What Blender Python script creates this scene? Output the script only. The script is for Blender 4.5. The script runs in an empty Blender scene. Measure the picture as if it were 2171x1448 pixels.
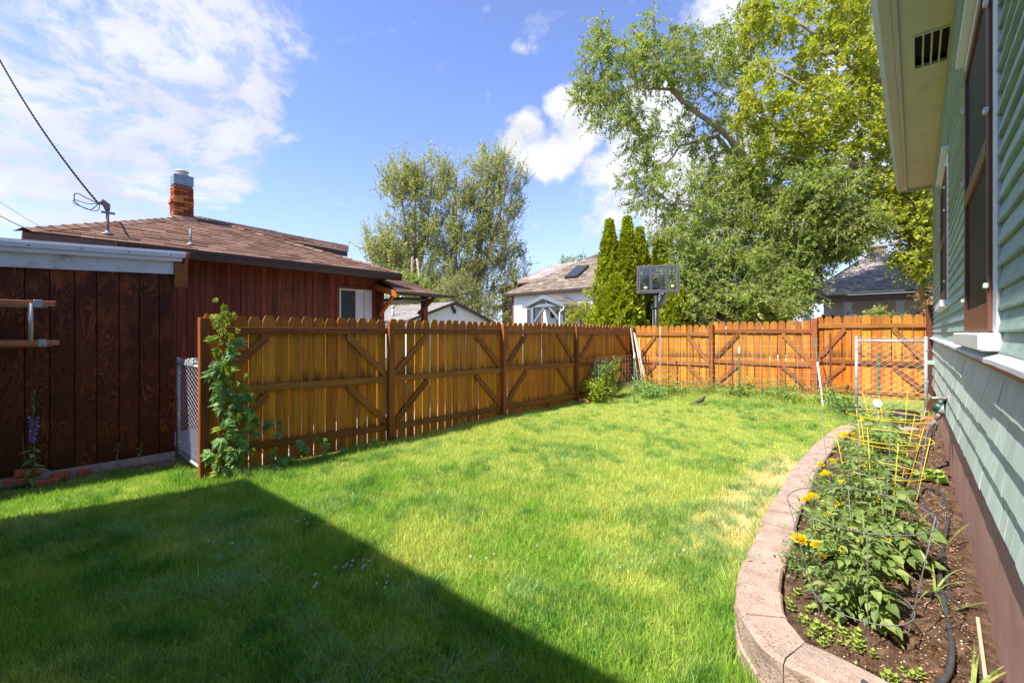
import bpy, math, random
import numpy as np
from mathutils import Vector, Matrix

random.seed(7)
rng = np.random.default_rng(11)
SC = bpy.context.scene
COL = SC.collection

# ------------------------------------------------------------------ camera
CAM_H = 1.6
YAW = math.radians(42.0)
cam_d = bpy.data.cameras.new('camera')
cam_d.sensor_width = 36.0
cam_d.lens = 950.0 / 2171.0 * 36.0
cam_d.shift_y = -19.0 / 2171.0
cam_d.clip_start = 0.05
cam_d.clip_end = 3000.0
cam = bpy.data.objects.new('camera', cam_d)
cam.location = (0, 0, CAM_H)
cam.rotation_euler = (math.radians(90), 0, YAW)
COL.objects.link(cam)
SC.camera = cam

# ------------------------------------------------------------------ light
LDIR = Vector((0.19, 0.734, -1.0)).normalized()          # direction the sunlight travels
sun_d = bpy.data.lights.new('sun', 'SUN')
sun_d.energy = 4.3
sun_d.angle = math.radians(0.55)
sun_d.color = (1.0, 0.94, 0.84)
sun = bpy.data.objects.new('sun', sun_d)
sun.rotation_euler = LDIR.to_track_quat('-Z', 'Y').to_euler()
sun.location = (-3, -12, 20)
COL.objects.link(sun)
SUN_EL = math.asin(-LDIR.z)
SUN_AZ = math.atan2(-LDIR.x, -LDIR.y)

SC.view_settings.view_transform = 'Standard'
SC.view_settings.look = 'None'
SC.view_settings.gamma = 1.0
SC.view_settings.use_curve_mapping = False
SC.view_settings.exposure = 1.12
SC.render.film_transparent = False
SC.cycles.max_bounces = 6
SC.cycles.diffuse_bounces = 4
SC.cycles.glossy_bounces = 3
SC.cycles.transmission_bounces = 4
SC.cycles.transparent_max_bounces = 8
SC.cycles.caustics_reflective = False
SC.cycles.caustics_refractive = False

C_, S_ = math.cos(YAW), math.sin(YAW)


def ray(px, py):
    u = (px - 1085.5) / 950.0
    return (u * C_ - S_, u * S_ + C_, (705.0 - py) / 950.0)


def at(px, py, depth):
    a = ray(px, py)
    return Vector((depth * a[0], depth * a[1], CAM_H + depth * a[2]))


def atX(px, py, v):
    a = ray(px, py)
    t = v / a[0]
    return Vector((v, t * a[1], CAM_H + t * a[2]))


def atY(px, py, v):
    a = ray(px, py)
    t = v / a[1]
    return Vector((t * a[0], v, CAM_H + t * a[2]))


def atZ(px, py, v):
    a = ray(px, py)
    t = (v - CAM_H) / a[2]
    return Vector((t * a[0], t * a[1], v))


def spline(pts, sub=6):
    P = [Vector(p) for p in pts]
    S = []
    for i in range(len(P) - 1):
        p0, p1, p2, p3 = P[max(0, i - 1)], P[i], P[i + 1], P[min(len(P) - 1, i + 2)]
        for k in range(sub):
            t_ = k / sub
            S.append(.5 * ((2 * p1) + (p2 - p0) * t_ + (2 * p0 - 5 * p1 + 4 * p2 - p3) * t_ ** 2 + (3 * p1 - p0 - 3 * p2 + p3) * t_ ** 3))
    S.append(P[-1])
    return S


# ------------------------------------------------------------------ node helper
class NT:
    def __init__(self, nt):
        self.nt = nt

    def n(self, typ, ins=None, **props):
        nd = self.nt.nodes.new(typ)
        for k, v in props.items():
            setattr(nd, k, v)
        if ins:
            for k, v in ins.items():
                s = nd.inputs[k]
                if isinstance(v, bpy.types.NodeSocket):
                    self.nt.links.new(v, s)
                elif isinstance(v, bpy.types.Node):
                    self.nt.links.new(v.outputs[0], s)
                else:
                    s.default_value = v
        return nd

    def math(self, op, a, b=0.0, c=None, clamp=False):
        ins = {0: a, 1: b}
        if c is not None:
            ins[2] = c
        nd = self.n('ShaderNodeMath', ins, operation=op)
        nd.use_clamp = clamp
        return nd.outputs[0]

    def vmath(self, op, a, b=(0, 0, 0)):
        nd = self.n('ShaderNodeVectorMath', {0: a, 1: b}, operation=op)
        return nd.outputs['Value'] if op in ('DOT_PRODUCT', 'LENGTH') else nd.outputs[0]

    def scale(self, v, s):
        nd = self.n('ShaderNodeVectorMath', {0: v}, operation='MULTIPLY')
        nd.inputs[1].default_value = s
        return nd.outputs[0]

    def noise(self, vec, scale, detail=3.0, rough=0.55, out=0, dist=0.0):
        return self.n('ShaderNodeTexNoise', {'Vector': vec, 'Scale': scale, 'Detail': detail, 'Roughness': rough, 'Distortion': dist}).outputs[out]

    def ramp(self, fac, stops, interp='LINEAR'):
        nd = self.n('ShaderNodeValToRGB', {0: fac})
        cr = nd.color_ramp
        cr.interpolation = interp
        while len(cr.elements) < len(stops):
            cr.elements.new(0.5)
        for e, (p, c) in zip(cr.elements, stops):
            e.position = p
            e.color = c if len(c) == 4 else (*c, 1.0)
        return nd.outputs[0]

    def mix(self, f, a, b, mode='MIX'):
        nd = self.n('ShaderNodeMix', data_type='RGBA', blend_type=mode)
        for k, v in ((0, f), (6, a), (7, b)):
            s = nd.inputs[k]
            if isinstance(v, bpy.types.NodeSocket):
                self.nt.links.new(v, s)
            else:
                s.default_value = v if k == 0 or len(v) == 4 else (*v, 1.0)
        return nd.outputs[2]

    def maprange(self, v, a, b, c=0.0, d=1.0, smooth=False):
        nd = self.n('ShaderNodeMapRange', {0: v, 1: a, 2: b, 3: c, 4: d})
        if smooth:
            nd.interpolation_type = 'SMOOTHSTEP'
        return nd.outputs[0]

    def bump(self, h, strength=0.3, dist=0.01):
        return self.n('ShaderNodeBump', {'Height': h, 'Strength': strength, 'Distance': dist}).outputs[0]


def new_mat(name):
    m = bpy.data.materials.new(name)
    m.use_nodes = True
    m.node_tree.nodes.clear()
    return m, NT(m.node_tree)


def finish(m, t, color, rough=0.7, normal=None, metallic=0.0, spec=0.35, **kw):
    ins = {'Base Color': color if isinstance(color, bpy.types.NodeSocket) else (*color, 1.0), 'Roughness': rough, 'Metallic': metallic,
           'Specular IOR Level': spec}
    if normal is not None:
        ins['Normal'] = normal
    ins.update(kw)
    b = t.n('ShaderNodeBsdfPrincipled', ins)
    o = t.n('ShaderNodeOutputMaterial', {'Surface': b.outputs[0]})
    return m


# ------------------------------------------------------------------ sky with clouds
w = bpy.data.worlds.new('World')
SC.world = w
w.use_nodes = True
w.node_tree.nodes.clear()
t = NT(w.node_tree)
sky = t.n('ShaderNodeTexSky', sky_type='NISHITA', sun_disc=False)
sky.sun_elevation = SUN_EL
sky.sun_rotation = SUN_AZ
sky.altitude = 900
sky.air_density = 1.0
sky.dust_density = 0.6
sky.ozone_density = 2.4
tc = t.n('ShaderNodeTexCoord').outputs['Generated']
sep = t.n('ShaderNodeSeparateXYZ', {0: tc})
zc = t.math('MAXIMUM', sep.outputs[2], 0.0)
den = t.math('ADD', zc, 0.22)
plane = t.n('ShaderNodeVectorMath', {0: tc, 1: t.n('ShaderNodeCombineXYZ', {0: den, 1: den, 2: 1.0}).outputs[0]}, operation='DIVIDE').outputs[0]
warp = t.noise(plane, 1.3, 3, 0.5, out=1)
pw = t.n('ShaderNodeVectorMath', {0: plane, 1: t.n('ShaderNodeVectorMath', {0: warp, 3: 0.35}, operation='SCALE').outputs[0]}, operation='ADD').outputs[0]
n1 = t.noise(pw, 2.5, 12, 0.68)
n2 = t.noise(t.n('ShaderNodeVectorMath', {0: tc, 1: (3.1, 7.7, 1.9)}, operation='ADD').outputs[0], 9.0, 9, 0.6)


def blob(px, py, rad_in, rad_out, w8=1.0):
    d = Vector(ray(px, py)).normalized()
    dot = t.vmath('DOT_PRODUCT', tc, tuple(d))
    return t.math('MULTIPLY', t.maprange(dot, math.cos(math.radians(rad_out)), math.cos(math.radians(rad_in)), 0.0, 1.0, True), w8)


def union(lst):
    a = lst[0]
    for b in lst[1:]:
        a = t.math('MAXIMUM', a, b)
    return a


left = union([blob(60, 260, 3, 14), blob(190, 250, 3, 13), blob(330, 230, 3, 12), blob(450, 150, 2, 12), blob(560, 110, 1, 9, .75), blob(20, 60, 2, 11), blob(450, 320, 1, 7.5), blob(270, 330, 1, 7), blob(250, 20, 1, 9, .8),
              blob(-250, 200, 6, 25), blob(-600, 100, 6, 30, .8)])
right = union([blob(1120, 300, .6, 5), blob(1180, 330, 1, 5), blob(1230, 260, 1, 5.5), blob(1190, 230, .3, 3.2), blob(1290, 400, 2, 6.5), blob(1380, 300, 2, 8), blob(1270, 470, 1, 5.5, .8), blob(1130, 110, .3, 3.4, .62),
               blob(1560, 10, 1, 7, .9), blob(1700, 300, 3, 14, .8), blob(1900, 300, 4, 18, .7), blob(1500, 420, 3, 11, .85), blob(2600, 200, 8, 40, .7)])
far = t.maprange(t.vmath('DOT_PRODUCT', tc, tuple(Vector(ray(900, 300)).normalized())), 0.25, 0.5, 0.55, 0.0, True)
dl = t.math('MULTIPLY', t.maprange(t.math('ADD', n1, t.math('MULTIPLY', left, 0.285)), 0.60, 0.75, 0, 1, True), 0.95)
dr = t.maprange(t.math('ADD', n2, t.math('MULTIPLY', right, 0.35)), 0.63, 0.83, 0, 1, True)
df = t.maprange(t.math('ADD', n1, t.math('MULTIPLY', far, 0.25)), 0.66, 0.9, 0, 0.8, True)
wisp = t.maprange(t.noise(pw, 5.5, 8, 0.6), 0.62, 0.80, 0.0, 0.45, True)
dl = t.math('MULTIPLY', dl, t.maprange(t.noise(pw, 7.0, 8, 0.65), 0.38, 0.55, 0.38, 1.0, True))
dens = t.math('MAXIMUM', t.math('MAXIMUM', dl, dr), t.math('MAXIMUM', df, wisp))
dens = t.math('MULTIPLY', dens, t.maprange(sep.outputs[2], 0.0, 0.06, 0.0, 1.0))
shade = t.maprange(t.noise(pw, 3.6, 5, 0.5), 0.3, 0.7, 0.86, 1.14)
skyc = t.mix(1.0, sky.outputs[0], (0.90, 0.84, 1.02), 'MULTIPLY')
haze_f = t.maprange(sep.outputs[2], 0.0, 0.34, 0.55, 0.0, True)
skyc = t.mix(haze_f, skyc, (1.6, 1.98, 2.85))
cloudc = t.n('ShaderNodeVectorMath', {0: t.mix(dr, (2.6, 2.68, 3.05), (3.1, 3.15, 3.4)), 3: shade}, operation='SCALE').outputs[0]
final = t.mix(dens, skyc, cloudc)
bg = t.n('ShaderNodeBackground', {'Color': final, 'Strength': 0.15})
t.n('ShaderNodeOutputWorld', {'Surface': bg.outputs[0]})


# ------------------------------------------------------------------ objects and tags
def link(o, parent=None):
    COL.objects.link(o)
    if parent is not None:
        o.parent = parent
    return o


def tag(o, label=None, cat=None, group=None, kind=None):
    if label:
        o['label'] = label
    if cat:
        o['category'] = cat
    if group:
        o['group'] = group
    if kind:
        o['kind'] = kind
    return o


def thing(name, label, cat, loc=(0, 0, 0), rz=0.0, group=None):
    o = bpy.data.objects.new(name, None)
    o.empty_display_size = 0.1
    o.location = loc
    o.rotation_euler = (0, 0, rz)
    link(o)
    return tag(o, label, cat, group)


def inst(name, me, parent, loc=(0, 0, 0), rot=(0, 0, 0), scl=(1, 1, 1)):
    o = bpy.data.objects.new(name, me)
    o.location = loc
    o.rotation_euler = rot
    o.scale = scl if hasattr(scl, '__len__') else (scl, scl, scl)
    return link(o, parent)


class MB:
    """collects polygons for one mesh object"""

    def __init__(self):
        self.v, self.f, self.mi, self.cur = [], [], [], 0

    def poly(self, pts):
        b = len(self.v)
        self.v.extend([tuple(p) for p in pts])
        self.f.append(tuple(range(b, b + len(pts))))
        self.mi.append(self.cur)
        return self

    def box(self, a, b, M=None):
        (x0, y0, z0), (x1, y1, z1) = a, b
        if x0 > x1: x0, x1 = x1, x0
        if y0 > y1: y0, y1 = y1, y0
        if z0 > z1: z0, z1 = z1, z0
        vs = [(x0, y0, z0), (x1, y0, z0), (x1, y1, z0), (x0, y1, z0), (x0, y0, z1), (x1, y0, z1), (x1, y1, z1), (x0, y1, z1)]
        return self.hexa(vs, M)

    def hexa(self, vs, M=None):
        if M is not None:
            vs = [tuple(M @ Vector(p)) for p in vs]
        b = len(self.v)
        self.v.extend([tuple(p) for p in vs])
        for q in ((0, 3, 2, 1), (4, 5, 6, 7), (0, 1, 5, 4), (1, 2, 6, 5), (2, 3, 7, 6), (3, 0, 4, 7)):
            self.f.append(tuple(b + i for i in q))
            self.mi.append(self.cur)
        return self

    def bbox(self, a, b, c=0.004, M=None):
        """box with chamfered edges"""
        import bmesh
        bm = bmesh.new()
        ctr = [(a[i] + b[i]) / 2 for i in range(3)]
        sz = [abs(b[i] - a[i]) for i in range(3)]
        bmesh.ops.create_cube(bm, size=1.0, matrix=Matrix.Translation(ctr) @ Matrix.Diagonal((*sz, 1.0)))
        bmesh.ops.bevel(bm, geom=list(bm.edges), offset=min(c, min(sz) * 0.3), segments=1, affect='EDGES')
        base = len(self.v)
        bm.verts.ensure_lookup_table()
        for v in bm.verts:
            self.v.append(tuple(M @ v.co) if M is not None else tuple(v.co))
        for f in bm.faces:
            self.f.append(tuple(base + v.index for v in f.verts))
            self.mi.append(self.cur)
        bm.free()
        return self

    def beam(self, p, q, wdt, hgt, up=(0, 0, 1), c=None):
        """rectangular bar from p to q; hgt along up"""
        p, q, up = Vector(p), Vector(q), Vector(up)
        d = (q - p)
        L = d.length
        d.normalize()
        s = d.cross(up).normalized()
        u = s.cross(d).normalized()
        M = Matrix((( d.x, s.x, u.x, p.x), (d.y, s.y, u.y, p.y), (d.z, s.z, u.z, p.z), (0, 0, 0, 1)))
        a, b = (0, -wdt / 2, -hgt / 2), (L, wdt / 2, hgt / 2)
        return self.bbox(a, b, c, M) if c else self.box(a, b, M)

    def tube(self, pts, r, seg=6, cap=True):
        pts = [Vector(p) for p in pts]
        n = len(pts)
        rs = r if hasattr(r, '__len__') else [r] * n
        base = len(self.v)
        prev = None
        for i in range(n):
            if i == 0: d = pts[1] - pts[0]
            elif i == n - 1: d = pts[-1] - pts[-2]
            else: d = pts[i + 1] - pts[i - 1]
            if d.length < 1e-9: d = Vector((0, 0, 1))
            d.normalize()
            if prev is None:
                a = d.cross(Vector((0, 0, 1)) if abs(d.z) < 0.9 else Vector((1, 0, 0))).normalized()
            else:
                a = (prev - d * prev.dot(d))
                a = a.normalized() if a.length > 1e-6 else d.cross(Vector((0.3, 0.5, 0.8))).normalized()
            prev = a
            b = d.cross(a)
            for k in range(seg):
                an = 2 * math.pi * k / seg
                self.v.append(tuple(pts[i] + (a * math.cos(an) + b * math.sin(an)) * rs[i]))
        for i in range(n - 1):
            for k in range(seg):
                k2 = (k + 1) % seg
                self.f.append((base + i * seg + k, base + i * seg + k2, base + (i + 1) * seg + k2, base + (i + 1) * seg + k))
                self.mi.append(self.cur)
        if cap and seg > 2:
            self.f.append(tuple(base + k for k in reversed(range(seg))))
            self.f.append(tuple(base + (n - 1) * seg + k for k in range(seg)))
            self.mi += [self.cur] * 2
        return self

    def lathe(self, prof, seg=16, M=None, closed=False):
        base = len(self.v)
        for (r, z) in prof:
            for k in range(seg):
                an = 2 * math.pi * k / seg
                p = Vector((r * math.cos(an), r * math.sin(an), z))
                self.v.append(tuple(M @ p) if M is not None else tuple(p))
        for i in range(len(prof) - 1):
            for k in range(seg):
                k2 = (k + 1) % seg
                self.f.append((base + i * seg + k, base + i * seg + k2, base + (i + 1) * seg + k2, base + (i + 1) * seg + k))
                self.mi.append(self.cur)
        return self

    def prism(self, outline, axis, a, b):
        """outline of 2D points extruded along axis 'x','y','z' from a to b"""
        def mk(p, h):
            return {'x': (h, p[0], p[1]), 'y': (p[0], h, p[1]), 'z': (p[0], p[1], h)}[axis]
        n = len(outline)
        base = len(self.v)
        self.v.extend([mk(p, a) for p in outline])
        self.v.extend([mk(p, b) for p in outline])
        self.f.append(tuple(reversed(range(base, base + n))))
        self.f.append(tuple(range(base + n, base + 2 * n)))
        for i in range(n):
            j = (i + 1) % n
            self.f.append((base + i, base + j, base + n + j, base + n + i))
        self.mi += [self.cur] * (n + 2)
        return self

    def mesh(self, name, mats, smooth=False):
        me = bpy.data.meshes.new(name)
        me.from_pydata(self.v, [], self.f)
        if not isinstance(mats, (list, tuple)):
            mats = [mats]
        for m in mats:
            me.materials.append(m)
        if len(mats) > 1:
            me.polygons.foreach_set('material_index', self.mi)
        if smooth:
            me.polygons.foreach_set('use_smooth', [True] * len(me.polygons))
        import bmesh
        bm = bmesh.new()
        bm.from_mesh(me)
        bmesh.ops.recalc_face_normals(bm, faces=bm.faces)
        bm.to_mesh(me)
        bm.free()
        me.update()
        return me

    def build(self, name, mats, parent=None, smooth=False, loc=(0, 0, 0), rot=(0, 0, 0)):
        o = bpy.data.objects.new(name, self.mesh(name, mats, smooth))
        o.location = loc
        o.rotation_euler = rot
        return link(o, parent)


def np_mesh(name, verts, faces_flat, counts, mat, smooth=False):
    """fast mesh from numpy: faces_flat = vertex indices, counts = vertices per face (int or array)"""
    me = bpy.data.meshes.new(name)
    nv = len(verts)
    faces_flat = np.asarray(faces_flat, dtype=np.int32).ravel()
    nf = len(faces_flat) // counts if isinstance(counts, int) else len(counts)
    if isinstance(counts, int):
        counts = np.full(nf, counts, dtype=np.int32)
    starts = np.concatenate([[0], np.cumsum(counts)[:-1]]).astype(np.int32)
    me.vertices.add(nv)
    me.vertices.foreach_set('co', np.asarray(verts, dtype=np.float32).ravel())
    me.loops.add(len(faces_flat))
    me.loops.foreach_set('vertex_index', faces_flat)
    me.polygons.add(nf)
    me.polygons.foreach_set('loop_start', starts)
    me.polygons.foreach_set('loop_total', counts)
    if smooth:
        me.polygons.foreach_set('use_smooth', np.ones(nf, dtype=bool))
    me.update(calc_edges=True)
    me.materials.append(mat)
    return me


def norm(a):
    return a / np.maximum(np.linalg.norm(a, axis=-1, keepdims=True), 1e-9)


def scatter(tv, tf, pos, ydir, zdir, scale):
    """copies of a template (x side, y along, z normal) at pos; returns verts, faces"""
    y = norm(ydir)
    x = norm(np.cross(y, zdir))
    z = np.cross(x, y)
    scale = np.asarray(scale)
    if scale.ndim == 1:
        scale = np.stack([scale] * 3, 1)
    tvs = tv[None] * scale[:, None, :]
    v = pos[:, None, :] + tvs[..., 0:1] * x[:, None] + tvs[..., 1:2] * y[:, None] + tvs[..., 2:3] * z[:, None]
    n, k = len(pos), len(tv)
    f = (np.asarray(tf)[None] + (np.arange(n) * k)[:, None, None])
    return v.reshape(-1, 3), f.reshape(-1)


def smoothstep(a, b, x):
    q = np.clip((x - a) / (b - a), 0, 1)
    return q * q * (3 - 2 * q)


def gz(x, y):
    """height of the yard"""
    x = np.asarray(x, dtype=float)
    y = np.asarray(y, dtype=float)
    r = smoothstep(8.0, 10.8, y) * (0.09 + 0.13 * smoothstep(-5.0, -1.0, x))
    b = 0.012 * np.sin(x * 1.7 + 0.6 * y) + 0.012 * np.sin(y * 1.3 - 0.8 * x + 1.0)
    inside = smoothstep(-6.0, -5.6, x)
    return r + b * inside - 0.012 + 0.0 * x


def gzf(x, y):
    return float(gz(x, y))
# ================================================================== materials
def wood(name, dark, mid, light, axis='z', grain=1.0, weather=0.35, rough=0.62, spec=0.25, knots=True, wcol=(0.03, 0.022, 0.018), bumpd=0.002, stain=False):
    """stained boards; grain runs along the local axis, every board differs"""
    m, t = new_mat(name)
    co = t.n('ShaderNodeTexCoord').outputs['Object']
    rnd = t.n('ShaderNodeObjectInfo').outputs['Random']
    off = t.n('ShaderNodeVectorMath', {0: (37.0, 91.0, 53.0), 3: rnd}, operation='SCALE').outputs[0]
    co = t.n('ShaderNodeVectorMath', {0: co, 1: off}, operation='ADD').outputs[0]
    s = {'z': (1, 1, 0.06), 'x': (0.06, 1, 1), 'y': (1, 0.06, 1)}[axis]
    st = t.scale(co, s)
    g1 = t.noise(st, 26 * grain, 4, 0.6, dist=0.6)
    g2 = t.noise(st, 110 * grain, 2, 0.6)
    big = t.noise(t.scale(co, {'z': (1, 1, .35), 'x': (.35, 1, 1), 'y': (1, .35, 1)}[axis]), 5.0, 3, 0.6)
    f = t.math('ADD', t.math('MULTIPLY', g1, 0.7), t.math('MULTIPLY', g2, 0.3))
    c = t.ramp(f, [(0.30, dark), (0.48, mid), (0.72, light)])
    if knots:
        kv = t.n('ShaderNodeTexVoronoi', {'Vector': t.scale(co, {'z': (1, 1, .45), 'x': (.45, 1, 1), 'y': (1, .45, 1)}[axis]), 'Scale': 5.5, 'Randomness': 1.0}, feature='F1').outputs[0]
        kn = t.maprange(kv, 0.02, 0.10, 1.0, 0.0, True)
        c = t.mix(t.math('MULTIPLY', kn, 0.75), c, dark)
    c = t.mix(t.math('MULTIPLY', t.maprange(big, 0.45, 0.78, 0, 1, True), weather), c, wcol)
    if stain:
        oz = t.n('ShaderNodeSeparateXYZ', {0: t.n('ShaderNodeTexCoord').outputs['Object']}).outputs[2]
        nz = t.noise(t.scale(co, (1, 1, .2)), 11, 4, .65)
        for (c0, wd) in ((.535, .075), (.13, .04)):
            band = t.math('MULTIPLY', t.math('GREATER_THAN', oz, c0 - .02), t.maprange(t.math('ADD', oz, t.math('MULTIPLY', nz, -.16)), c0 - .09, c0 + wd - .06, 1, 0, True))
            c = t.mix(t.math('MULTIPLY', band, t.maprange(nz, .38, .62, .15, .8)), c, (0.055, 0.030, 0.016))
        tp_ = t.maprange(t.math('ADD', oz, t.math('MULTIPLY', nz, .12)), .84, 1.04, 0, .45, True)
        c = t.mix(tp_, c, (0.16, 0.078, 0.030))
    v = t.maprange(rnd, 0, 1, 0.72, 1.22)
    c = t.n('ShaderNodeHueSaturation', {'Color': c, 'Value': v, 'Hue': t.maprange(t.math('FRACT', t.math('MULTIPLY', rnd, 7.31)), 0, 1, 0.492, 0.508), 'Saturation': 1.0}).outputs[0]
    h = t.math('ADD', t.math('MULTIPLY', g1, .6), t.math('MULTIPLY', g2, .4))
    return finish(m, t, c, rough, t.bump(h, 0.5, bumpd), spec=spec)


def plain(name, col, rough=0.6, metallic=0.0, spec=0.4, var=0.12, scale=6.0, bump=0.0, bscale=60.0, dirt=None, dirt_amt=0.3, streak=False):
    m, t = new_mat(name)
    co = t.n('ShaderNodeTexCoord').outputs['Object']
    rnd = t.n('ShaderNodeObjectInfo').outputs['Random']
    co = t.n('ShaderNodeVectorMath', {0: co, 1: t.n('ShaderNodeVectorMath', {0: (11.0, 23.0, 7.0), 3: rnd}, operation='SCALE').outputs[0]}, operation='ADD').outputs[0]
    n = t.noise(co, scale, 4, 0.6)
    c = t.mix(1.0, (*col, 1), t.n('ShaderNodeCombineColor', {0: t.maprange(n, .3, .7, 1 - var, 1 + var), 1: t.maprange(n, .3, .7, 1 - var, 1 + var), 2: t.maprange(n, .3, .7, 1 - var, 1 + var)}).outputs[0], 'MULTIPLY')
    if dirt is not None:
        n3 = t.noise(t.scale(co, (1, 1, 0.25)) if streak else co, scale * 2.3, 6, 0.7)
        c = t.mix(t.maprange(n3, 0.52, 0.75, 0, dirt_amt, True), c, dirt)
    nm = None
    if bump:
        nm = t.bump(t.noise(co, bscale, 3, 0.6), bump, 0.004)
    return finish(m, t, c, rough, nm, metallic, spec)


def leafmat(name, c1, c2, c3=None, trans=0.35, rough=0.5, spec=0.3, big=0.0, gloss=1.0):
    """foliage: colour varies from leaf to leaf"""
    m, t = new_mat(name)
    geo = t.n('ShaderNodeNewGeometry')
    rp = geo.outputs['Random Per Island']
    orn = t.n('ShaderNodeObjectInfo').outputs['Random']
    rp = t.math('FRACT', t.math('ADD', rp, orn))
    stops = [(0.0, c1), (0.75, c2)] if c3 is None else [(0.0, c1), (0.6, c2), (1.0, c3)]
    c = t.ramp(rp, stops)
    pn = t.noise(geo.outputs['Position'], 0.9, 3, 0.5)
    v = t.maprange(pn, 0.3, 0.7, 0.82, 1.18)
    c = t.n('ShaderNodeHueSaturation', {'Color': c, 'Value': v, 'Hue': t.maprange(pn, .3, .7, .49, .51), 'Saturation': 1.0}).outputs[0]
    b = t.n('ShaderNodeBsdfPrincipled', {'Base Color': c, 'Roughness': rough, 'Specular IOR Level': spec})
    tr = t.n('ShaderNodeBsdfTranslucent', {'Color': t.mix(1.0, c, (1.25, 1.25, 0.6, 1), 'MULTIPLY')})
    mx = t.n('ShaderNodeMixShader', {0: trans, 1: b.outputs[0], 2: tr.outputs[0]})
    t.n('ShaderNodeOutputMaterial', {'Surface': mx.outputs[0]})
    return m


M = {}
# fence boards
M['picket'] = wood('honey_stained_picket', (0.24, 0.071, 0.010), (0.58, 0.202, 0.017), (0.78, 0.34, 0.032), 'z', weather=0.38, wcol=(0.19, 0.08, 0.025), stain=True)
M['rail'] = wood('brown_stained_rail', (0.14, 0.050, 0.016), (0.29, 0.10, 0.024), (0.42, 0.17, 0.045), 'x', weather=0.45, wcol=(0.09, 0.055, 0.035))
M['post'] = wood('brown_stained_post', (0.15, 0.050, 0.018), (0.31, 0.10, 0.027), (0.45, 0.165, 0.045), 'z', weather=0.3)
M['darkpost'] = wood('dark_brown_post', (0.05, 0.014, 0.010), (0.10, 0.03, 0.018), (0.15, 0.05, 0.03), 'z', weather=0.3)
M['redboard'] = wood('red_brown_wall_board', (0.06, 0.015, 0.009), (0.16, 0.040, 0.018), (0.27, 0.075, 0.032), 'z', grain=0.8, weather=0.45, wcol=(0.035, 0.012, 0.010), rough=0.55)
M['darktrim'] = plain('dark_brown_trim', (0.055, 0.032, 0.026), 0.45, var=0.15)
M['rawfascia'] = wood('weathered_fascia', (0.06, 0.045, 0.035), (0.14, 0.10, 0.075), (0.2, 0.15, 0.11), 'y', weather=0.3)
M['redtrim'] = plain('red_brown_trim', (0.15, 0.035, 0.016), 0.5, var=0.2)
M['orangebeam'] = wood('orange_stained_beam', (0.26, 0.07, 0.015), (0.45, 0.13, 0.022), (0.55, 0.2, 0.04), 'x', weather=0.15)


def plywood():
    m, t = new_mat('dark_stained_plywood')
    co = t.n('ShaderNodeTexCoord').outputs['Object']
    rnd = t.n('ShaderNodeObjectInfo').outputs['Random']
    off = t.n('ShaderNodeVectorMath', {0: (17.0, 31.0, 43.0), 3: rnd}, operation='SCALE').outputs[0]
    co = t.n('ShaderNodeVectorMath', {0: co, 1: off}, operation='ADD').outputs[0]
    f = t.noise(t.scale(co, (1, 1, 0.33)), 4.6, 2, 0.45, dist=0.25)
    rings = t.math('PINGPONG', t.math('MULTIPLY', f, 44.0), 1.0)
    rings = t.math('POWER', rings, 2.2)
    fine = t.noise(t.scale(co, (1, 1, 0.05)), 95, 3, 0.65)
    patch = t.noise(co, 2.2, 3, 0.55)
    g = t.math('MULTIPLY', rings, t.maprange(patch, 0.38, 0.64, 0.12, 1.0))
    g = t.math('MULTIPLY', g, t.maprange(fine, 0.3, 0.7, 0.45, 1.25))
    c = t.ramp(g, [(0.0, (0.056, 0.015, 0.007)), (0.45, (0.13, 0.035, 0.012)), (1.0, (0.30, 0.092, 0.027))])
    geo = t.n('ShaderNodeNewGeometry').outputs['Position']
    gz_ = t.n('ShaderNodeSeparateXYZ', {0: geo}).outputs[2]
    worn = t.math('MULTIPLY', t.maprange(gz_, 0.7, 2.3, 0.0, 1.0), t.maprange(t.noise(t.scale(co, (1, 1, .4)), 7, 4, .6), 0.50, 0.66, 0.0, 1.0))
    c = t.mix(t.math('MULTIPLY', worn, .42), c, (0.34, 0.10, 0.022))
    c = t.n('ShaderNodeHueSaturation', {'Color': c, 'Value': t.maprange(rnd, 0, 1, 0.8, 1.25)}).outputs[0]
    return finish(m, t, c, 0.62, t.bump(g, 0.35, 0.002), spec=0.22)


M['plywood'] = plywood()
M['whiteold'] = plain('peeling_white_fascia_paint', (0.62, 0.65, 0.70), 0.6, var=0.08, dirt=(0.20, 0.18, 0.17), dirt_amt=0.75, scale=3.0, streak=False, bump=0.3)
M['whitemetal'] = plain('white_metal_flashing', (0.66, 0.68, 0.72), 0.4, spec=0.5, var=0.05, dirt=(0.3, 0.28, 0.26), dirt_amt=0.3)
M['galv'] = plain('galvanised_steel', (0.46, 0.48, 0.50), 0.45, metallic=0.35, var=0.2, scale=12)
M['shroud'] = plain('blue_grey_sheet_metal', (0.20, 0.27, 0.31), 0.45, metallic=0.3, var=0.2, scale=8)
M['wirebright'] = plain('bright_fence_wire', (0.52, 0.52, 0.53), 0.5, var=0.1)
M['cagewire'] = plain('dark_grey_cage_wire', (0.17, 0.17, 0.18), 0.6, var=0.15)
M['mastgrey'] = plain('weathered_grey_conduit', (0.20, 0.215, 0.23), 0.6, metallic=0.2, var=0.2)
M['cable'] = plain('black_cable_sheath', (0.012, 0.012, 0.013), 0.9, spec=0.05)
M['galvdull'] = plain('dull_grey_wire', (0.38, 0.39, 0.41), 0.5, metallic=0.4, var=0.2, scale=12)
M['rust'] = plain('rusty_steel', (0.16, 0.06, 0.03), 0.85, var=0.3, scale=20)
M['concrete'] = plain('rough_concrete', (0.42, 0.41, 0.38), 0.9, var=0.22, scale=5, bump=0.6, bscale=90, dirt=(0.12, 0.11, 0.10), dirt_amt=0.6)
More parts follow.
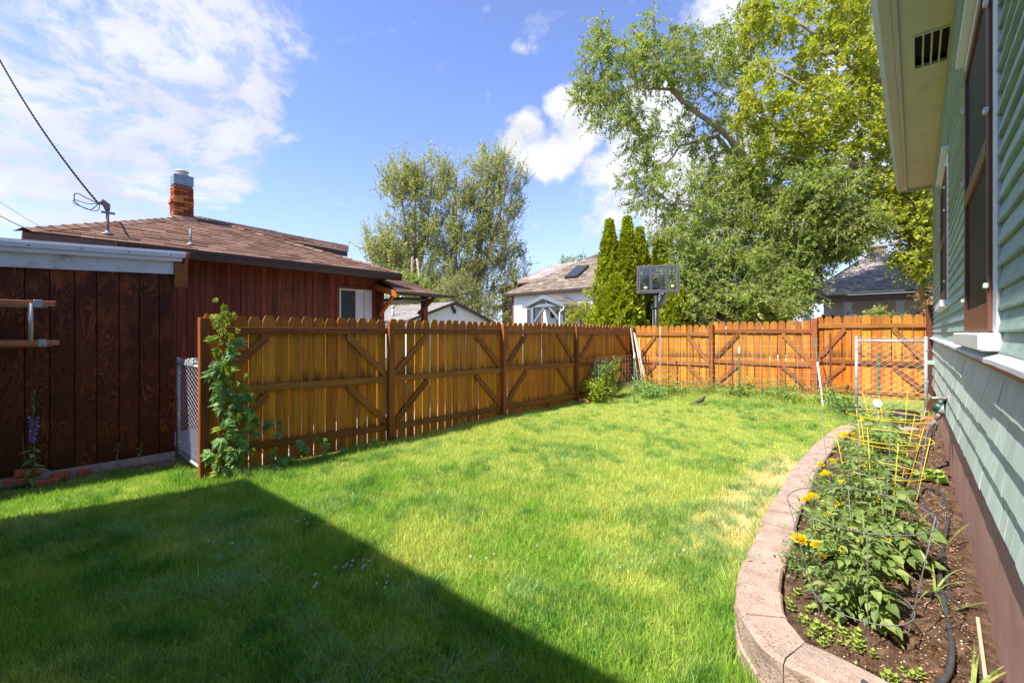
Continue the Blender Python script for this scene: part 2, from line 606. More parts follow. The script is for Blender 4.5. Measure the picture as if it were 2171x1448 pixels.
M['drive'] = plain('pale_driveway_concrete', (0.55, 0.53, 0.50), 0.9, var=0.12, scale=2, bump=0.3, dirt=(0.3, 0.28, 0.26), dirt_amt=0.4)
M['brickred'] = plain('red_clay_brick', (0.44, 0.13, 0.065), 0.85, var=0.25, scale=14, bump=0.5, bscale=120, dirt=(0.25, 0.17, 0.13), dirt_amt=0.4)
M['mortar'] = plain('old_mortar', (0.24, 0.17, 0.13), 0.9, var=0.2, scale=20)


def brick_mat():
    m, t = new_mat('weathered_chimney_brick')
    co = t.n('ShaderNodeTexCoord').outputs['Object']
    rnd = t.n('ShaderNodeObjectInfo').outputs['Random']
    c = t.ramp(rnd, [(0.0, (0.20, 0.045, 0.018)), (0.35, (0.34, 0.085, 0.028)), (0.7, (0.46, 0.13, 0.04)), (1.0, (0.55, 0.25, 0.07))])
    n = t.noise(co, 25, 4, .6)
    c = t.mix(t.maprange(n, .5, .75, 0, .5), c, (0.12, 0.05, 0.03))
    return finish(m, t, c, 0.9, t.bump(n, .6, .004), spec=.2)


M['brick'] = brick_mat()


def greenpaint(name, base, light, dark, axis='y', grains=True):
    m, t = new_mat(name)
    co = t.n('ShaderNodeTexCoord').outputs['Object']
    rnd = t.n('ShaderNodeObjectInfo').outputs['Random']
    co = t.n('ShaderNodeVectorMath', {0: co, 1: t.n('ShaderNodeVectorMath', {0: (17.0, 31.0, 43.0), 3: rnd}, operation='SCALE').outputs[0]}, operation='ADD').outputs[0]
    s = (1, .12, 1) if axis == 'y' else (1, 1, .10)
    g = t.noise(t.scale(co, s), 70, 4, 0.65)
    blot = t.noise(co, 7, 5, 0.65)
    c = t.ramp(t.math('ADD', t.math('MULTIPLY', g, .5), t.math('MULTIPLY', blot, .5)), [(0.32, dark), (0.5, base), (0.70, light)])
    chip = t.noise(t.scale(co, (1, .4, 1) if axis == 'y' else (1, 1, .4)), 34, 5, .7)
    c = t.mix(t.maprange(chip, 0.69, 0.73, 0, .65), c, (0.55, 0.56, 0.53))
    c = t.mix(t.maprange(t.noise(co, 90, 2, .5), 0.73, 0.76, 0, .8), c, (0.10, 0.085, 0.07))
    c = t.n('ShaderNodeHueSaturation', {'Color': c, 'Value': t.maprange(rnd, 0, 1, 0.90, 1.10)}).outputs[0]
    h = t.math('ADD', g, t.math('MULTIPLY', chip, -0.6))
    return finish(m, t, c, 0.55, t.bump(h, 0.55, 0.003), spec=0.35)


M['clap'] = greenpaint('sage_green_clapboard_paint', (0.33, 0.455, 0.405), (0.42, 0.54, 0.495), (0.24, 0.35, 0.305), 'y')
M['shake'] = greenpaint('sage_green_shingle_paint', (0.47, 0.57, 0.52), (0.58, 0.67, 0.62), (0.37, 0.47, 0.43), 'z')
M['foundation'] = plain('brown_painted_foundation', (0.46, 0.25, 0.205), 0.7, var=0.14, scale=3.0, bump=0.35, bscale=45, dirt=(0.21, 0.12, 0.10), dirt_amt=0.6)
M['whitetrim'] = plain('white_window_trim', (0.70, 0.72, 0.70), 0.5, var=0.06, scale=5, bump=0.15, dirt=(0.35, 0.36, 0.33), dirt_amt=0.35)
M['soffit'] = plain('cream_soffit_paint', (0.60, 0.59, 0.48), 0.6, var=0.06, scale=3, dirt=(0.25, 0.23, 0.18), dirt_amt=0.35)
M['gutter'] = plain('pale_gutter', (0.50, 0.53, 0.50), 0.45, var=0.08, dirt=(0.25, 0.26, 0.22), dirt_amt=0.4)
M['storm'] = plain('brown_storm_window_frame', (0.16, 0.065, 0.045), 0.45, var=0.12)
M['screen'] = plain('dusty_insect_screen', (0.022, 0.020, 0.021), 0.5, spec=0.12, var=0.5, scale=3)
M['blackhole'] = plain('dark_vent_opening', (0.012, 0.012, 0.012), 0.8)


def glass_mat():
    m, t = new_mat('window_glass')
    return finish(m, t, (0.03, 0.035, 0.04), 0.04, spec=0.9)


M['glass'] = glass_mat()
m, t = new_mat('clear_acrylic')
tr_ = t.n('ShaderNodeBsdfTransparent', {'Color': (0.93, 0.95, 0.95, 1)})
gl_ = t.n('ShaderNodeBsdfGlossy', {'Roughness': 0.06, 'Color': (0.9, 0.95, 1, 1)})
mx_ = t.n('ShaderNodeMixShader', {0: 0.06, 1: tr_.outputs[0], 2: gl_.outputs[0]})
t.n('ShaderNodeOutputMaterial', {'Surface': mx_.outputs[0]})
M['acrylic'] = m
M['blackplastic'] = plain('black_plastic', (0.022, 0.022, 0.025), 0.5)
M['hoopgrey'] = plain('charcoal_hoop_steel', (0.035, 0.036, 0.042), 0.4, var=.1)
M['hoopframe'] = plain('dark_grey_board_frame', (0.12, 0.115, 0.12), 0.5, var=.1)
M['white'] = plain('clean_white_paint', (0.78, 0.78, 0.77), 0.55, var=0.03)
M['net'] = plain('white_net_cord', (0.6, 0.58, 0.55), 0.8)
M['orange'] = plain('orange_steel', (0.5, 0.09, 0.02), 0.5)


def blockmat():
    m, t = new_mat('pink_tan_concrete_block')
    co = t.n('ShaderNodeTexCoord').outputs['Object']
    rnd = t.n('ShaderNodeObjectInfo').outputs['Random']
    co = t.n('ShaderNodeVectorMath', {0: co, 1: t.n('ShaderNodeVectorMath', {0: (17.0, 31.0, 43.0), 3: rnd}, operation='SCALE').outputs[0]}, operation='ADD').outputs[0]
    n = t.noise(co, 8, 5, .6)
    c = t.ramp(n, [(0.3, (0.36, 0.245, 0.195)), (0.5, (0.46, 0.33, 0.265)), (0.7, (0.54, 0.405, 0.33))])
    c = t.mix(t.maprange(t.noise(co, 5, 4, .7), .50, .68, 0, .65), c, (0.30, 0.255, 0.235))
    sp = t.noise(co, 130, 3, .6)
    c = t.mix(t.maprange(t.math('ADD', sp, t.math('MULTIPLY', t.noise(co, 6, 4, .7), .35)), .74, .84, 0, .85), c, (0.13, 0.075, 0.05))
    c = t.mix(t.maprange(t.noise(co, 70, 2, .5), .66, .72, 0, .5), c, (0.6, 0.52, 0.45))
    nrm = t.n('ShaderNodeSeparateXYZ', {0: t.n('ShaderNodeNewGeometry').outputs['Normal']}).outputs[2]
    big = t.noise(co, 40, 4, .7)
    h = t.math('ADD', t.math('MULTIPLY', sp, .5), t.math('MULTIPLY', big, .8))
    return finish(m, t, c, 0.95, t.bump(h, 1.0, 0.010), spec=0.15)


M['block'] = blockmat()


def soilmat():
    m, t = new_mat('dark_garden_soil')
    co = t.n('ShaderNodeNewGeometry').outputs['Position']
    n = t.noise(co, 22, 8, .7)
    c = t.ramp(n, [(0.3, (0.045, 0.025, 0.015)), (0.5, (0.125, 0.073, 0.046)), (0.72, (0.26, 0.165, 0.108))])
    sp = t.noise(co, 210, 2, .5)
    c = t.mix(t.maprange(sp, .66, .70, 0, .9), c, (0.42, 0.31, 0.22))
    h = t.math('ADD', n, t.math('MULTIPLY', t.noise(co, 90, 4, .7), .6))
    return finish(m, t, c, 0.95, t.bump(h, 1.0, 0.02), spec=0.1)


M['soil'] = soilmat()
M['perlite'] = plain('perlite_and_bark_chips', (0.62, 0.55, 0.45), 0.9, var=0.2)
M['bark'] = plain('bark_chip', (0.30, 0.16, 0.08), 0.9, var=0.3)


def groundmat(name, a, b, c3, scale=3.0):
    m, t = new_mat(name)
    co = t.n('ShaderNodeNewGeometry').outputs['Position']
    n = t.noise(co, scale, 8, .65)
    c = t.ramp(n, [(0.3, a), (0.5, b), (0.7, c3)])
    if name.startswith('thatch'):
        sp = t.n('ShaderNodeSeparateXYZ', {0: co})
        dx = t.math('ABSOLUTE', t.math('ADD', sp.outputs[0], 1.08))
        dy = t.math('ABSOLUTE', t.math('ADD', sp.outputs[1], -5.1))
        c = t.mix(t.math('MULTIPLY', t.maprange(dx, .12, .50, 1, 0, True), t.maprange(dy, 0.9, 2.2, 1, 0, True)), c, (0.55, 0.43, 0.24))
    return finish(m, t, c, 0.95, t.bump(t.noise(co, 60, 4, .6), .6, .02), spec=0.1)


M['turf'] = groundmat('thatch_under_lawn', (0.06, 0.08, 0.012), (0.13, 0.155, 0.025), (0.24, 0.23, 0.06), 5)
M['farground'] = groundmat('dry_grass_ground', (0.10, 0.11, 0.04), (0.16, 0.16, 0.07), (0.24, 0.21, 0.12), 0.6)
M['path'] = groundmat('bare_dusty_soil', (0.10, 0.08, 0.055), (0.18, 0.15, 0.11), (0.26, 0.22, 0.17), 8)


def grassmat(name, sunny, deep, dry, pale=None):
    m, t = new_mat(name)
    geo = t.n('ShaderNodeNewGeometry')
    pos = geo.outputs['Position']
    rp = geo.outputs['Random Per Island']
    a = t.noise(pos, 0.85, 4, .6)
    b = t.noise(pos, 3.1, 4, .6)
    f = t.math('ADD', t.math('MULTIPLY', a, .55), t.math('MULTIPLY', b, .45))
    yy_ = t.n('ShaderNodeSeparateXYZ', {0: pos}).outputs[1]
    f = t.math('ADD', f, t.maprange(yy_, 1.0, 5.0, -.085, .03, True))    # near end greener: tone of the shaded lawn put into the blade colour
    c = t.mix(t.maprange(f, .38, .56, 0, 1, True), deep, sunny)
    # dried strip beside the stone edging
    sp = t.n('ShaderNodeSeparateXYZ', {0: pos})
    dx = t.math('ABSOLUTE', t.math('ADD', sp.outputs[0], 1.08))
    dy = t.math('ABSOLUTE', t.math('ADD', sp.outputs[1], -5.1))
    strip = t.math('MULTIPLY', t.maprange(dx, .12, .50, 1, 0, True), t.maprange(dy, 0.9, 2.2, 1, 0, True))
    strip = t.math('ADD', strip, t.math('MULTIPLY', t.maprange(t.noise(pos, 1.9, 4, .6), .58, .72, 0, 1, True), .16))
    strip = t.math('ADD', strip, t.math('MULTIPLY', t.maprange(rp, .0, .09, 1, 0), .7), clamp=True)
    c = t.mix(t.math('MULTIPLY', strip, .85), c, dry)
    v = t.maprange(rp, 0, 1, 0.55, 1.45)
    c = t.n('ShaderNodeHueSaturation', {'Color': c, 'Value': v}).outputs[0]
    p = t.n('ShaderNodeBsdfPrincipled', {'Base Color': c, 'Roughness': 0.42, 'Specular IOR Level': 0.35})
    tr = t.n('ShaderNodeBsdfTranslucent', {'Color': t.mix(1.0, c, (1.2, 1.2, .6, 1), 'MULTIPLY')})
    mx = t.n('ShaderNodeMixShader', {0: 0.42, 1: p.outputs[0], 2: tr.outputs[0]})
    t.n('ShaderNodeOutputMaterial', {'Surface': mx.outputs[0]})
    return m


M['grass'] = grassmat('lawn_grass_blades', (0.57, 0.64, 0.17), (0.30, 0.50, 0.07), (0.85, 0.72, 0.38))
M['tuft'] = grassmat('coarse_grass_blades', (0.28, 0.46, 0.12), (0.11, 0.30, 0.045), (0.42, 0.55, 0.26))
M['palegrass'] = leafmat('pale_bluish_grass', (0.24, 0.42, 0.14), (0.34, 0.52, 0.21), (0.46, 0.60, 0.29), .35, rough=.35, spec=.5)
M['elm'] = leafmat('elm_leaves', (0.18, 0.27, 0.04), (0.30, 0.40, 0.065), (0.44, 0.50, 0.12), .5)
M['maple'] = leafmat('yellow_green_leaves', (0.25, 0.32, 0.022), (0.40, 0.455, 0.026), (0.58, 0.565, 0.03), .5)
M['cotton'] = leafmat('cottonwood_leaves', (0.26, 0.32, 0.07), (0.38, 0.43, 0.11), (0.55, 0.56, 0.22), .5, rough=.4, spec=.5)
M['willow'] = leafmat('pale_willow_leaves', (0.19, 0.25, 0.05), (0.27, 0.32, 0.07), (0.36, 0.37, 0.10), .4)
M['arbor'] = leafmat('arborvitae_sprays', (0.17, 0.22, 0.014), (0.32, 0.38, 0.02), (0.48, 0.47, 0.03), .35)
M['tomato'] = leafmat('tomato_leaves', (0.13, 0.21, 0.055), (0.22, 0.32, 0.085), (0.36, 0.45, 0.14), .35)
M['tomstem'] = plain('tomato_stem', (0.17, 0.24, 0.05), 0.6)
M['vine'] = leafmat('creeper_leaves', (0.11, 0.23, 0.07), (0.20, 0.36, 0.10), (0.32, 0.50, 0.14), .35, spec=.45)
M['vinenew'] = leafmat('fresh_creeper_leaves', (0.24, 0.33, 0.03), (0.33, 0.42, 0.05), (0.42, 0.40, 0.06), .4)
M['weed'] = leafmat('weed_leaves', (0.20, 0.30, 0.07), (0.32, 0.43, 0.10), (0.46, 0.54, 0.17), .4)
M['purslane'] = leafmat('purslane_leaves', (0.25, 0.36, 0.06), (0.34, 0.44, 0.08), (0.40, 0.46, 0.10), .2)
M['marigold'] = leafmat('marigold_petals', (0.88, 0.58, 0.003), (0.92, 0.72, 0.004), (0.93, 0.82, 0.01), .25)
M['purple'] = leafmat('purple_bell_petals', (0.22, 0.13, 0.50), (0.30, 0.19, 0.62), (0.40, 0.28, 0.7), .3)
M['dryleaf'] = leafmat('dry_tan_leaves', (0.36, 0.20, 0.07), (0.45, 0.28, 0.10), (0.52, 0.36, 0.15), .3)
M['trunk'] = plain('pale_furrowed_bark', (0.34, 0.26, 0.19), 0.95, var=0.35, scale=8, bump=0.9, bscale=22)
M['twig'] = plain('grey_brown_twigs', (0.36, 0.28, 0.20), 0.9, var=0.2)
M['greenstem'] = plain('green_stem', (0.14, 0.22, 0.05), 0.7)
M['petiole'] = plain('reddish_vine_stem', (0.22, 0.14, 0.05), 0.7)
M['hose'] = plain('black_drip_hose', (0.055, 0.056, 0.062), 0.6, var=0.25, scale=30, dirt=(0.16, 0.11, 0.08), dirt_amt=0.4)
M['yellow'] = plain('yellow_coated_wire', (0.72, 0.50, 0.03), 0.4, var=.08)
M['timergreen'] = plain('dark_green_plastic', (0.012, 0.07, 0.045), 0.4)
M['timergrey'] = plain('grey_plastic', (0.28, 0.29, 0.29), 0.5)
M['brass'] = plain('worn_metal_fitting', (0.42, 0.39, 0.34), 0.4, metallic=.6)
M['fiberglass'] = plain('faded_orange_fibreglass', (0.50, 0.17, 0.08), 0.6, var=.15, scale=8, dirt=(0.6, 0.5, 0.45), dirt_amt=.4)
M['alu'] = plain('paint_spattered_aluminium', (0.45, 0.44, 0.46), 0.5, metallic=.4, var=.15, scale=20, dirt=(0.7, 0.7, 0.7), dirt_amt=.6)
M['bamboo'] = plain('pale_wooden_stake', (0.55, 0.42, 0.27), 0.7, var=.2, scale=10)
M['tpost'] = plain('green_painted_tpost', (0.10, 0.17, 0.07), 0.6, var=.25, scale=18, dirt=(0.18, 0.08, 0.04), dirt_amt=.6)
M['pole_white'] = plain('white_plastic_pole', (0.75, 0.73, 0.68), 0.5, var=.06)
M['feather'] = plain('brown_bird_feathers', (0.07, 0.05, 0.04), 0.8, var=.3, scale=40)
M['robin'] = plain('rusty_bird_breast', (0.22, 0.085, 0.04), 0.8, var=.2, scale=40)
M['utility'] = wood('utility_pole_wood', (0.10, 0.07, 0.05), (0.19, 0.14, 0.10), (0.27, 0.2, 0.15), 'z')
M['redpaint'] = plain('red_car_paint', (0.55, 0.02, 0.02), 0.25, spec=.6, var=.03)
M['tyre'] = plain('tyre_rubber', (0.02, 0.02, 0.02), 0.8)
M['fabric'] = plain('black_weed_fabric', (0.06, 0.06, 0.065), 0.9, var=.4, scale=20)
M['deck'] = plain('slate_blue_grey_timber', (0.17, 0.20, 0.24), 0.6, var=.1)
M['siding_white'] = plain('white_lap_siding', (0.74, 0.74, 0.73), 0.55, var=0.03)
M['siding_grey'] = plain('warm_grey_siding', (0.60, 0.55, 0.50), 0.6, var=0.05)
M['column_grey'] = plain('pale_grey_column_paint', (0.62, 0.60, 0.60), 0.6, var=0.05)
M['darkgrey'] = plain('dark_grey_brown_trim', (0.25, 0.21, 0.195), 0.6, var=0.05)
M['apt'] = plain('brown_apartment_siding', (0.32, 0.20, 0.14), 0.7, var=.08)
M['doorwood'] = plain('brown_door', (0.10, 0.05, 0.02), 0.4)
M['blind'] = plain('pale_window_blind', (0.55, 0.6, 0.68), 0.5, var=.05)


def shinglemat(name, stops):
    m, t = new_mat(name)
    geo = t.n('ShaderNodeNewGeometry')
    c = t.ramp(geo.outputs['Random Per Island'], stops)
    n = t.noise(geo.outputs['Position'], 90, 3, .6)
    c = t.mix(t.maprange(n, .35, .7, 0, .28), c, tuple(q * .45 for q in stops[0][1]))
    return finish(m, t, c, 0.95, t.bump(n, .5, .004), spec=0.12)


M['sh_brown'] = shinglemat('brown_asphalt_shingles', [(0.0, (0.115, 0.063, 0.042)), (0.3, (0.19, 0.105, 0.070)), (0.7, (0.25, 0.145, 0.10)), (1.0, (0.31, 0.19, 0.135))])
M['sh_tan'] = shinglemat('tan_asphalt_shingles', [(0.0, (0.15, 0.12, 0.095)), (0.4, (0.23, 0.185, 0.145)), (0.8, (0.32, 0.26, 0.20)), (1.0, (0.38, 0.31, 0.24))])
M['sh_grey'] = shinglemat('dark_grey_asphalt_shingles', [(0.0, (0.22, 0.19, 0.175)), (0.5, (0.34, 0.30, 0.275)), (1.0, (0.44, 0.39, 0.35))])
M['sh_light'] = shinglemat('light_grey_asphalt_shingles', [(0.0, (0.20, 0.185, 0.165)), (0.5, (0.29, 0.265, 0.24)), (1.0, (0.36, 0.33, 0.30))])
# ================================================================== ground
def grid_sheet(name, x0, x1, y0, y1, step, zf, mat, label=None, kind='structure', smooth=True):
    nx, ny = max(2, int((x1 - x0) / step) + 1), max(2, int((y1 - y0) / step) + 1)
    X, Y = np.meshgrid(np.linspace(x0, x1, nx), np.linspace(y0, y1, ny))
    Z = zf(X, Y)
    v = np.stack([X.ravel(), Y.ravel(), Z.ravel()], 1)
    i = np.arange(nx - 1)[None] + (np.arange(ny - 1) * nx)[:, None]
    f = np.stack([i, i + 1, i + 1 + nx, i + nx], -1).reshape(-1)
    o = bpy.data.objects.new(name, np_mesh(name, v, f, 4, mat, smooth))
    link(o)
    return tag(o, label, None, None, kind)


g = MB()
g.poly([(-600, -500, -0.06), (600, -500, -0.06), (600, 900, -0.06), (-600, 900, -0.06)])
tag(g.build('ground', M['farground']), kind='structure')
grid_sheet('lawn', -7.0, 0.26, -1.75, 11.42, 0.08, lambda x, y: gz(x, y), M['turf'])
drv = MB()
drv.box((-8.88, 1.52, -0.05), (-5.86, 16.0, 0.005))
tag(drv.build('driveway', M['drive']), kind='structure')
pt = MB()
pt.box((-6.98, -1.7, -0.05), (-6.62, 1.3, 0.012))
tag(pt.build('path', M['path']), kind='structure')
back = MB()
back.box((-5.8, 11.5, -0.05), (8.0, 17.0, 0.06))
tag(back.build('path', M['path']), kind='structure')

# ================================================================== green house
GX = 0.23
GY0, GY1 = -1.8, 10.3
house = thing('green_house', 'sage green clapboard and shingle house with white trimmed windows and brown foundation', 'house', (GX, 0, 0))


def H(mb, name, mat, **k):
    mb.v = [(x - GX, y, z) for (x, y, z) in mb.v]
    return mb.build(name, mat, house, **k)


def sill_z(y):                                  # lower edge of the shingles drops slightly away from the camera
    return 0.955 - 0.029 * (y - 1.9)


wins = [(2.27, 3.56, 1.57, 3.10), (5.5, 6.75, 1.86, 3.20)]
mb = MB()
zs = [0.98, wins[0][2], wins[1][2], wins[0][3], wins[1][3], 5.0]
mb.box((GX + .012, GY0, 1.05), (GX + .16, GY1, 1.57))
for (ya, yb, za, zb) in ((GY0, wins[0][0], 1.57, 5), (wins[0][1], wins[1][0], 1.57, 5), (wins[1][1], GY1, 1.57, 5), (wins[0][0], wins[0][1], 3.10, 5), (wins[1][0], wins[1][1], 3.2, 5), (wins[1][0], wins[1][1], 1.57, 1.86)):
    mb.box((GX + .012, ya, za), (GX + .16, yb, zb))
mb.box((GX + .16, GY1 - .02, .1), (GX + 6, GY1, 5.0))
mb.box((GX + 5.9, GY0, .1), (GX + 6, GY1, 5.0))
H(mb, 'wall', M['clap'])

mb = MB()
ny = 60
ys = np.linspace(GY0, GY1, ny)
for a, b in zip(ys[:-1], ys[1:]):
    za, zb = sill_z(a) + .03, sill_z(b) + .03
    xo = GX + .022
    mb.hexa([(xo, a, -.1), (GX + .3, a, -.1), (GX + .3, b, -.1), (xo, b, -.1), (xo, a, za), (GX + .3, a, za), (GX + .3, b, zb), (xo, b, zb)])
f_ = H(mb, 'foundation', M['foundation'])
# thin drip ledge along the foundation
mb = MB()
mb.tube([(GX + .020, y, sill_z(y) - .13 - .004 * math.sin(y * 3)) for y in np.linspace(GY0, GY1, 50)], .004, 5)
H(mb, 'ledge', M['foundation'])

# clapboards
EXP = 0.0746
nb = int((4.06 - 1.525) / EXP) + 1


def clap_mesh(L, seed):
    r = random.Random(seed)
    mb = MB()
    n = max(2, int(L / 0.25))
    pts = [i * L / n for i in range(n + 1)]
    dz = [r.uniform(-.0022, .0022) for _ in pts]
    dx = [r.uniform(-.0018, .0018) for _ in pts]
    base = 0
    prof = []
    for y, q, e in zip(pts, dz, dx):
        prof.append([(-0.020 + e, y, q), (-0.0205 + e, y, 0.006 + q), (-0.003, y, EXP + .012), (0.006, y, EXP + .012), (0.006, y, q)])
    for i in range(n):
        for k in range(5):
            k2 = (k + 1) % 5
            mb.poly([prof[i][k], prof[i][k2], prof[i + 1][k2], prof[i + 1][k]])
    mb.poly(prof[0])
    mb.poly(prof[-1])
    return mb.mesh('clapboard', M['clap'])


rr = random.Random(4)
for i in range(nb):
    z = 1.528 + i * EXP
    segs = [(GY0, GY1)]
    for (ya, yb, za, zb) in wins:
        if z + EXP > za - .01 and z < zb:
            ns = []
            for (a, b) in segs:
                if b <= ya or a >= yb: ns.append((a, b)); continue
                if a < ya: ns.append((a, ya))
                if b > yb: ns.append((yb, b))
            segs = ns
    for (a, b) in segs:
        cuts = [a]
        while b - cuts[-1] > 4.4:
            cuts.append(cuts[-1] + rr.uniform(2.4, 4.2))
        cuts.append(b)
        for c0, c1 in zip(cuts[:-1], cuts[1:]):
            if c1 - c0 < .05: continue
            inst('clapboard', clap_mesh(c1 - c0 - .002, rr.random()), house, (0, c0 + .001, z))

# shingles in four tapering courses
for c in range(4):
    y = GY0
    ph = rr.random() * .2
    while y < GY1:
        wd = rr.choice([.12, .16, .2, .24, .3, .34, .42]) if y > 1 else .4
        y2 = min(GY1, y + wd)
        mb = MB()
        n = max(2, int(wd / .06))
        rows = []
        for k in range(n + 1):
            yy = y + .0015 + (y2 - y - .003) * k / n
            s0 = sill_z(yy)
            top = 1.475
            h = (top - s0) / 4
            zb_ = top - (c + 1) * h + rr.uniform(-.004, .004)
            zt = top - c * h + .02 if c else top
            rows.append([(-.026 - .0, yy, zb_), (-.0275, yy, zb_ + .008), (-.006, yy, zt), (.008, yy, zt), (.008, yy, zb_)])
        off = rr.uniform(-.002, .002)
        rows = [[(p[0] + (off if i_ < 2 else 0), p[1], p[2]) for i_, p in enumerate(r)] for r in rows]
        for k in range(n):
            for j in range(5):
                j2 = (j + 1) % 5
                mb.poly([rows[k][j], rows[k][j2], rows[k + 1][j2], rows[k + 1][j]])
        mb.poly(rows[0]); mb.poly(rows[-1])
        mb.build('shingle', M['shake'], house)
        y = y2

# belt ledge between clapboards and shingles
mb = MB()
n = 70
ys = np.linspace(GY0, GY1, n)
pr = []
for y in ys:
    e = rr.uniform(-.003, .003)
    pr.append([(GX - .055 + e, y, 1.498 + e * .4), (GX - .055 + e, y, 1.512 + e * .5), (GX - .012, y, 1.530), (GX, y, 1.530), (GX, y, 1.496)])
for i in range(n - 1):
    for k in range(5):
        mb.poly([pr[i][k], pr[i][(k + 1) % 5], pr[i + 1][(k + 1) % 5], pr[i + 1][k]])
mb.poly(pr[0]); mb.poly(pr[-1])
H(mb, 'belt_ledge', M['whiteold'])
mb = MB()
mb.box((GX - .034, GY0, 1.474), (GX, GY1, 1.4955))
H(mb, 'belt_board', M['storm'])

# windows
for wi, (ya, yb, za, zb) in enumerate(wins):
    w_ = MB()
    tw = .105 if wi == 0 else .10
    w_.bbox((GX - .022, ya, za + .03), (GX + .05, ya + tw, zb - .1), .003)
    w_.bbox((GX - .022, yb - tw, za + .03), (GX + .05, yb, zb - .1), .003)
    w_.bbox((GX - .024, ya - .02, zb - .1), (GX + .05, yb + .02, zb), .003)
    win = H(w_, 'window', M['whitetrim'])
    def WP(mb, name, mat):
        mb.v = [(x - GX, y, z) for (x, y, z) in mb.v]
        return mb.build(name, mat, win)
    q = MB(); q.bbox((GX - .06, ya - .05, zb + .001), (GX + .03, yb + .05, zb + .03), .004); WP(q, 'drip_cap', M['whitetrim'])
    q = MB(); q.bbox((GX - .07, ya - .04, za - .035), (GX + .03, yb + .04, za + .028), .006); WP(q, 'sill', M['whitetrim'])
    a, b = ya + tw + .003, yb - tw - .003
    z0, z1 = za + .032, zb - .105
    q = MB()
    fw = .05
    q.bbox((GX - .034, a, z0), (GX - .004, a + fw, z1), .003)
    q.bbox((GX - .034, b - fw, z0), (GX - .004, b, z1), .003)
    q.bbox((GX - .033, a + fw, z0), (GX - .004, b - fw, z0 + .11), .003)
    q.bbox((GX - .033, a + fw, z1 - fw), (GX - .004, b - fw, z1), .003)
    mid = z0 + (z1 - z0) * .50
    q.bbox((GX - .036, a + fw, mid - .03), (GX - .004, b - fw, mid + .03), .003)
    WP(q, 'storm_frame', M['storm'])
    q = MB(); q.box((GX - .020, a + fw, z0 + .11), (GX - .016, b - fw, mid - .03)); WP(q, 'pane', M['screen'])
    q = MB(); q.box((GX - .020, a + fw, mid + .03), (GX - .016, b - fw, z1 - fw)); WP(q, 'pane', M['screen'])
    for zz in (z0 + .16, z0 + .8, z1 - .2):
        q = MB(); q.bbox((GX - .046, a - .012, zz), (GX - .032, a + .018, zz + .018), .002); WP(q, 'clip', M['whitetrim'])
        q = MB(); q.bbox((GX - .046, b - .018, zz), (GX - .032, b + .012, zz + .018), .002); WP(q, 'clip', M['whitetrim'])

# eave: soffit, vent, fascia, gutter, roof
EZ = 4.06
mb = MB()
vy0, vy1, vx0, vx1 = 5.02, 5.62, GX - .235, GX - .02
mb.box((GX - .33, GY0 + .1, EZ), (vx0, GY1 - .03, EZ + .02))
mb.box((vx1, GY0 + .1, EZ), (GX + .02, GY1 - .03, EZ + .02))
mb.box((vx0, GY0 + .1, EZ), (vx1, vy0, EZ + .02))
mb.box((vx0, vy1, EZ), (vx1, GY1 - .03, EZ + .02))
H(mb, 'soffit', M['soffit'])
mb = MB()
for (a, b) in (((vx0 - .02, vy0 - .02, EZ - .008), (vx1 + .015, vy0, EZ)), ((vx0 - .02, vy1, EZ - .008), (vx1 + .015, vy1 + .02, EZ)), ((vx0 - .02, vy0, EZ - .008), (vx0, vy1, EZ)), ((vx1, vy0, EZ - .008), (vx1 + .015, vy1, EZ))):
    mb.box(a, b)
mb.cur = 1
mb.box((vx0, vy0, EZ + .06), (vx1, vy1, EZ + .07))
mb.cur = 0
vent = H(mb, 'soffit_vent', [M['soffit'], M['blackhole']])
for k in range(1, 4):
    x = vx0 + (vx1 - vx0) * k / 4
    q = MB(); q.box((x - .006 - GX, vy0, EZ - .004), (x + .006 - GX, vy1, EZ + .02)); q.build('slat', M['soffit'], vent)
mb = MB(); mb.box((GX - .015, GY0 + .1, EZ - .055), (GX + .012, GY1 - .03, EZ - .001)); H(mb, 'frieze_moulding', M['soffit'])
mb = MB(); mb.box((GX - .365, GY0 + .1, EZ - .03), (GX - .331, GY1 - .005, EZ + .14)); H(mb, 'fascia', M['gutter'])
mb = MB()
prof = [(-.37, -.02), (-.44, -.02), (-.475, .03), (-.475, .085), (-.488, .10), (-.488, .112), (-.465, .112), (-.465, .04), (-.43, -.008), (-.37, -.008)]
mb.prism([(GX + a, EZ + b) for a, b in prof], 'y', GY0 + .1, GY1 + .01)
H(mb, 'gutter', M['gutter'])
mb = MB(); mb.box((GX - .33, GY1 - .03, EZ - .05), (GX + .05, GY1 + .0, EZ + .18)); H(mb, 'end_fascia', M['gutter'])
mb = MB()
mb.hexa([(GX - .42, GY0 + .1, EZ + .12), (GX + 3, GY0 + .1, EZ + 1.7), (GX + 3, GY1 + .02, EZ + 1.7), (GX - .42, GY1 + .02, EZ + .12), (GX - .42, GY0 + .1, EZ + .16), (GX + 3, GY0 + .1, EZ + 1.76), (GX + 3, GY1 + .02, EZ + 1.76), (GX - .42, GY1 + .02, EZ + .16)])
mb.hexa([(GX + 6.4, GY0, EZ + .12), (GX + 3, GY0, EZ + 1.7), (GX + 3, GY1 + .02, EZ + 1.7), (GX + 6.4, GY1 + .02, EZ + .12), (GX + 6.4, GY0, EZ + .16), (GX + 3, GY0, EZ + 1.76), (GX + 3, GY1 + .02, EZ + 1.76), (GX + 6.4, GY1 + .02, EZ + .16)])
H(mb, 'roof', M['sh_grey'])
# rear wing of the same house, behind the camera; it throws the shade over the near lawn
mb = MB()
WX0, WY1, WH = -6.22, -1.82, 4.72
WS = .040                                        # skew given to the unseen front to slant its shadow edge on the lawn


def wy(x): return WY1 + WS * (x - WX0)


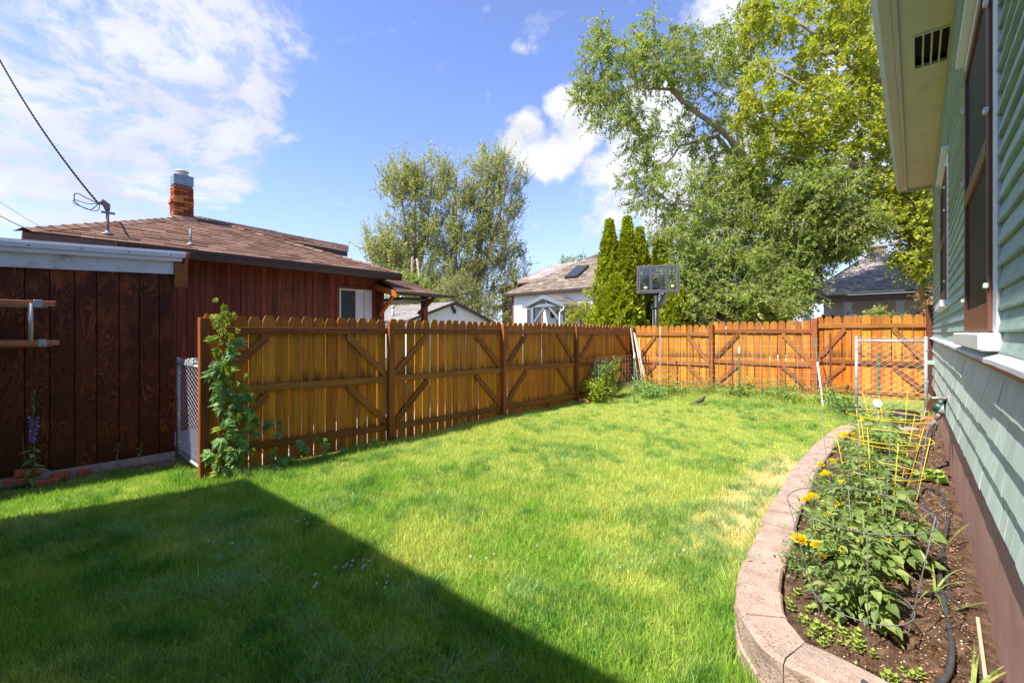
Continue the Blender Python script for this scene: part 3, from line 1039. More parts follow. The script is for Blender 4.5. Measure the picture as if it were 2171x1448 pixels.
mb.hexa([(WX0, -7.5, -.05), (GX + 6, -7.5, -.05), (GX + 6, wy(GX + 6), -.05), (WX0, WY1, -.05), (WX0, -7.5, WH), (GX + 6, -7.5, WH), (GX + 6, wy(GX + 6), WH), (WX0, WY1, WH)])
wing = H(mb, 'wing', M['clap'])
mb = MB()
for k in range(40):
    z = .5 + k * .105
    mb.hexa([(WX0 - .0, WY1 + .001, z), (GX, wy(GX) + .001, z), (GX, wy(GX) + .018, z), (WX0, WY1 + .018, z), (WX0, WY1, z + .11), (GX, wy(GX), z + .11), (GX, wy(GX) + .003, z + .11), (WX0, WY1 + .003, z + .11)])
mb.v = [(x - GX, y, z) for (x, y, z) in mb.v]
mb.build('wing_siding', M['clap'], wing)
mb = MB()
mb.hexa([(WX0, -7.5, WH + .001), (GX + 6, -7.5, WH + .001), (GX + 6, wy(GX + 6) + .01, WH + .001), (WX0, WY1 + .01, WH + .001), (WX0, -7.5, WH + .06), (GX + 6, -7.5, WH + .06), (GX + 6, wy(GX + 6) + .01, WH + .06), (WX0, WY1 + .01, WH + .06)])
mb.v = [(x - GX, y, z) for (x, y, z) in mb.v]
mb.build('wing_roof', M['darktrim'], wing)


# ================================================================== roofs
def roof_face(poly, mat, name, parent, exposure=.14, tabw=.3, deck=.05, seed=1, lift=.012):
    """shingle tabs laid in courses over a flat roof polygon whose first edge is the eave"""
    r = random.Random(seed)
    P = [Vector(p) for p in poly]
    u = (P[1] - P[0]).normalized()
    nrm = (P[1] - P[0]).cross(P[-1] - P[0]).normalized()
    if nrm.z < 0: nrm = -nrm
    v = nrm.cross(u)
    if v.z < 0: v = -v
    p2 = [((p - P[0]).dot(u), (p - P[0]).dot(v)) for p in P]
    vmax = max(b for a, b in p2)
    verts, faces = [], []
    row = 0.0
    while row < vmax - .01:
        m_ = min(row + exposure * .5, vmax - .001)
        xs = []
        for i in range(len(p2)):
            (a0, b0), (a1, b1) = p2[i], p2[(i + 1) % len(p2)]
            if (b0 - m_) * (b1 - m_) < 0:
                xs.append(a0 + (a1 - a0) * (m_ - b0) / (b1 - b0))
        xs.sort()
        if len(xs) >= 2:
            a = xs[0]
            end = xs[-1]
            x = a - r.random() * tabw
            while x < end:
                x2 = x + tabw * r.uniform(.45, 1.25)
                c0, c1 = max(x, a), min(x2, end)
                if c1 - c0 > .01:
                    l = lift * r.uniform(.7, 1.3)
                    top = min(row + exposure * 1.1, vmax)
                    b = len(verts)
                    for (q, s, hh) in ((c0 + .003, row, 0), (c1 - .003, row, 0), (c1 - .003, row, l), (c0 + .003, row, l), (c1 - .003, top, .002), (c0 + .003, top, .002)):
                        verts.append(P[0] + u * q + v * s + nrm * hh)
                    faces.append((b, b + 1, b + 2, b + 3))
                    faces.append((b + 3, b + 2, b + 4, b + 5))
                x = x2
        row += exposure
    me = bpy.data.meshes.new(name)
    me.from_pydata([tuple(q) for q in verts], [], faces)
    me.materials.append(mat)
    o = bpy.data.objects.new(name, me)
    link(o, parent)
    o['kind'] = 'stuff'
    return o


def deck_slab(polys, mat, name, parent, th=.05):
    mb = MB()
    for poly in polys:
        P = [Vector(p) for p in poly]
        lo = [p - Vector((0, 0, th)) for p in P]
        up = [p - Vector((0, 0, .003)) for p in P]
        mb.poly(up)
        mb.poly(list(reversed(lo)))
        for i in range(len(P)):
            j = (i + 1) % len(P)
            mb.poly([up[i], lo[i], lo[j], up[j]])
    return mb.build(name, mat, parent)


# ================================================================== brown shed
SX = -6.97
shed = thing('shed', 'dark brown plywood shed with peeling white fascia, ladder hung on its wall', 'shed')
mb = MB(); mb.box((SX - 1.9, -6.0, .05), (SX - .02, 1.32, 2.5)); mb.build('wall', M['plywood'], shed)
rr = random.Random(9)
edges = [1.36]
for px in (337, 295, 252, 205, 158, 105, 52):
    edges.append(atX(px, 700, SX).y)
while edges[-1] > -3.4:
    edges.append(edges[-1] - .203)
edges = sorted(edges)
for a, b in zip(edges[:-1], edges[1:]):
    q = MB()
    q.bbox((-.012, .004, 0), (.012, b - a - .004, 2.42 - .10), .003)
    inst('plank', q.mesh('plank', M['plywood']), shed, (SX, a, .105))
mb = MB()
mb.box((SX - .1, -3.4, -.06), (SX + .02, 1.36, .10)); mb.build('footing', M['concrete'], shed)


def sloped(a, b, x0, x1, zl, zh, off=0):
    """long piece along the shed's eave that climbs with it"""
    def zt(y, base): return base + .042 * (y + .1)
    return [(x0, a, zt(a, zl)), (x1, a, zt(a, zl)), (x1, b, zt(b, zl)), (x0, b, zt(b, zl)), (x0, a, zt(a, zh)), (x1, a, zt(a, zh)), (x1, b, zt(b, zh)), (x0, b, zt(b, zh))]


mb = MB()
for i in range(16):
    a, b = -3.4 + i * 4.74 / 16, -3.4 + (i + 1) * 4.74 / 16
    mb.hexa(sloped(a, b, SX + .013, SX + .045, 2.272, 2.44))
mb.build('fascia', M['whiteold'], shed)
mb = MB()
mb.hexa(sloped(-3.4, 1.42, SX + .0, SX + .085, 2.43, 2.475)); 
mb.hexa(sloped(-3.4, 1.46, SX + .04, SX + .10, 2.478, 2.53))
mb.hexa(sloped(-3.4, 1.46, SX - .02, SX + .085, 2.532, 2.56))
mb.build('drip_edge', M['whitemetal'], shed)
mb = MB()
for k in range(9):
    mb.tube([(SX + .10, -1.9 + k * .40, 2.50 + .042 * (-1.8 + k * .40)), (SX + .108, -1.9 + k * .40, 2.50 + .042 * (-1.8 + k * .40))], .007, 6)
mb.build('screw', M['blackplastic'], shed)
mb = MB()
mb.bbox((SX + .013, 1.343, 2.17), (SX + .075, 1.48, 2.475), .006)
mb.hexa([(SX - .02, 1.40, 2.2), (SX + .06, 1.40, 2.2), (SX + .06, 1.43, 2.2), (SX - .02, 1.43, 2.2), (SX - .02, 1.40, 2.6), (SX + .11, 1.46, 2.6), (SX + .11, 1.50, 2.62), (SX - .02, 1.50, 2.62)])
mb.build('barge_board', M['rail'], shed)
mb = MB(); mb.hexa(sloped(-6.0, 1.36, SX - 1.9, SX - .02, 2.46, 2.55)); mb.build('roof', M['sh_brown'], shed)

# ================================================================== red brown house behind the shed
RX = -8.9
red = thing('red_house', 'red brown board sided house with brown shingle roof, sliding window and small porch roof', 'house')
mb = MB(); mb.box((RX - 5.5, .6, -.05), (RX - .02, 5.52, 2.86)); mb.build('wall', M['redboard'], red)
rr = random.Random(21)
wy0, wy1, wz0, wz1 = 4.50, 5.24, 1.30, 2.52
y = .6
while y < 5.5:
    wd = rr.choice([.085, .1, .12, .14, .09])
    b = min(5.52, y + wd)
    zt = 2.84
    pieces = [(0.0, zt)]
    if b > wy0 - .05 and y < wy1 + .05:
        pieces = [(0.0, wz0 - .06), (wz1 + .06, zt)]
    for (z0, z1) in pieces:
        q = MB(); q.bbox((-.01, .0015, 0), (.012 + rr.uniform(0, .006), b - y - .003, z1 - z0), .003)
        inst('plank', q.mesh('plank', M['redboard']), red, (RX, y, z0))
    y = b
mb = MB(); mb.bbox((RX - .02, 5.47, 0), (RX + .04, 5.56, 2.8), .004); mb.build('corner_board', M['redtrim'], red)
mb = MB()
mb.bbox((RX + .0, wy0 - .06, wz0), (RX + .035, wy0, wz1), .003); mb.bbox((RX + .0, wy1, wz0), (RX + .035, wy1 + .06, wz1), .003)
mb.bbox((RX + .0, wy0 - .06, wz1), (RX + .037, wy1 + .06, wz1 + .06), .003); mb.bbox((RX, wy0 - .06, wz0 - .06), (RX + .037, wy1 + .06, wz0), .003)
win = mb.build('window', M['redtrim'], red)
q = MB()
for (a, b) in ((wy0, wy0 + .035), (wy1 - .035, wy1), (wy0 + .36, wy0 + .42), (wy0 + .57, wy0 + .62)):
    q.bbox((RX + .01, a, wz0), (RX + .045, b, wz1), .003)
q.bbox((RX + .01, wy0 + .035, wz1 - .035), (RX + .044, wy1 - .035, wz1), .003)
q.build('frame', M['soffit'], win)
q = MB(); q.box((RX + .018, wy0 + .035, wz0), (RX + .024, wy0 + .36, wz1 - .035)); q.build('pane', M['glass'], win)
q = MB(); q.box((RX + .012, wy0 + .42, wz0), (RX + .018, wy0 + .57, wz1 - .035)); q.build('blind', M['blind'], win)
q = MB(); q.box((RX + .018, wy0 + .62, wz0), (RX + .024, wy1 - .035, wz1 - .035)); q.build('pane', M['blind'], win)
# main hip roof
e0, e1 = Vector((-8.38, .07, 2.885)), Vector((-8.38, 5.62, 2.885))
ap = Vector((-11.3, 2.58, 4.03))
rb = Vector((-15.5, 2.7, 4.03))
b0, b1 = Vector((-18, .07, 2.885)), Vector((-18, 5.62, 2.885))
flare0 = e0.lerp(ap, .5) - Vector((0, 0, .045))
roof = deck_slab([[e0, e1, ap], [b0, e0, ap, rb], [e1, b1, rb, ap]], M['darktrim'], 'roof', red, .06)
roof_face([e0, e1, ap], M['sh_brown'], 'shingles', roof, .135, .30, seed=3)
roof_face([b0, e0, ap, rb], M['sh_brown'], 'shingles', roof, .135, .30, seed=4)
roof_face([e1, b1, rb, ap], M['sh_brown'], 'shingles', roof, .135, .30, seed=5)
# ridge caps on the two hips
for (p, q_) in ((e0, ap), (e1, ap)):
    L = (q_ - p).length
    n = int(L / .2)
    mbr = MB()
    for k in range(n):
        a, b = p.lerp(q_, k / n), p.lerp(q_, (k + 1.15) / n)
        d = (b - a).normalized()
        s = d.cross(Vector((0, 0, 1))).normalized()
        A = [a - s * .12 - Vector((0, 0, .03)) + Vector((0, 0, .02)), a + Vector((0, 0, .045)), a + s * .12 + Vector((0, 0, -.01))]
        B = [b - s * .12 - Vector((0, 0, .02)), b + Vector((0, 0, .028)), b + s * .12 - Vector((0, 0, .02))]
        i = len(mbr.v)
        mbr.v += [tuple(x) for x in A + B]
        mbr.f += [(i, i + 1, i + 4, i + 3), (i + 1, i + 2, i + 5, i + 4)]
        mbr.mi += [0, 0]
    o = mbr.build('ridge_shingles', M['sh_brown'], roof)
    o['kind'] = 'stuff'
# upper roof face that carries on above the hip and ends in its own short eave
k_ = .465
E1 = ap.lerp(e1, k_) + Vector((0, 0, .03))
E2 = Vector((E1.x, 5.25, E1.z - .045))
T2 = Vector((-11.3, 5.95, 3.79))
ap2 = ap + Vector((0, 0, .02))
upper = deck_slab([[E1, E2, T2], [E1, T2, ap2], [T2, Vector((-16, 5.95, 3.5)), Vector((-16, 2.6, 3.6)), ap2]], M['darktrim'], 'upper_roof', red, .10)
roof_face([E1 + Vector((0, 0, .015)), E2 + Vector((0, 0, .015)), T2 + Vector((0, 0, .03)), ap2 + Vector((0, 0, .01))], M['sh_brown'], 'shingles', upper, .135, .3, seed=8)
mb = MB(); mb.box((-15.8, 3.2, 2.9), (-10.5, 5.0, 3.40)); mb.build('upper_wall', M['redboard'], red)
# fascia and gutter
mb = MB(); mb.box((-8.40, .07, 2.70), (-8.37, .95, 2.865)); mb.box((-8.40, .07, 2.70), (-8.9, .1, 2.86)); mb.build('fascia', M['rawfascia'], red)
mb = MB()
mb.prism([(-8.40, 2.73), (-8.31, 2.73), (-8.285, 2.79), (-8.285, 2.815), (-8.27, 2.825), (-8.27, 2.87), (-8.40, 2.87)], 'y', .95, 5.64)
mb.build('gutter', M['darktrim'], red)
mb = MB(); mb.box((-8.9, .2, 2.78), (-8.41, 5.6, 2.80)); mb.build('soffit', M['darktrim'], red)
# porch roof on the far end
g0, g1 = Vector((-8.0, 5.32, 2.47)), Vector((-8.0, 6.46, 2.46))
h1, h0 = Vector((-9.75, 6.46, 3.01)), Vector((-9.75, 5.6, 3.01))
pr_ = deck_slab([[g0, g1, h1, h0]], M['darktrim'], 'porch_roof', red, .08)
roof_face([g0, g1, h1, h0], M['sh_brown'], 'shingles', pr_, .135, .3, seed=6)
mb = MB(); mb.tube([(-7.96, 5.27, 2.44), (-7.96, 6.84, 2.415)], .032, 8); mb.build('porch_gutter', M['darktrim'], red, smooth=True)
mb = MB(); mb.beam((-8.90, 5.33, 2.62), (-8.0, 5.33, 2.385), .05, .12); mb.build('porch_beam', M['orangebeam'], red)
mb = MB(); mb.bbox((-8.36, 6.18, 0), (-8.24, 6.30, 2.46), .005); mb.build('porch_post', M['redtrim'], red)
mb = MB(); mb.beam((-8.86, 5.45, 2.0), (-8.2, 5.38, 2.40), .07, .07); mb.build('brace', M['orangebeam'], red)
mb = MB(); mb.beam((-8.36, 6.12, 2.02), (-8.04, 6.32, 2.38), .07, .07); mb.build('brace', M['redtrim'], red)
mb = MB(); mb.box((-9.8, 5.56, 2.30), (-8.15, 6.40, 2.36)); mb.build('porch_ceiling', M['darktrim'], red)

# chimney
ch = MB()
cx0, cx1 = -11.18, -10.88
cyc = atX(384, 430, -11.1).y
cy0, cy1 = cyc - .165, cyc + .165
zb, ztop = 3.78, 4.545
ch.box((cx0 + .02, cy0 + .02, zb), (cx1 - .02, cy1 - .02, ztop))
chim = ch.build('chimney', M['mortar'], red)
bh, bl, gap = .050, .17, .008
rb_ = random.Random(5)
row, z = 0, zb + .13
bm_ = {}


def brickmesh(l, d):
    k = (round(l, 2), round(d, 2))
    if k not in bm_:
        q = MB(); q.bbox((-l / 2, -d / 2, -bh / 2), (l / 2, d / 2, bh / 2), .006)
        bm_[k] = q.mesh('brick', M['brick'])
    return bm_[k]


while z < ztop - .02:
    out = .03 * max(0, 1 - abs(z - 4.22) / .10) + (.012 if z < 4.2 else 0)
    # front (+X) face and the -Y face show
    for face in range(2):
        length = (cy1 - cy0) if face == 0 else (cx1 - cx0)
        p = -(bl / 2 if (row + face) % 2 else 0)
        while p < length - .01:
            a, b = max(0, p), min(length, p + bl - gap)
            if b - a > .03:
                j = rb_.uniform(-.004, .006) + out
                if face == 0:
                    inst('brick', brickmesh(.07, b - a), chim, (cx1 - .035 + j, cy0 + (a + b) / 2, z), (0, 0, rb_.uniform(-.012, .012)))
                else:
                    inst('brick', brickmesh(b - a, .07), chim, (cx0 + (a + b) / 2, cy0 + .035 - j, z), (0, 0, rb_.uniform(-.03, .03)))
            p += bl
    row += 1
    z += bh + gap
q = MB(); q.bbox((cx0 - .05, cy0 - .05, zb - .02), (cx1 + .05, cy1 + .05, zb + .12), .01); q.build('flashing', M['concrete'], chim)
q = MB(); q.bbox((cx0 + .005, cy0 - .0, ztop - .0), (cx1 + .003, cy1 - .0, ztop + .20), .004); q.build('metal_shroud', M['shroud'], chim)
q = MB()
q.lathe([(.0, 0), (.075, 0), (.075, .02), (.115, .028), (.12, .04), (.075, .048), (.07, .085), (.115, .09), (.12, .105), (.10, .122), (.04, .135), (0, .136)], 20, Matrix.Translation(((cx0 + cx1) / 2, (cy0 + cy1) / 2, ztop + .20)))
q.build('flue_cap', M['soffit'], chim, smooth=True)
# vent pipe and service mast on the roof


def roof_z(x):                                  # height of the front hip plane
    k = (x - e0.x) / (ap.x - e0.x)
    return e0.z + (ap.z - e0.z) * k


vp = atX(404, 525, -8.72)
mb = MB(); mb.tube([(vp.x, vp.y, roof_z(vp.x) - .05), (vp.x, vp.y, roof_z(vp.x) + .26)], .015, 10); mb.lathe([(.06, 0), (.055, .012), (.024, .03), (.016, .05)], 12, Matrix.Translation((vp.x, vp.y, roof_z(vp.x))))
mb.build('vent_pipe', M['mastgrey'], red, smooth=True)
sp = atX(228, 506, -8.75)
zr = roof_z(sp.x)
mast = MB()
mast.tube([(sp.x, sp.y, zr - .05), (sp.x, sp.y, zr + .37)], .020, 10)
mast.lathe([(.075, 0), (.07, .012), (.028, .03), (.021, .06)], 12, Matrix.Translation((sp.x, sp.y, zr)))
mast = mast.build('service_mast', M['mastgrey'], red, smooth=True)
q = MB()
q.tube([(sp.x, sp.y, zr + .34), (sp.x + .0, sp.y - .01, zr + .42), (sp.x + .02, sp.y - .06, zr + .46), (sp.x + .03, sp.y - .10, zr + .42)], [.028, .046, .044, .024], 10)
q.build('weatherhead', M['mastgrey'], mast, smooth=True)
q = MB(); q.box((sp.x - .02, sp.y - .07, zr + .30), (sp.x + .02, sp.y + .08, zr + .325)); q.build('clamp', M['mastgrey'], mast)
hd = Vector((sp.x + .03, sp.y - .10, zr + .42))
q = MB()
q.tube(spline([hd, hd + Vector((0, -.04, -.06)), hd + Vector((.02, -.09, -.11)), hd + Vector((.02, -.17, -.09)), hd + Vector((0, -.235, -.03)), hd + Vector((0, -.25, .06)), hd + Vector((0, -.215, .095)), hd + Vector((0, -.12, .05)), hd]), .006, 5)
q.tube(spline([hd + Vector((0, .01, -.02)), hd + Vector((.02, .0, -.09)), hd + Vector((.02, -.05, -.12)), hd + Vector((.02, -.13, -.10)), hd + Vector((0, -.25, -.05)), hd + Vector((0, -.24, .0)), hd + Vector((.02, -.12, -.03)), hd]), .005, 5)
q.build('drip_loop', M['cable'], mast)

# ================================================================== utility pole and service wires
pole_p = at(-105, 300, 8.84)
up = thing('utility_pole', 'brown wooden utility pole carrying the wires beside the shed', 'utility pole', (pole_p.x, pole_p.y, 0))
mb = MB(); mb.tube([(0, 0, -.1), (0, 0, 9.6)], [.15, .11], 12); mb.build('pole', M['utility'], up, smooth=True)
mb = MB(); mb.bbox((-.9, -.05, 9.0), (.9, .05, 9.12), .01); mb.build('crossarm', M['utility'], up)


def wire(a, b, sag, r, name, label, n=40, twist=False, mat='cable'):
    mb = MB()
    pts = []
    for i in range(n + 1):
        k = i / n
        p = Vector(a).lerp(Vector(b), k)
        p.z -= sag * 4 * k * (1 - k)
        pts.append(p)
    mb.tube(pts, r, 6)
    if twist:
        for ph in (0, math.pi):
            tp = []
            m_ = n * 8
            for i in range(m_ + 1):
                k = i / m_
                p = Vector(a).lerp(Vector(b), k)
                p.z -= sag * 4 * k * (1 - k)
                an = k * 2 * math.pi * 42 + ph
                tp.append(p + Vector((math.cos(an) * .007, math.cos(an) * .004, math.sin(an) * .007)))
            mb.tube(tp, r * 1.0, 5)
    o = mb.build(name, M[mat], smooth=True)
    return tag(o, label, 'cable')


ptop = Vector((pole_p.x, pole_p.y, 8.95))
wire(ptop, hd, .35, .0095, 'service_cable', 'thick twisted black power cable running down to the grey roof mast', 50, True)
corner = Vector((-8.40, .42, 2.80))
wire(Vector((pole_p.x + .1, pole_p.y, 4.55)), corner, .12, .006, 'phone_cable', 'thin black cable, lower of two meeting at the eave corner', 30)
wire(Vector((pole_p.x + .1, pole_p.y, 4.95)), corner + Vector((0, .06, .03)), .12, .003, 'phone_cable', 'thinnest black wire, upper of two meeting at the eave corner', 30)
# ================================================================== wooden fences
def picket_mesh(h, wdt, seed):
    r = random.Random(seed)
    mb = MB()
    c = .030
    hw = wdt / 2
    out = [(-hw, 0), (hw, 0), (hw + r.uniform(-.002, .002), h * .5), (hw, h - c * 1.1), (hw - c, h), (-hw + c, h), (-hw, h - c * 1.1), (-hw + r.uniform(-.002, .002), h * .5)]
    mb.prism(out, 'y', -.0085, .0085)
    return mb.mesh('picket', M['picket'])


PM = [picket_mesh(1.0, .139 + .003 * (k % 3 - 1), k) for k in range(6)]


def fence(name, label, origin, rz, posts, panels, picket_off, side, spacing=.152, first_end=True):
    """local frame: x runs along the fence, +y is away from the lawn. panels: (x0, x1, top, rails, bottom)"""
    fo = thing(name, label, 'fence', origin, rz)
    r = random.Random(name + label)
    for (x, ph, sz, pz) in posts:
        q = MB(); q.bbox((-sz / 2, -sz / 2, -.15), (sz / 2, sz / 2, ph), .004)
        inst('post', q.mesh('post', M['post']), fo, (x, 0, pz))
    for (x0, x1, top, rails, bot) in panels:
        a, b = x0 + .047, x1 - .047
        L = b - a
        for rl in rails:
            z0, z1 = rl if isinstance(rl, tuple) else (rl, rl)
            q = MB(); q.beam((0, 0, 0), (L, 0, z1 - z0), .036, .088, c=.003)
            inst('rail', q.mesh('rail', M['rail']), fo, (a, .022 - .0, z0))
        zr = [(sum(rl) / 2 if isinstance(rl, tuple) else rl) for rl in rails]
        for up_, dn in ((zr[0], zr[1]), (zr[1], zr[2])):
            zt, zb_ = up_ - .044, dn + .044
            for (xa, za, xb, zb2) in ((a + .03, zb_ + .02, a + L * .27, zt - .03), (b - L * .27, zt - .03, b - .03, zb_ + .02)):
                p, q2 = Vector((xa, 0, za)), Vector((xb, 0, zb2))
                d = (q2 - p)
                Ld = d.length + .05
                ang = math.atan2(d.z, d.x)
                hw = .043
                q = MB()
                # ends cut level against the rails
                k = 1 / math.tan(abs(ang)) if abs(ang) > .1 else 0
                s = 1 if ang > 0 else -1
                q.prism([(-.03 - s * k * hw * .9, -hw), (Ld - .03 - s * k * hw * .9 + 0, -hw), (Ld - .03 + s * k * hw * .9, hw), (-.03 + s * k * hw * .9, hw)], 'y', -.017, .017)
                inst('brace', q.mesh('brace', M['rail']), fo, (p.x, .024, p.z), (0, -ang, 0))
        x = a - .05 + spacing / 2
        i = 0
        while x < x1 + .02:
            if x + spacing * .4 > x1 + .05 and len(panels) == 0: break
            h = top - bot + r.uniform(-.006, .006)
            inst('picket', r.choice(PM), fo, (x, picket_off + r.uniform(-.002, .003), bot + r.uniform(-.01, .01)), (r.uniform(-.006, .006), r.uniform(-.0035, .0035), r.uniform(-.008, .008)), (1, 1, h))
            x += spacing + r.uniform(-.003, .003)
    return fo


# side fence: local x = world +Y, local +y = world -X
lp = [1.37, 3.69, 6.12, 8.54, 11.26]
fence('wooden_fence', 'honey stained picket fence with diagonal braces along the side of the lawn', (-5.72, 0, 0), math.radians(90),
      [(lp[0], 1.76, .09, 0), (lp[1], 1.745, .09, 0), (lp[2], 1.75, .09, 0), (lp[3], 1.735, .09, 0), (lp[4], 1.74, .09, 0)],
      [(lp[0], lp[1], 1.80, (1.62, (.955, .915), (.295, .215)), .02), (lp[1], lp[2], 1.795, (1.62, (.92, .90), (.205, .195)), -.01),
       (lp[2], lp[3], 1.79, (1.615, (.92, .88), (.20, .17)), .0), (lp[3], lp[4], 1.785, (1.59, (.87, .85), (.19, .2)), .05)], .049, 1)
bp = [-5.72, -3.67, -1.58, .20]
fence('wooden_fence', 'sunlit orange picket fence with diagonal braces across the back of the lawn', (0, 11.3, 0), 0,
      [(bp[1], 1.80, .10, 0), (bp[2], 1.90, .10, 0), (bp[3] + .03, 1.93, .10, 0)],
      [(bp[0] + .04, bp[1], 1.785, (1.555, .83, .21), .10), (bp[1], bp[2], 1.855, (1.63, .915, .305), .14), (bp[2], bp[3], 1.935, (1.735, 1.01, .43), .18)], .049, 1, spacing=.155)
# taller dark post at the house corner
mb = MB(); mb.bbox((-.07, -.05, -.1), (.05, .05, 1.95), .005)
o = mb.build('fence_post', M['darkpost'], loc=(.20, 10.2, .1))
tag(o, 'tall dark brown post standing between the back fence and the green house corner', 'post')
mb = MB(); mb.box((-.03, .05, -.1), (.06, .9, 1.88)); mb.build('board', M['rail'], o)


# ================================================================== chain link gates
def chain_gate(name, label, p0, p1, z0, z1, cell=.056, wr=.0026, mat='galv', rail_low=True, r=.0215, rowh=.028):
    """p0, p1 are plan points of the two uprights"""
    a, b = Vector((*p0, 0)), Vector((*p1, 0))
    L = (b - a).length
    rz = math.atan2((b - a).y, (b - a).x)
    gt = thing(name, label, 'gate', (a.x, a.y, 0), rz)
    for x in (0, L):
        q = MB(); q.tube([(x, 0, z0 - .02), (x, 0, z1 + .02)], r, 12); q.lathe([(r + .004, 0), (r + .004, .02), (r * .6, .032), (0, .036)], 12, Matrix.Translation((x, 0, z1 + .01)))
        q.build('upright', M['galv'], gt, smooth=True)
    q = MB(); q.tube([(0, 0, z1 - .03), (L, 0, z1 - .03)], r * .8, 10); q.build('top_rail', M['galv'], gt, smooth=True)
    if rail_low:
        q = MB(); q.tube([(0, 0, z0 + .05), (L, 0, z0 + .05)], r * .8, 10); q.build('bottom_rail', M['galv'], gt, smooth=True)
    # woven wire: interlocked zigzags
    q = MB()
    n = int(L / cell)
    rows = int((z1 - z0 - .02) / rowh)
    for i in range(n + 1):
        pts = []
        x = i * L / n
        for k in range(rows + 1):
            s = -1 if ((k + i) % 2) else 1
            pts.append((min(L - .0, max(0.0, x + s * cell * .5)), s * .0035, z0 + .03 + k * (z1 - z0 + .01) / rows))
        q.tube(pts, wr, 4, False)
        tx = pts[-1][0]
        q.tube([(tx, 0, z1 + .0), (tx + .006, .002, z1 + .018), (tx - .010, 0, z1 + .036)], .0025, 4, False)
    q.build('chain_link_mesh', M[mat], gt)
    for x in (0, L):
        for zz in (z0 + .18, (z0 + z1) / 2, z1 - .16):
            q = MB(); q.lathe([(r + .002, -.012), (r + .006, -.012), (r + .006, .012), (r + .002, .012)], 12, Matrix.Translation((x, 0, zz))); q.bbox((x + r * (1 if x else -1) - .008, -.02, zz - .008), (x + r * (1 if x else -1) + .008, .02, zz + .008), .002)
            q.build('clamp', M['galv'], gt)
    return gt


gl = chain_gate('chain_link_gate', 'galvanised chain link gate closing the gap between shed and picket fence', (-7.0, 1.40), (-5.90, 1.40), .03, 1.24, cell=.078, wr=.0026)
q = MB()
for k in range(4):
    q.bbox((.45 + k * .1, -.025, 1.215 + .008 * (k % 2)), (.51 + k * .1, .025, 1.262 + .014 * ((k * 2) % 3)), .004)
q.bbox((.70, -.02, 1.21), (.78, .03, 1.30), .005)
q.build('latch', M['galv'], gl)
for zz in (.3, 1.0):
    q = MB(); q.bbox((1.1, -.015, zz), (1.16, .03, zz + .03), .003); q.tube([(1.12, -.02, zz - .02), (1.12, -.02, zz + .05)], .008, 6); q.build('hinge', M['galv'], gl)
gr = chain_gate('chain_link_gate', 'galvanised chain link gate standing open beside the green house corner', (-.70, 9.0), (.115, 9.0), .26, 1.50, wr=.0036, mat='wirebright', cell=.062, rail_low=False, rowh=.044)
q = MB(); q.bbox((.80, -.02, 1.13), (.925, .02, 1.19), .003); q.build('strap', M['clap'], gr)
q = MB(); q.tube([(.80, -.03, .33), (.70, -.04, .33)], .02, 8); q.lathe([(.0, -.02), (.035, -.02), (.035, .02), (0, .02)], 10, Matrix.Translation((.73, -.06, .33)) @ Matrix.Rotation(math.pi / 2, 4, 'X')); q.build('latch', M['galv'], gr)

# ================================================================== wire fence, posts and stakes at the back
gA, gB = Vector((-5.35, 10.55, .05)), Vector((-1.75, 10.35, .22))


def wire_panel(name, label, a, b, z0, z1, dx, rows, wav=.012, seed=1, mat='galv', rad=.0023):
    r = random.Random(seed)
    a, b = Vector(a), Vector(b)
    L = (b - a).length
    fo = thing(name, label, 'wire fence', tuple(a))
    d = b - a
    q = MB()
    n = max(2, int(L / dx))
    ph = [r.uniform(0, 6) for _ in range(rows)]
    for j in range(rows):
        zz = z0 + (z1 - z0) * j / (rows - 1)
        q.tube([d * (i / n) + Vector((0, wav * math.sin(i * .8 + ph[j]), zz + wav * math.sin(i * .55 + ph[j]))) for i in range(n + 1)], rad, 3, False)
    for i in range(n + 1):
        q.tube([d * (i / n) + Vector((0, wav * math.sin(i * .8), z0)), d * (i / n) + Vector((0, wav * math.sin(i * .8), z1))], rad, 3, False)
    q.build('wire_mesh', M[mat], fo)
    return fo


wire_panel('wire_fence', 'thin sagging field wire stretched in front of the sunlit back pickets', (-4.75, 10.45, .1), (-1.3, 10.75, .2), .05, 1.28, .16, 10, seed=3)
wire_panel('wire_fence', 'grey welded wire panel in the shaded fence corner behind the leafy shrub', (-5.45, 8.9, .08), (-5.0, 10.9, .1), .0, .95, .10, 11, .01, seed=4, rad=.0015)


def tpost(label, p, top, lean=(0, 0), cap=None, mat='tpost', name='fence_stake', studs=True, grp=None):
    st = thing(name, label, 'stake', (p[0], p[1], p[2]))
    if grp: st['group'] = grp
    d = Vector((lean[0], lean[1], top))
    q = MB(); q.beam((0, 0, -.1), d, .034, .006, up=(0, 1, 0)); q.beam((0, .014, -.1), d + Vector((0, .014, 0)), .006, .028, up=(0, 1, 0))
    if studs:
        for k in range(int(top / .055)):
            c = d * ((k + .5) * .055 / top)
            q.box((c.x - .006, c.y - .011, c.z - .008), (c.x + .006, c.y - .003, c.z + .008))
    q.build('shaft', M[mat], st)
    if cap:
        q = MB(); q.beam(d * .88 + Vector((0, -.002, 0)), d, .037, .012, up=(0, 1, 0)); q.build('tip', M[cap], st)
    return st


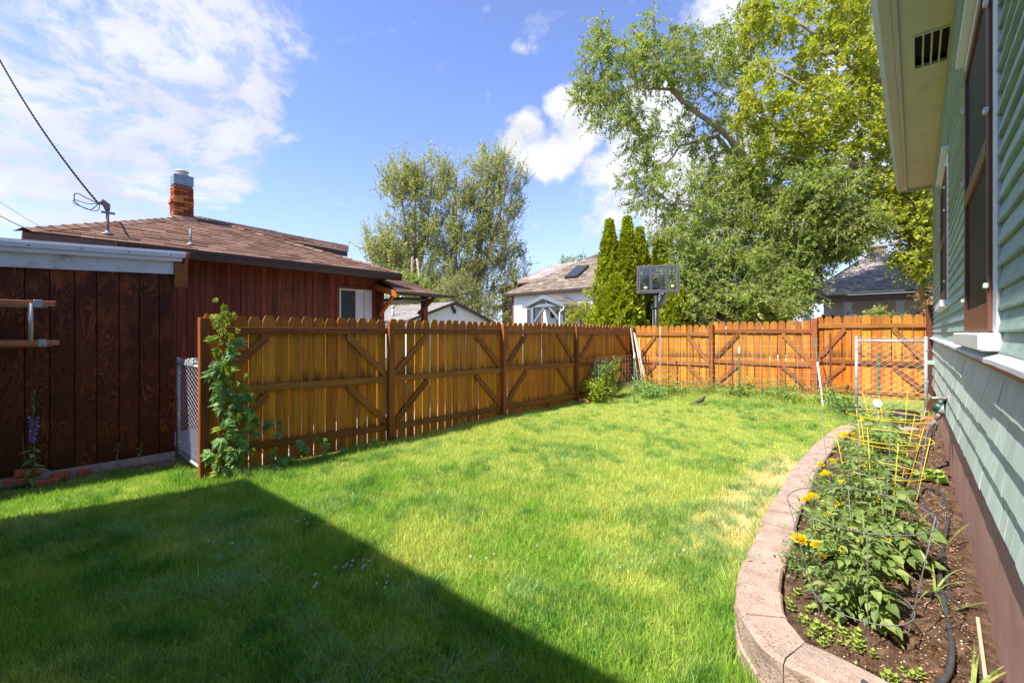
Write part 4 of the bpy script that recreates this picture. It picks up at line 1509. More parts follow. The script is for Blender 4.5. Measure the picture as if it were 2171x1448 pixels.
G1_ = 'steel stakes holding the wire fence'
tpost('green steel stake with white tip in front of the middle back fence panel', atZ(1567, 852, .15), 1.16, cap='pole_white', grp=G1_)
tpost('green steel stake with white tip beside the bundle of leaning poles', atZ(1345, 848, .1), 1.05, cap='pole_white', grp=G1_)
tpost('rusty thin stake left of the white tipped green stake', (-3.0, 10.6, .15), 1.22, mat='rust', grp=G1_)
tpost('dark steel rod with yellow wooden tip rising above the back fence', (-4.69, 10.69, .12), 1.62, cap='bamboo', mat='galvdull', studs=False, grp=G1_)
tpost('rusty brown stake in front of the last back fence panel', (-1.22, 10.55, .2), 1.40, mat='rust', grp=G1_)
tpost('green steel stake seen through the open chain link gate', (-.46, 9.75, .2), 1.05, grp=G1_)

st = thing('leaning_pole', 'white plastic pole leaning in front of the brown fence post', 'pole')
a, b = atZ(1747, 878, .1), Vector((-1.55, 11.05, 1.5))
q = MB(); q.tube([a, a.lerp(b, .6)], .016, 8); q.build('shaft', M['pole_white'], st, smooth=True)
q = MB(); q.tube([a.lerp(b, .6), a.lerp(b, .98)], .013, 8); q.build('upper_shaft', M['tpost'], st, smooth=True)
q = MB(); q.bbox(tuple(a.lerp(b, .62) - Vector((.02, .02, .04))), tuple(a.lerp(b, .62) + Vector((.02, .02, .05))), .01); q.build('coupling', M['pole_white'], st)

pl = [(1337, 696, 1340, 840, 'galvdull', .018, 'grey metal pole, tallest and straightest of the bundle in the fence corner'),
      (1344, 706, 1352, 838, 'bamboo', .014, 'tan wooden stake in the corner bundle behind the grey pole'),
      (1345, 706, 1360, 836, 'pole_white', .012, 'pale stake with light tip in the corner bundle'),
      (1355, 717, 1349, 834, 'bamboo', .013, 'straight pale wooden stake leaning outward in the corner bundle'),
      (1330, 777, 1341, 842, 'galv', .010, 'short shiny metal rod at the front of the corner bundle'),
      (1349, 735, 1350, 835, 'rust', .010, 'short brown rod hidden among the corner poles')]
for (x0, y0, x1, y1, mt, rd, lb) in pl:
    base = atZ(x1, y1, .1)
    base = Vector((base.x - .1, min(base.y, 10.9), .08)) if False else Vector((-5.15 + (x1 - 1340) * .012, 10.5, .08))
    top = atY(x0, y0, 11.0)
    q = MB(); q.tube([base, top], rd, 8)
    o = q.build('garden_stake', M[mt], smooth=True)
    tag(o, lb, 'stake', 'bundle of poles in the fence corner')

# ================================================================== ladder on the shed
LX = -6.72
lad = thing('ladder', 'orange fibreglass extension ladder hung sideways on the brown shed', 'ladder', (LX, 0, 0))
y1 = atX(118, 645, LX).y
for zz, nm, dy in ((1.905, 'rail', 0), (1.50, 'rail', .03)):
    q = MB(); q.bbox((-.012, -3.0, zz - .032), (.012, y1 + dy, zz + .022), .003); q.build(nm, M['fiberglass'], lad)
    q = MB(); q.bbox((-.05, -3.0, zz - .048), (-.018, y1 - .06 + dy, zz - .004), .003); q.build('fly_rail', M['alu'] if dy == 0 else M['fiberglass'], lad)
    q = MB(); q.bbox((-.03, y1 - .16 + dy, zz - .045), (.018, y1 - .095 + dy, zz + .03), .003); q.build('bracket', M['alu'], lad)
    q = MB(); q.bbox((-.014, y1 + dy, zz - .03), (.014, y1 + dy + .012, zz + .02), .003); q.build('end_cap', M['blackplastic'], lad)
yr = atX(65, 690, LX).y
for k in range(10):
    q = MB(); q.tube([(0, yr - k * .305, 1.49), (0, yr - k * .305, 1.90)], .019, 10); q.build('rung', M['alu'], lad, smooth=True)
for yy in (-.6, -2.2):
    q = MB(); q.bbox((-.235, yy, 1.87), (.03, yy + .03, 1.885), .002); q.bbox((.02, yy, 1.87), (.03, yy + .03, 1.95), .002); q.build('hook', M['galv'], lad)

# ================================================================== bricks by the shed
rr = random.Random(3)
bricks = [((-6.82, .10, .155), (0.04, .10, 1.45), 'red brick lying on top of the small pile below the bellflower', 1), ((-6.80, .02, .085), (0, 0, 1.3), 'red brick under the top brick of the small pile by the shed', 1),
          ((-6.76, .33, .085), (0, -.05, 1.2), 'reddish brick end resting at the far side of the small pile', .7), ((-6.70, .22, .05), (.06, .02, 1.9), 'orange brick sunk in the grass in front of the pile', .9),
          ((-6.86, .52, .05), (0, .08, 1.5), 'small brick piece lying against the concrete footing', .6)]
for (p, r_, lb, s) in bricks:
    q = MB(); q.bbox((-.10, -.048, -.031), (.10, .048, .031), .006)
    o = q.build('brick', M['brickred'], loc=p, rot=r_)
    o.scale = (s, 1, 1)
    tag(o, lb, 'brick', 'loose bricks by the shed')
q = MB(); q.bbox((-.10, -.05, -.03), (.10, .05, .03), .008)
o = q.build('brick', M['brickred'], loc=(-5.48, 8.5, .07), rot=(.1, .2, .6)); tag(o, 'lone reddish brick at the foot of a brown fence post', 'brick')
# ================================================================== white garage
def lap_wall(mb, a, b, z0, z1, out, exp=.2):
    """lap siding courses on a straight wall a-b (plan points), out = plan normal"""
    a, b, o = Vector((*a, 0)), Vector((*b, 0)), Vector((*out, 0))
    z = z0
    while z < z1 - .01:
        zt = min(z1, z + exp)
        mb.hexa([a + Vector((0, 0, z)) + o * .022, b + Vector((0, 0, z)) + o * .022, b + Vector((0, 0, z)) - o * .01, a + Vector((0, 0, z)) - o * .01,
                 a + Vector((0, 0, zt)) + o * .006, b + Vector((0, 0, zt)) + o * .006, b + Vector((0, 0, zt)) - o * .01, a + Vector((0, 0, zt)) - o * .01])
        z = zt


gar = thing('garage', 'small white garage with grey gable roof and floodlight high in the gable', 'garage')
gX = -23.0
pk = atX(960, 640, gX)
rt = atX(1045, 684, gX)
hw = rt.y - pk.y
yl = pk.y - hw
ze = rt.z
mb = MB()
inn = .35
mb.v = []
zi = ze + (pk.z - ze) * inn / hw - .1
for (x0, x1) in ((gX - 10, gX - .02),):
    mb.box((x0, yl + inn, -.05), (x1, rt.y - inn, zi))
    mb.prism([(yl + inn, zi), (rt.y - inn, zi), (pk.y, pk.z - .1)], 'x', x0, x1)
mb.build('wall', M['siding_white'], gar)
z = 0
rr = random.Random(2)
while z < pk.z - .3:
    z2 = min(z + .3, pk.z - .15)
    k0 = max(0, (z - zi) / (pk.z - .1 - zi))
    k1 = max(0, (z2 - zi) / (pk.z - .1 - zi))
    a0, b0_ = yl + inn + (hw - inn) * k0, rt.y - inn - (hw - inn) * k0
    a1, b1_ = yl + inn + (hw - inn) * k1, rt.y - inn - (hw - inn) * k1
    q = MB()
    q.hexa([(gX - .01, a0, z), (gX + .03, a0, z), (gX + .03, b0_, z), (gX - .01, b0_, z), (gX - .01, a1, z2), (gX + .008, a1, z2), (gX + .008, b1_, z2), (gX - .01, b1_, z2)])
    q.build('siding_board', M['siding_white'], gar)
    z = z2
A0, A1 = Vector((gX + .3, yl, ze)), Vector((gX - 10.4, yl, ze))
B0, B1 = Vector((gX + .3, rt.y, ze)), Vector((gX - 10.4, rt.y, ze))
R0, R1 = Vector((gX + .3, pk.y, pk.z)), Vector((gX - 10.4, pk.y, pk.z))
rf = deck_slab([[A1, A0, R0, R1], [B0, B1, R1, R0]], M['darktrim'], 'roof', gar, .1)
roof_face([A1, A0, R0, R1], M['sh_light'], 'shingles', rf, .15, .35, seed=2)
roof_face([B0, B1, R1, R0], M['sh_light'], 'shingles', rf, .15, .35, seed=3)
for (p, q_) in ((A0, R0), (B0, R0)):
    q = MB(); q.beam(p + Vector((.02, 0, -.06)), q_ + Vector((.02, 0, -.06)), .03, .17); q.build('barge_board', M['darktrim'], gar)
fl = atX(961, 655, gX + .1)
q = MB(); q.bbox((gX + .03, fl.y - .12, fl.z - .05), (gX + .12, fl.y + .12, fl.z + .25), .02); q.bbox((gX + .05, fl.y + .02, fl.z - .3), (gX + .2, fl.y + .2, fl.z - .02), .03)
fo_ = q.build('floodlight', M['blackplastic'], gar)
q = MB(); q.lathe([(0, .1), (.09, .06), (.1, 0), (0, 0)], 12, Matrix.Translation((gX + .16, fl.y + .05, fl.z + .18)) @ Matrix.Rotation(1.2, 4, 'Y')); q.build('lamp_head', M['white'], fo_, smooth=True)
vp = atY(833, 655, yl + 1.0)
q = MB(); q.tube([(vp.x, vp.y, ze), (vp.x, vp.y, vp.z + .1)], .09, 10); q.lathe([(.14, 0), (.14, .08), (0, .14)], 10, Matrix.Translation((vp.x, vp.y, vp.z + .1))); q.build('flue_pipe', M['galv'], gar, smooth=True)

# ================================================================== white house with tan roof
WY = 17.9
wh = thing('white_house', 'white lap sided house with tan hip roof, skylight and small gabled porch', 'house')
wx0 = atY(1088, 660, WY).x
wx1 = -9.8
mb = MB(); mb.box((wx0 + .02, WY, -.05), (wx1, WY + 8, 3.7)); mb.build('wall', M['siding_white'], wh)
z = .3
while z < 3.6:
    q = MB()
    lap_wall(q, (wx0, WY), (wx1, WY), z, min(z + .2, 3.66), (0, -1), .2)
    q.build('siding_board', M['siding_white'], wh)
    z += .2
q = MB(); q.bbox((wx0 - .06, WY - .05, 0), (wx0 + .05, WY + .06, 3.66), .004); q.build('corner_board', M['redtrim'], wh)
ec = Vector((wx0 - .5, WY - .28, 3.66))
d_ = 3.6
pz = 5.86
er = Vector((ec.x + 2 * d_, ec.y, ec.z))
pkf = Vector((ec.x + d_, ec.y + d_, pz))
pkb = pkf + Vector((0, 4.5, 0))
bl_, br_ = ec + Vector((0, 9.5, 0)), er + Vector((0, 9.5, 0))
rf = deck_slab([[ec, er, pkf], [bl_, ec, pkf, pkb], [er, br_, pkb, pkf]], M['darktrim'], 'roof', wh, .14)
roof_face([ec, er, pkf], M['sh_tan'], 'shingles', rf, .14, .32, seed=2, lift=.02)
roof_face([bl_, ec, pkf, pkb], M['sh_tan'], 'shingles', rf, .14, .32, seed=3, lift=.02)
roof_face([er, br_, pkb, pkf], M['sh_tan'], 'shingles', rf, .14, .32, seed=4, lift=.02)
q = MB(); q.box((ec.x, ec.y - .10, ec.z - .12), (er.x, ec.y - .001, ec.z + .01)); q.build('gutter', M['darktrim'], wh)


def on_roof(px, py):                            # point of the front roof plane along a line of sight
    a = Vector(ray(px, py))
    sl = (pz - ec.z) / d_
    # z = ec.z + sl*(y-ec.y)
    tt = (ec.z - sl * ec.y - CAM_H) / (a.z - sl * a.y)
    return Vector((a.x * tt, a.y * tt, CAM_H + a.z * tt))


cs = [on_roof(*p) for p in ((1208, 588), (1226, 588), (1240, 571), (1222, 571))]
cx = sum((c.x for c in cs)) / 4; cy = sum((c.y for c in cs)) / 4
sl = (pz - ec.z) / d_
S0 = [Vector((cx - .38, cy - .55, ec.z + sl * (cy - .55 - ec.y))), Vector((cx + .38, cy - .55, ec.z + sl * (cy - .55 - ec.y))), Vector((cx + .38, cy + .55, ec.z + sl * (cy + .55 - ec.y))), Vector((cx - .38, cy + .55, ec.z + sl * (cy + .55 - ec.y)))]
nrm = Vector((0, -sl, 1)).normalized()
q = MB(); q.hexa([*[s for s in S0], *[s + nrm * .14 for s in S0]]); sk = q.build('skylight', M['darktrim'], wh)
ctr = sum(S0, Vector()) / 4
q = MB(); q.poly([ctr + (s - ctr) * .8 + nrm * .145 for s in S0]); q.build('pane', M['glass'], sk)


def wpane(par, x0, x1, z0, z1, y, mat='glass', frame='siding_white', fw=.06, mull=(), name='window', hm=()):
    q = MB()
    q.bbox((x0 - fw, y - .05, z0 - fw), (x0, y + .02, z1 + fw), .004); q.bbox((x1, y - .05, z0 - fw), (x1 + fw, y + .02, z1 + fw), .004)
    q.bbox((x0, y - .05, z1), (x1, y + .02, z1 + fw), .004); q.bbox((x0, y - .05, z0 - fw), (x1, y + .02, z0), .004)
    for k in mull:
        xm = x0 + (x1 - x0) * k
        q.box((xm - .025, y - .045, z0), (xm + .025, y + .02, z1))
    for k in hm:
        zm = z0 + (z1 - z0) * k
        q.box((x0, y - .043, zm - .02), (x1, y + .018, zm + .02))
    w_ = q.build(name, M[frame], par)
    q = MB(); q.box((x0, y - .026, z0), (x1, y - .010, z1)); q.build('pane', M[mat], w_)
    return w_


f0, f1 = atY(1120, 655, WY), atY(1150, 690, WY)
wpane(wh, f0.x, f1.x, .9, atY(1135, 656, WY).z, WY - .03, frame='apt', mull=(.45,), hm=(.35,))
f0, f1 = atY(1184, 664, WY), atY(1203, 664, WY)
dr = MB(); dr.bbox((f0.x, WY - .06, 0), (f1.x, WY - .03, f0.z), .005)
dr = dr.build('door', M['white'], wh)
for k in (0.18, 0.55):
    q = MB(); xx = f0.x + (f1.x - f0.x) * k; q.box((xx, WY - .066, 1.0), (xx + (f1.x - f0.x) * .27, WY - .0605, f0.z - .25)); q.build('pane', M['doorwood'], dr)
q = MB(); q.bbox((f0.x - .08, WY - .07, 0), (f0.x - .01, WY - .02, f0.z + .08), .004); q.bbox((f1.x + .01, WY - .07, 0), (f1.x + .08, WY - .02, f0.z + .08), .004); q.bbox((f0.x - .01, WY - .07, f0.z + .01), (f1.x + .01, WY - .02, f0.z + .08), .004); q.build('door_trim', M['deck'], wh)
for px in (1171, 1212):
    c = atY(px, 668, WY - .12)
    q = MB(); q.lathe([(0, -.16), (.09, -.14), (.11, .08), (.14, .10), (.05, .18), (0, .2)], 6, Matrix.Translation(c)); q.box((c.x - .02, WY - .08, c.z - .04), (c.x + .02, WY - .01, c.z + .08)); q.build('wall_lantern', M['blackplastic'], wh)
f0 = atY(1233, 650, WY).x
wpane(wh, f0, f0 + .85, .9, 2.35, WY - .03, frame='apt', mat='glass', hm=(.4,))
wpane(wh, f0 + 1.05, f0 + 1.9, .9, 2.35, WY - .03, frame='apt', mat='glass', hm=(.4,))
# porch
PY = WY - 1.75
a_ = atY(1152, 627, PY)
l_, r_ = atY(1108, 649, PY), atY(1197, 646, PY)
zl = (l_.z + r_.z) / 2
pa, pb_, pc = Vector((l_.x, PY, zl)), Vector((a_.x, PY, a_.z)), Vector((r_.x, PY, zl))
dy = Vector((0, 1.72, 0))
prf = deck_slab([[pa, pb_, pb_ + dy, pa + dy], [pb_, pc, pc + dy, pb_ + dy]], M['deck'], 'porch_roof', wh, .08)
roof_face([pa + dy, pa, pb_, pb_ + dy], M['sh_tan'], 'shingles', prf, .14, .32, seed=12)
roof_face([pc, pc + dy, pb_ + dy, pb_], M['sh_tan'], 'shingles', prf, .14, .32, seed=13)
q = MB(); q.beam(pa + Vector((0, -.02, -.05)), pb_ + Vector((0, -.02, -.05)), .05, .16); q.beam(pc + Vector((0, -.025, -.05)), pb_ + Vector((0, -.025, -.05)), .05, .16); q.build('barge_board', M['deck'], wh)
xl, xr = atY(1130, 690, PY + .12).x, atY(1192, 690, PY + .12).x
for x in (xl, xr):
    q = MB(); q.bbox((x - .08, PY + .04, 0), (x + .08, PY + .2, zl), .01); q.build('porch_post', M['deck'], wh)
q = MB(); q.bbox((xl - .1, PY + .05, zl - .08), (xr + .1, PY + .19, zl + .06), .01); q.build('tie_beam', M['deck'], wh)
q = MB(); q.bbox(((xl + xr) / 2 - .07, PY + .06, zl + .07), ((xl + xr) / 2 + .07, PY + .17, a_.z - .12), .01); q.build('king_post', M['deck'], wh)
for s, x in ((1, xl + .08), (-1, xr - .08)):
    q = MB(); q.beam((x, PY + .12, zl - .75), (x + s * .62, PY + .12, zl - .08), .09, .09, up=(0, 1, 0)); q.build('brace', M['deck'], wh)
q = MB()
for x, s in ((l_.x, 1), (r_.x, -1)):
    q.tube([(x + s * .02, PY - .03, zl - .05), (x + s * .02, PY - .03, zl - .2), (x + s * .25, PY + .0, zl - .35), (x + s * .27, PY + .0, .2)], .04, 8)
q.build('downpipe', M['whitemetal'], wh)
# taller rear part
c0 = at(1097, 595, 31)
D2 = 1.75
e0_ = Vector((c0.x, c0.y, c0.z)); e1_ = e0_ + Vector((11, 0, 0)); e2_ = e1_ + Vector((0, 2 * D2, 0)); e3_ = e0_ + Vector((0, 2 * D2, 0))
r0_ = e0_ + Vector((D2, D2, 1.12)); r1_ = e1_ + Vector((-D2, D2, 1.12))
rear = deck_slab([[e0_, e1_, r1_, r0_], [e3_, e0_, r0_], [e1_, e2_, r1_], [e2_, e3_, r0_, r1_]], M['apt'], 'rear_roof', wh, .2)
roof_face([e0_, e1_, r1_, r0_], M['sh_grey'], 'shingles', rear, .2, .5, seed=5)
roof_face([e3_, e0_, r0_], M['sh_grey'], 'shingles', rear, .2, .5, seed=5)
mb = MB(); mb.box((e0_.x + .6, e0_.y + .6, 0), (e1_.x, e2_.y - .5, e0_.z - .1)); mb.build('rear_wall', M['siding_white'], wh)

# black animal figure on a pole by the porch
fg = atY(1215, 688, WY - .8)
orn = thing('garden_ornament', 'black metal prancing animal figure near the white house door', 'ornament', (fg.x, fg.y, 0))
z0 = fg.z + .05
q = MB(); q.tube([(0, 0, 0), (0, 0, z0 - .05)], .02, 6); q.box((-.22, -.03, z0 - .05), (.22, .03, z0 - .03)); q.build('stand', M['blackplastic'], orn)
q = MB()
q.tube([(-.2, 0, z0 + .25), (-.05, 0, z0 + .27), (.1, 0, z0 + .28), (.16, 0, z0 + .36), (.17, 0, z0 + .47), (.12, 0, z0 + .52), (.05, 0, z0 + .5)], [.05, .07, .075, .06, .045, .045, .02], 8)
for (x, dx) in ((-.18, -.05), (-.13, .04), (.08, -.04), (.12, .09)):
    q.tube([(x, 0, z0 + .24), (x + dx, 0, z0 + .12), (x + dx * .6, 0, z0 - .03)], [.03, .018, .014], 6)
q.tube([(.15, 0, z0 + .5), (.2, 0, z0 + .6), (.14, 0, z0 + .66)], [.02, .012, .006], 5)
q.tube([(-.2, 0, z0 + .27), (-.27, 0, z0 + .22), (-.28, 0, z0 + .12)], [.02, .015, .008], 5)
q.build('figure', M['blackplastic'], orn, smooth=True)

# ================================================================== brown apartment block
apx = at(1082, 640, 42)
apt = thing('apartment_building', 'tall brown apartment block with stacked balconies behind the white house', 'building')
mb = MB(); mb.box((apx.x, apx.y, -.05), (apx.x + 8, apx.y + 12, 5.6)); mb.build('wall', M['apt'], apt)
tl = at(1068, 618, 41.5)
mb = MB()
mb.hexa([(apx.x - .9, apx.y - .8, tl.z - .1), (apx.x + 3.2, apx.y - .8, tl.z + 1.0), (apx.x + 3.2, apx.y + 12, tl.z + 1.0), (apx.x - .9, apx.y + 12, tl.z - .1), (apx.x - .9, apx.y - .8, tl.z + .15), (apx.x + 3.2, apx.y - .8, tl.z + 1.25), (apx.x + 3.2, apx.y + 12, tl.z + 1.25), (apx.x - .9, apx.y + 12, tl.z + .15)])
mb.build('roof', M['darktrim'], apt)
for px, dpt in ((1068, 43.5), (1074, 42), (1079, 41)):
    p = at(px, 650, dpt)
    q = MB(); q.bbox((p.x - .12, p.y - .12, 0), (p.x + .12, p.y + .12, tl.z), .01); q.build('balcony_post', M['apt'], apt)
bz = at(1070, 648, 42).z
p0_, p1_ = at(1064, 648, 43.5), at(1084, 648, 41)
for zz in (bz, bz - 2.6):
    q = MB(); q.box((p0_.x, p1_.y - .2, zz - .35), (apx.x + .02, p0_.y + .6, zz)); q.build('balcony', M['darktrim'], apt)
for zz in (bz + .9, bz - 1.7):
    q = MB(); q.tube([(p0_.x, p0_.y + .4, zz), (p1_.x, p1_.y - .1, zz)], .03, 5); q.build('railing', M['apt'], apt)
for (pa_, pb2, z0, z1) in ((1087, 1093, bz + .7, bz + 2.1), (1087, 1093, bz - 1.9, bz - .5)):
    x0, x1 = atY(pa_, 640, apx.y).x, atY(pb2, 640, apx.y).x
    wpane(apt, x0, x1, z0, z1, apx.y, frame='darktrim')

# ================================================================== grey house under the trees
GYF = 24.2
gh = thing('grey_house', 'low grey house with dark hip roof, brick chimney and shaded columned porch under trees', 'house')
ge0 = atY(1706, 623, GYF - .5)
ge0.z = 3.32
ge1 = Vector((4.6, GYF - .5, 3.32))
gp = at(1850, 535, 22.2)
gp2 = gp + Vector((2.2, 1.5, 0))
gp2 = Vector((gp.x, gp.y + 3, gp.z))
gb0, gb1 = ge0 + Vector((0, 11, 0)), ge1 + Vector((0, 11, 0))
rf = deck_slab([[ge0, ge1, gp], [gb0, ge0, gp, gp2], [ge1, gb1, gp2, gp]], M['darkgrey'], 'roof', gh, .12)
roof_face([ge0, ge1, gp], M['sh_grey'], 'shingles', rf, .13, .25, seed=2)
roof_face([gb0, ge0, gp, gp2], M['sh_grey'], 'shingles', rf, .13, .25, seed=3)
roof_face([ge1, gb1, gp2, gp], M['sh_grey'], 'shingles', rf, .13, .25, seed=4)
x0, x1 = atY(1762, 615, GYF - .62).x, atY(1918, 612, GYF - .62).x
q = MB(); q.tube([(x0, GYF - .60, 3.26), (x1, GYF - .60, 3.27)], .045, 8); q.build('gutter', M['soffit'], gh, smooth=True)
q = MB(); q.box((ge0.x + .3, GYF - .02, 2.97), (ge1.x - .3, GYF + .2, 3.22)); q.box((ge0.x + .3, GYF - .06, 2.93), (ge1.x - .3, GYF + .22, 2.99)); q.build('porch_beam', M['darkgrey'], gh)
for px in (1712, 1798, 1908):
    x = atY(px, 660, GYF + .1).x
    q = MB(); q.bbox((x - .13, GYF - .03, 0), (x + .13, GYF + .23, 2.92), .012); q.bbox((x - .16, GYF - .06, 2.84), (x + .16, GYF + .26, 2.925), .01); cl = q.build('column', M['column_grey'], gh)
    if px == 1798:
        for dg, zz in (('7', 2.34), ('3', 2.12), ('5', 1.90)):
            cu = bpy.data.curves.new('house_number', 'FONT')
            cu.body = dg; cu.size = .24; cu.extrude = .006; cu.align_x = 'CENTER'
            tmp = bpy.data.objects.new('tmp', cu)
            me = bpy.data.meshes.new_from_object(tmp)
            me.materials.clear(); me.materials.append(M['blackplastic'])
            bpy.data.objects.remove(tmp)
            inst('house_number', me, cl, (x, GYF - .042, zz), (math.pi / 2, 0, 0))
BW = GYF + 1.9
mb = MB(); mb.box((ge0.x + .4, BW, -.05), (ge1.x - .4, BW + 7.5, 3.3)); mb.build('wall', M['siding_grey'], gh)
z = .3
while z < 3.1:
    q = MB(); lap_wall(q, (ge0.x + .4, BW), (ge1.x - .4, BW), z, z + .25, (0, -1), .25); q.build('siding_board', M['siding_grey'], gh)
    z += .25
mb = MB(); mb.box((ge0.x, GYF - .1, -.05), (ge1.x, BW, .3)); mb.box((ge0.x + .3, GYF + .3, 3.0), (ge1.x - .3, BW, 3.04)); mb.build('porch_floor', M['siding_grey'], gh)
a, b = atY(1745, 660, BW).x, atY(1770, 660, BW).x
wpane(gh, a, b, 1.0, 2.42, BW - .03, frame='column_grey', mull=(.25,), hm=(.42,))
a, b = atY(1844, 660, BW).x, atY(1880, 660, BW).x
q = MB(); q.bbox((a - .12, BW - .08, .3), (a + .12, BW - .02, 2.5), .005); q.bbox((b - .12, BW - .08, .3), (b + .12, BW - .02, 2.5), .005); q.bbox((a + .12, BW - .08, 2.2), (b - .12, BW - .02, 2.5), .005)
dr = q.build('door', M['darkgrey'], gh)
q = MB(); q.box((a + .17, BW - .06, .3), (b - .17, BW - .03, 2.15)); q.build('door_panel', M['column_grey'], dr)
q = MB(); q.box((a + .26, BW - .066, 1.2), (b - .26, BW - .0605, 2.05)); q.build('door_glass', M['doorwood'], dr)
a, b = atY(1948, 660, BW).x, atY(1985, 660, BW).x
wpane(gh, a, b, 1.0, 2.42, BW - .03, frame='darkgrey', hm=(.5,))
cc = at(1858, 525, 24)
q = MB(); q.bbox((cc.x - .38, cc.y - .3, 4.5), (cc.x + .38, cc.y + .3, cc.z + .02), .02); q.bbox((cc.x - .43, cc.y - .36, cc.z - .05), (cc.x + .43, cc.y + .36, cc.z + .05), .02); q.build('chimney', M['mortar'], gh)

# ================================================================== red car behind the back fence, white canopy
car = thing('parked_car', 'red car with white stripe parked behind the orange back fence, glimpsed through its gaps', 'car', (-1.0, 14.2, .06))
q = MB()
q.prism([(-2.1, .35), (-2.15, .7), (-2.0, .85), (-1.2, .93), (-.7, 1.32), (.6, 1.34), (1.2, .98), (2.0, .9), (2.15, .72), (2.1, .35)], 'y', -.85, .85)
q.build('body', M['redpaint'], car)
q = MB(); q.prism([(-1.12, .95), (-.66, 1.27), (.56, 1.29), (1.06, .98)], 'y', -.862, .862); q.build('window', M['glass'], car)
q = MB(); q.box((-2.0, -.866, .80), (2.0, .866, .88)); q.build('stripe', M['white'], car)
for x in (-1.3, 1.3):
    for yy in (-.78, .78):
        q = MB(); q.lathe([(.15, -.1), (.31, -.1), (.33, -.06), (.33, .06), (.31, .1), (.15, .1)], 18, Matrix.Translation((x, yy, .32)) @ Matrix.Rotation(math.pi / 2, 4, 'X')); wv = q.build('wheel', M['tyre'], car, smooth=True)
        q = MB(); q.lathe([(0, -.08), (.17, -.09), (.17, .09), (0, .08)], 14, Matrix.Translation((x, yy, .32)) @ Matrix.Rotation(math.pi / 2, 4, 'X')); q.build('rim', M['galv'], wv)
can_ = thing('canopy', 'white peaked canopy half hidden by low elm foliage behind the back fence', 'canopy')
c0 = at(1500, 690, 19)
q = MB()
cx, cy = c0.x, c0.y
tp = at(1560, 662, 19.4).z
q.poly([(cx - 1.3, cy - 1, 1.9), (cx + 2.6, cy - 1, 1.9), (cx + 1.4, cy + .8, tp), (cx + .4, cy + .8, tp)])
q.poly([(cx - 1.3, cy - 1, 1.9), (cx + .4, cy + .8, tp), (cx - 1.3, cy + 2.6, 1.9)])
q.poly([(cx + 2.6, cy - 1, 1.9), (cx + 2.6, cy + 2.6, 1.9), (cx + 1.4, cy + .8, tp)])
q.poly([(cx - 1.3, cy + 2.6, 1.9), (cx + .4, cy + .8, tp), (cx + 1.4, cy + .8, tp), (cx + 2.6, cy + 2.6, 1.9)])
q.build('roof', M['white'], can_)
for (x, y) in ((cx - 1.25, cy - .95), (cx + 2.55, cy - .95), (cx - 1.25, cy + 2.55), (cx + 2.55, cy + 2.55)):
    q = MB(); q.tube([(x, y, 0), (x, y, 1.9)], .025, 6); q.build('leg', M['whitemetal'], can_)

# ================================================================== basketball hoop
hp = at(1391, 690, 13.6)
hoop = thing('basketball_hoop', 'dark basketball hoop with clear backboard seen from behind, above the fence corner', 'basketball hoop', (hp.x, hp.y, 0))
# board plane: its right side is nearer; normal points away from the camera
l2, r2 = at(1350, 600, 13.7), at(1441, 592, 13.35)
bx = Vector((r2.x - l2.x, r2.y - l2.y, 0)).normalized()
bn = Vector((-bx.y, bx.x, 0))                    # away from the camera
BWd = Vector((r2.x - l2.x, r2.y - l2.y, 0)).length
ctr = (l2 + r2) / 2
zc_ = at(1395, 592, 13.5).z
Rm = Matrix(((bx.x, bn.x, 0, ctr.x - hp.x), (bx.y, bn.y, 0, ctr.y - hp.y), (0, 0, 1, zc_), (0, 0, 0, 1)))
hw_, hh_ = BWd / 2, .42


def hb(mb, a, b, c=.006): return mb.bbox(a, b, c, Rm)


q = MB()
fr = .10
hb(q, (-hw_, -.03, -hh_), (-hw_ + fr, .03, hh_)); hb(q, (hw_ - fr, -.03, -hh_), (hw_, .03, hh_)); hb(q, (-hw_ + fr, -.03, hh_ - fr), (hw_ - fr, .03, hh_)); hb(q, (-hw_ + fr, -.03, -hh_), (hw_ - fr, .03, -hh_ + fr))
for x in (-.20, .26):
    hb(q, (x - .035, -.03, -hh_ + fr), (x + .035, .025, hh_ - fr))
hb(q, (-.165, -.03, .12), (.225, .025, .17))
bd = q.build('backboard_frame', M['hoopframe'], hoop)
q = MB()
for k in range(17):
    x = -hw_ + .08 + k * (2 * hw_ - .16) / 17
    for z in (hh_ - fr * .6, -hh_ + fr * .4):
        q.box((x, -.034, z), (x + .045, -.029, z + .018), Rm)
for k in range(10):
    z = -hh_ + .1 + k * (2 * hh_ - .2) / 10
    for x in (-hw_ + .04, hw_ - .06, -.21, .25):
        q.box((x, -.034, z), (x + .02, -.029, z + .045), Rm)
o = q.build('frame_slot', M['blackhole'], bd); o['kind'] = 'stuff'
q = MB(); q.box((-hw_ + fr, -.004, -hh_ + fr), (hw_ - fr, .004, hh_ - fr), Rm); q.build('backboard', M['acrylic'], hoop)
q = MB(); q.box((hw_ - .24, -.008, -.24), (hw_ - .16, -.005, -.18), Rm); q.box((-hw_ + .2, -.008, -.26), (-hw_ + .31, -.005, -.23), Rm); q.box((-hw_ + .225, -.008, -.23), (-hw_ + .285, -.005, -.205), Rm); q.build('sticker', M['white'], hoop)
q = MB(); q.tube([(0, 0, 0), (0, 0, zc_ - .40)], .055, 12); q.build('pole', M['hoopgrey'], hoop, smooth=True)
q = MB(); q.tube([(-.08, -.03, 0), (-.08, -.03, 2.35)], .03, 8); q.build('lift_rod', M['hoopgrey'], hoop, smooth=True)
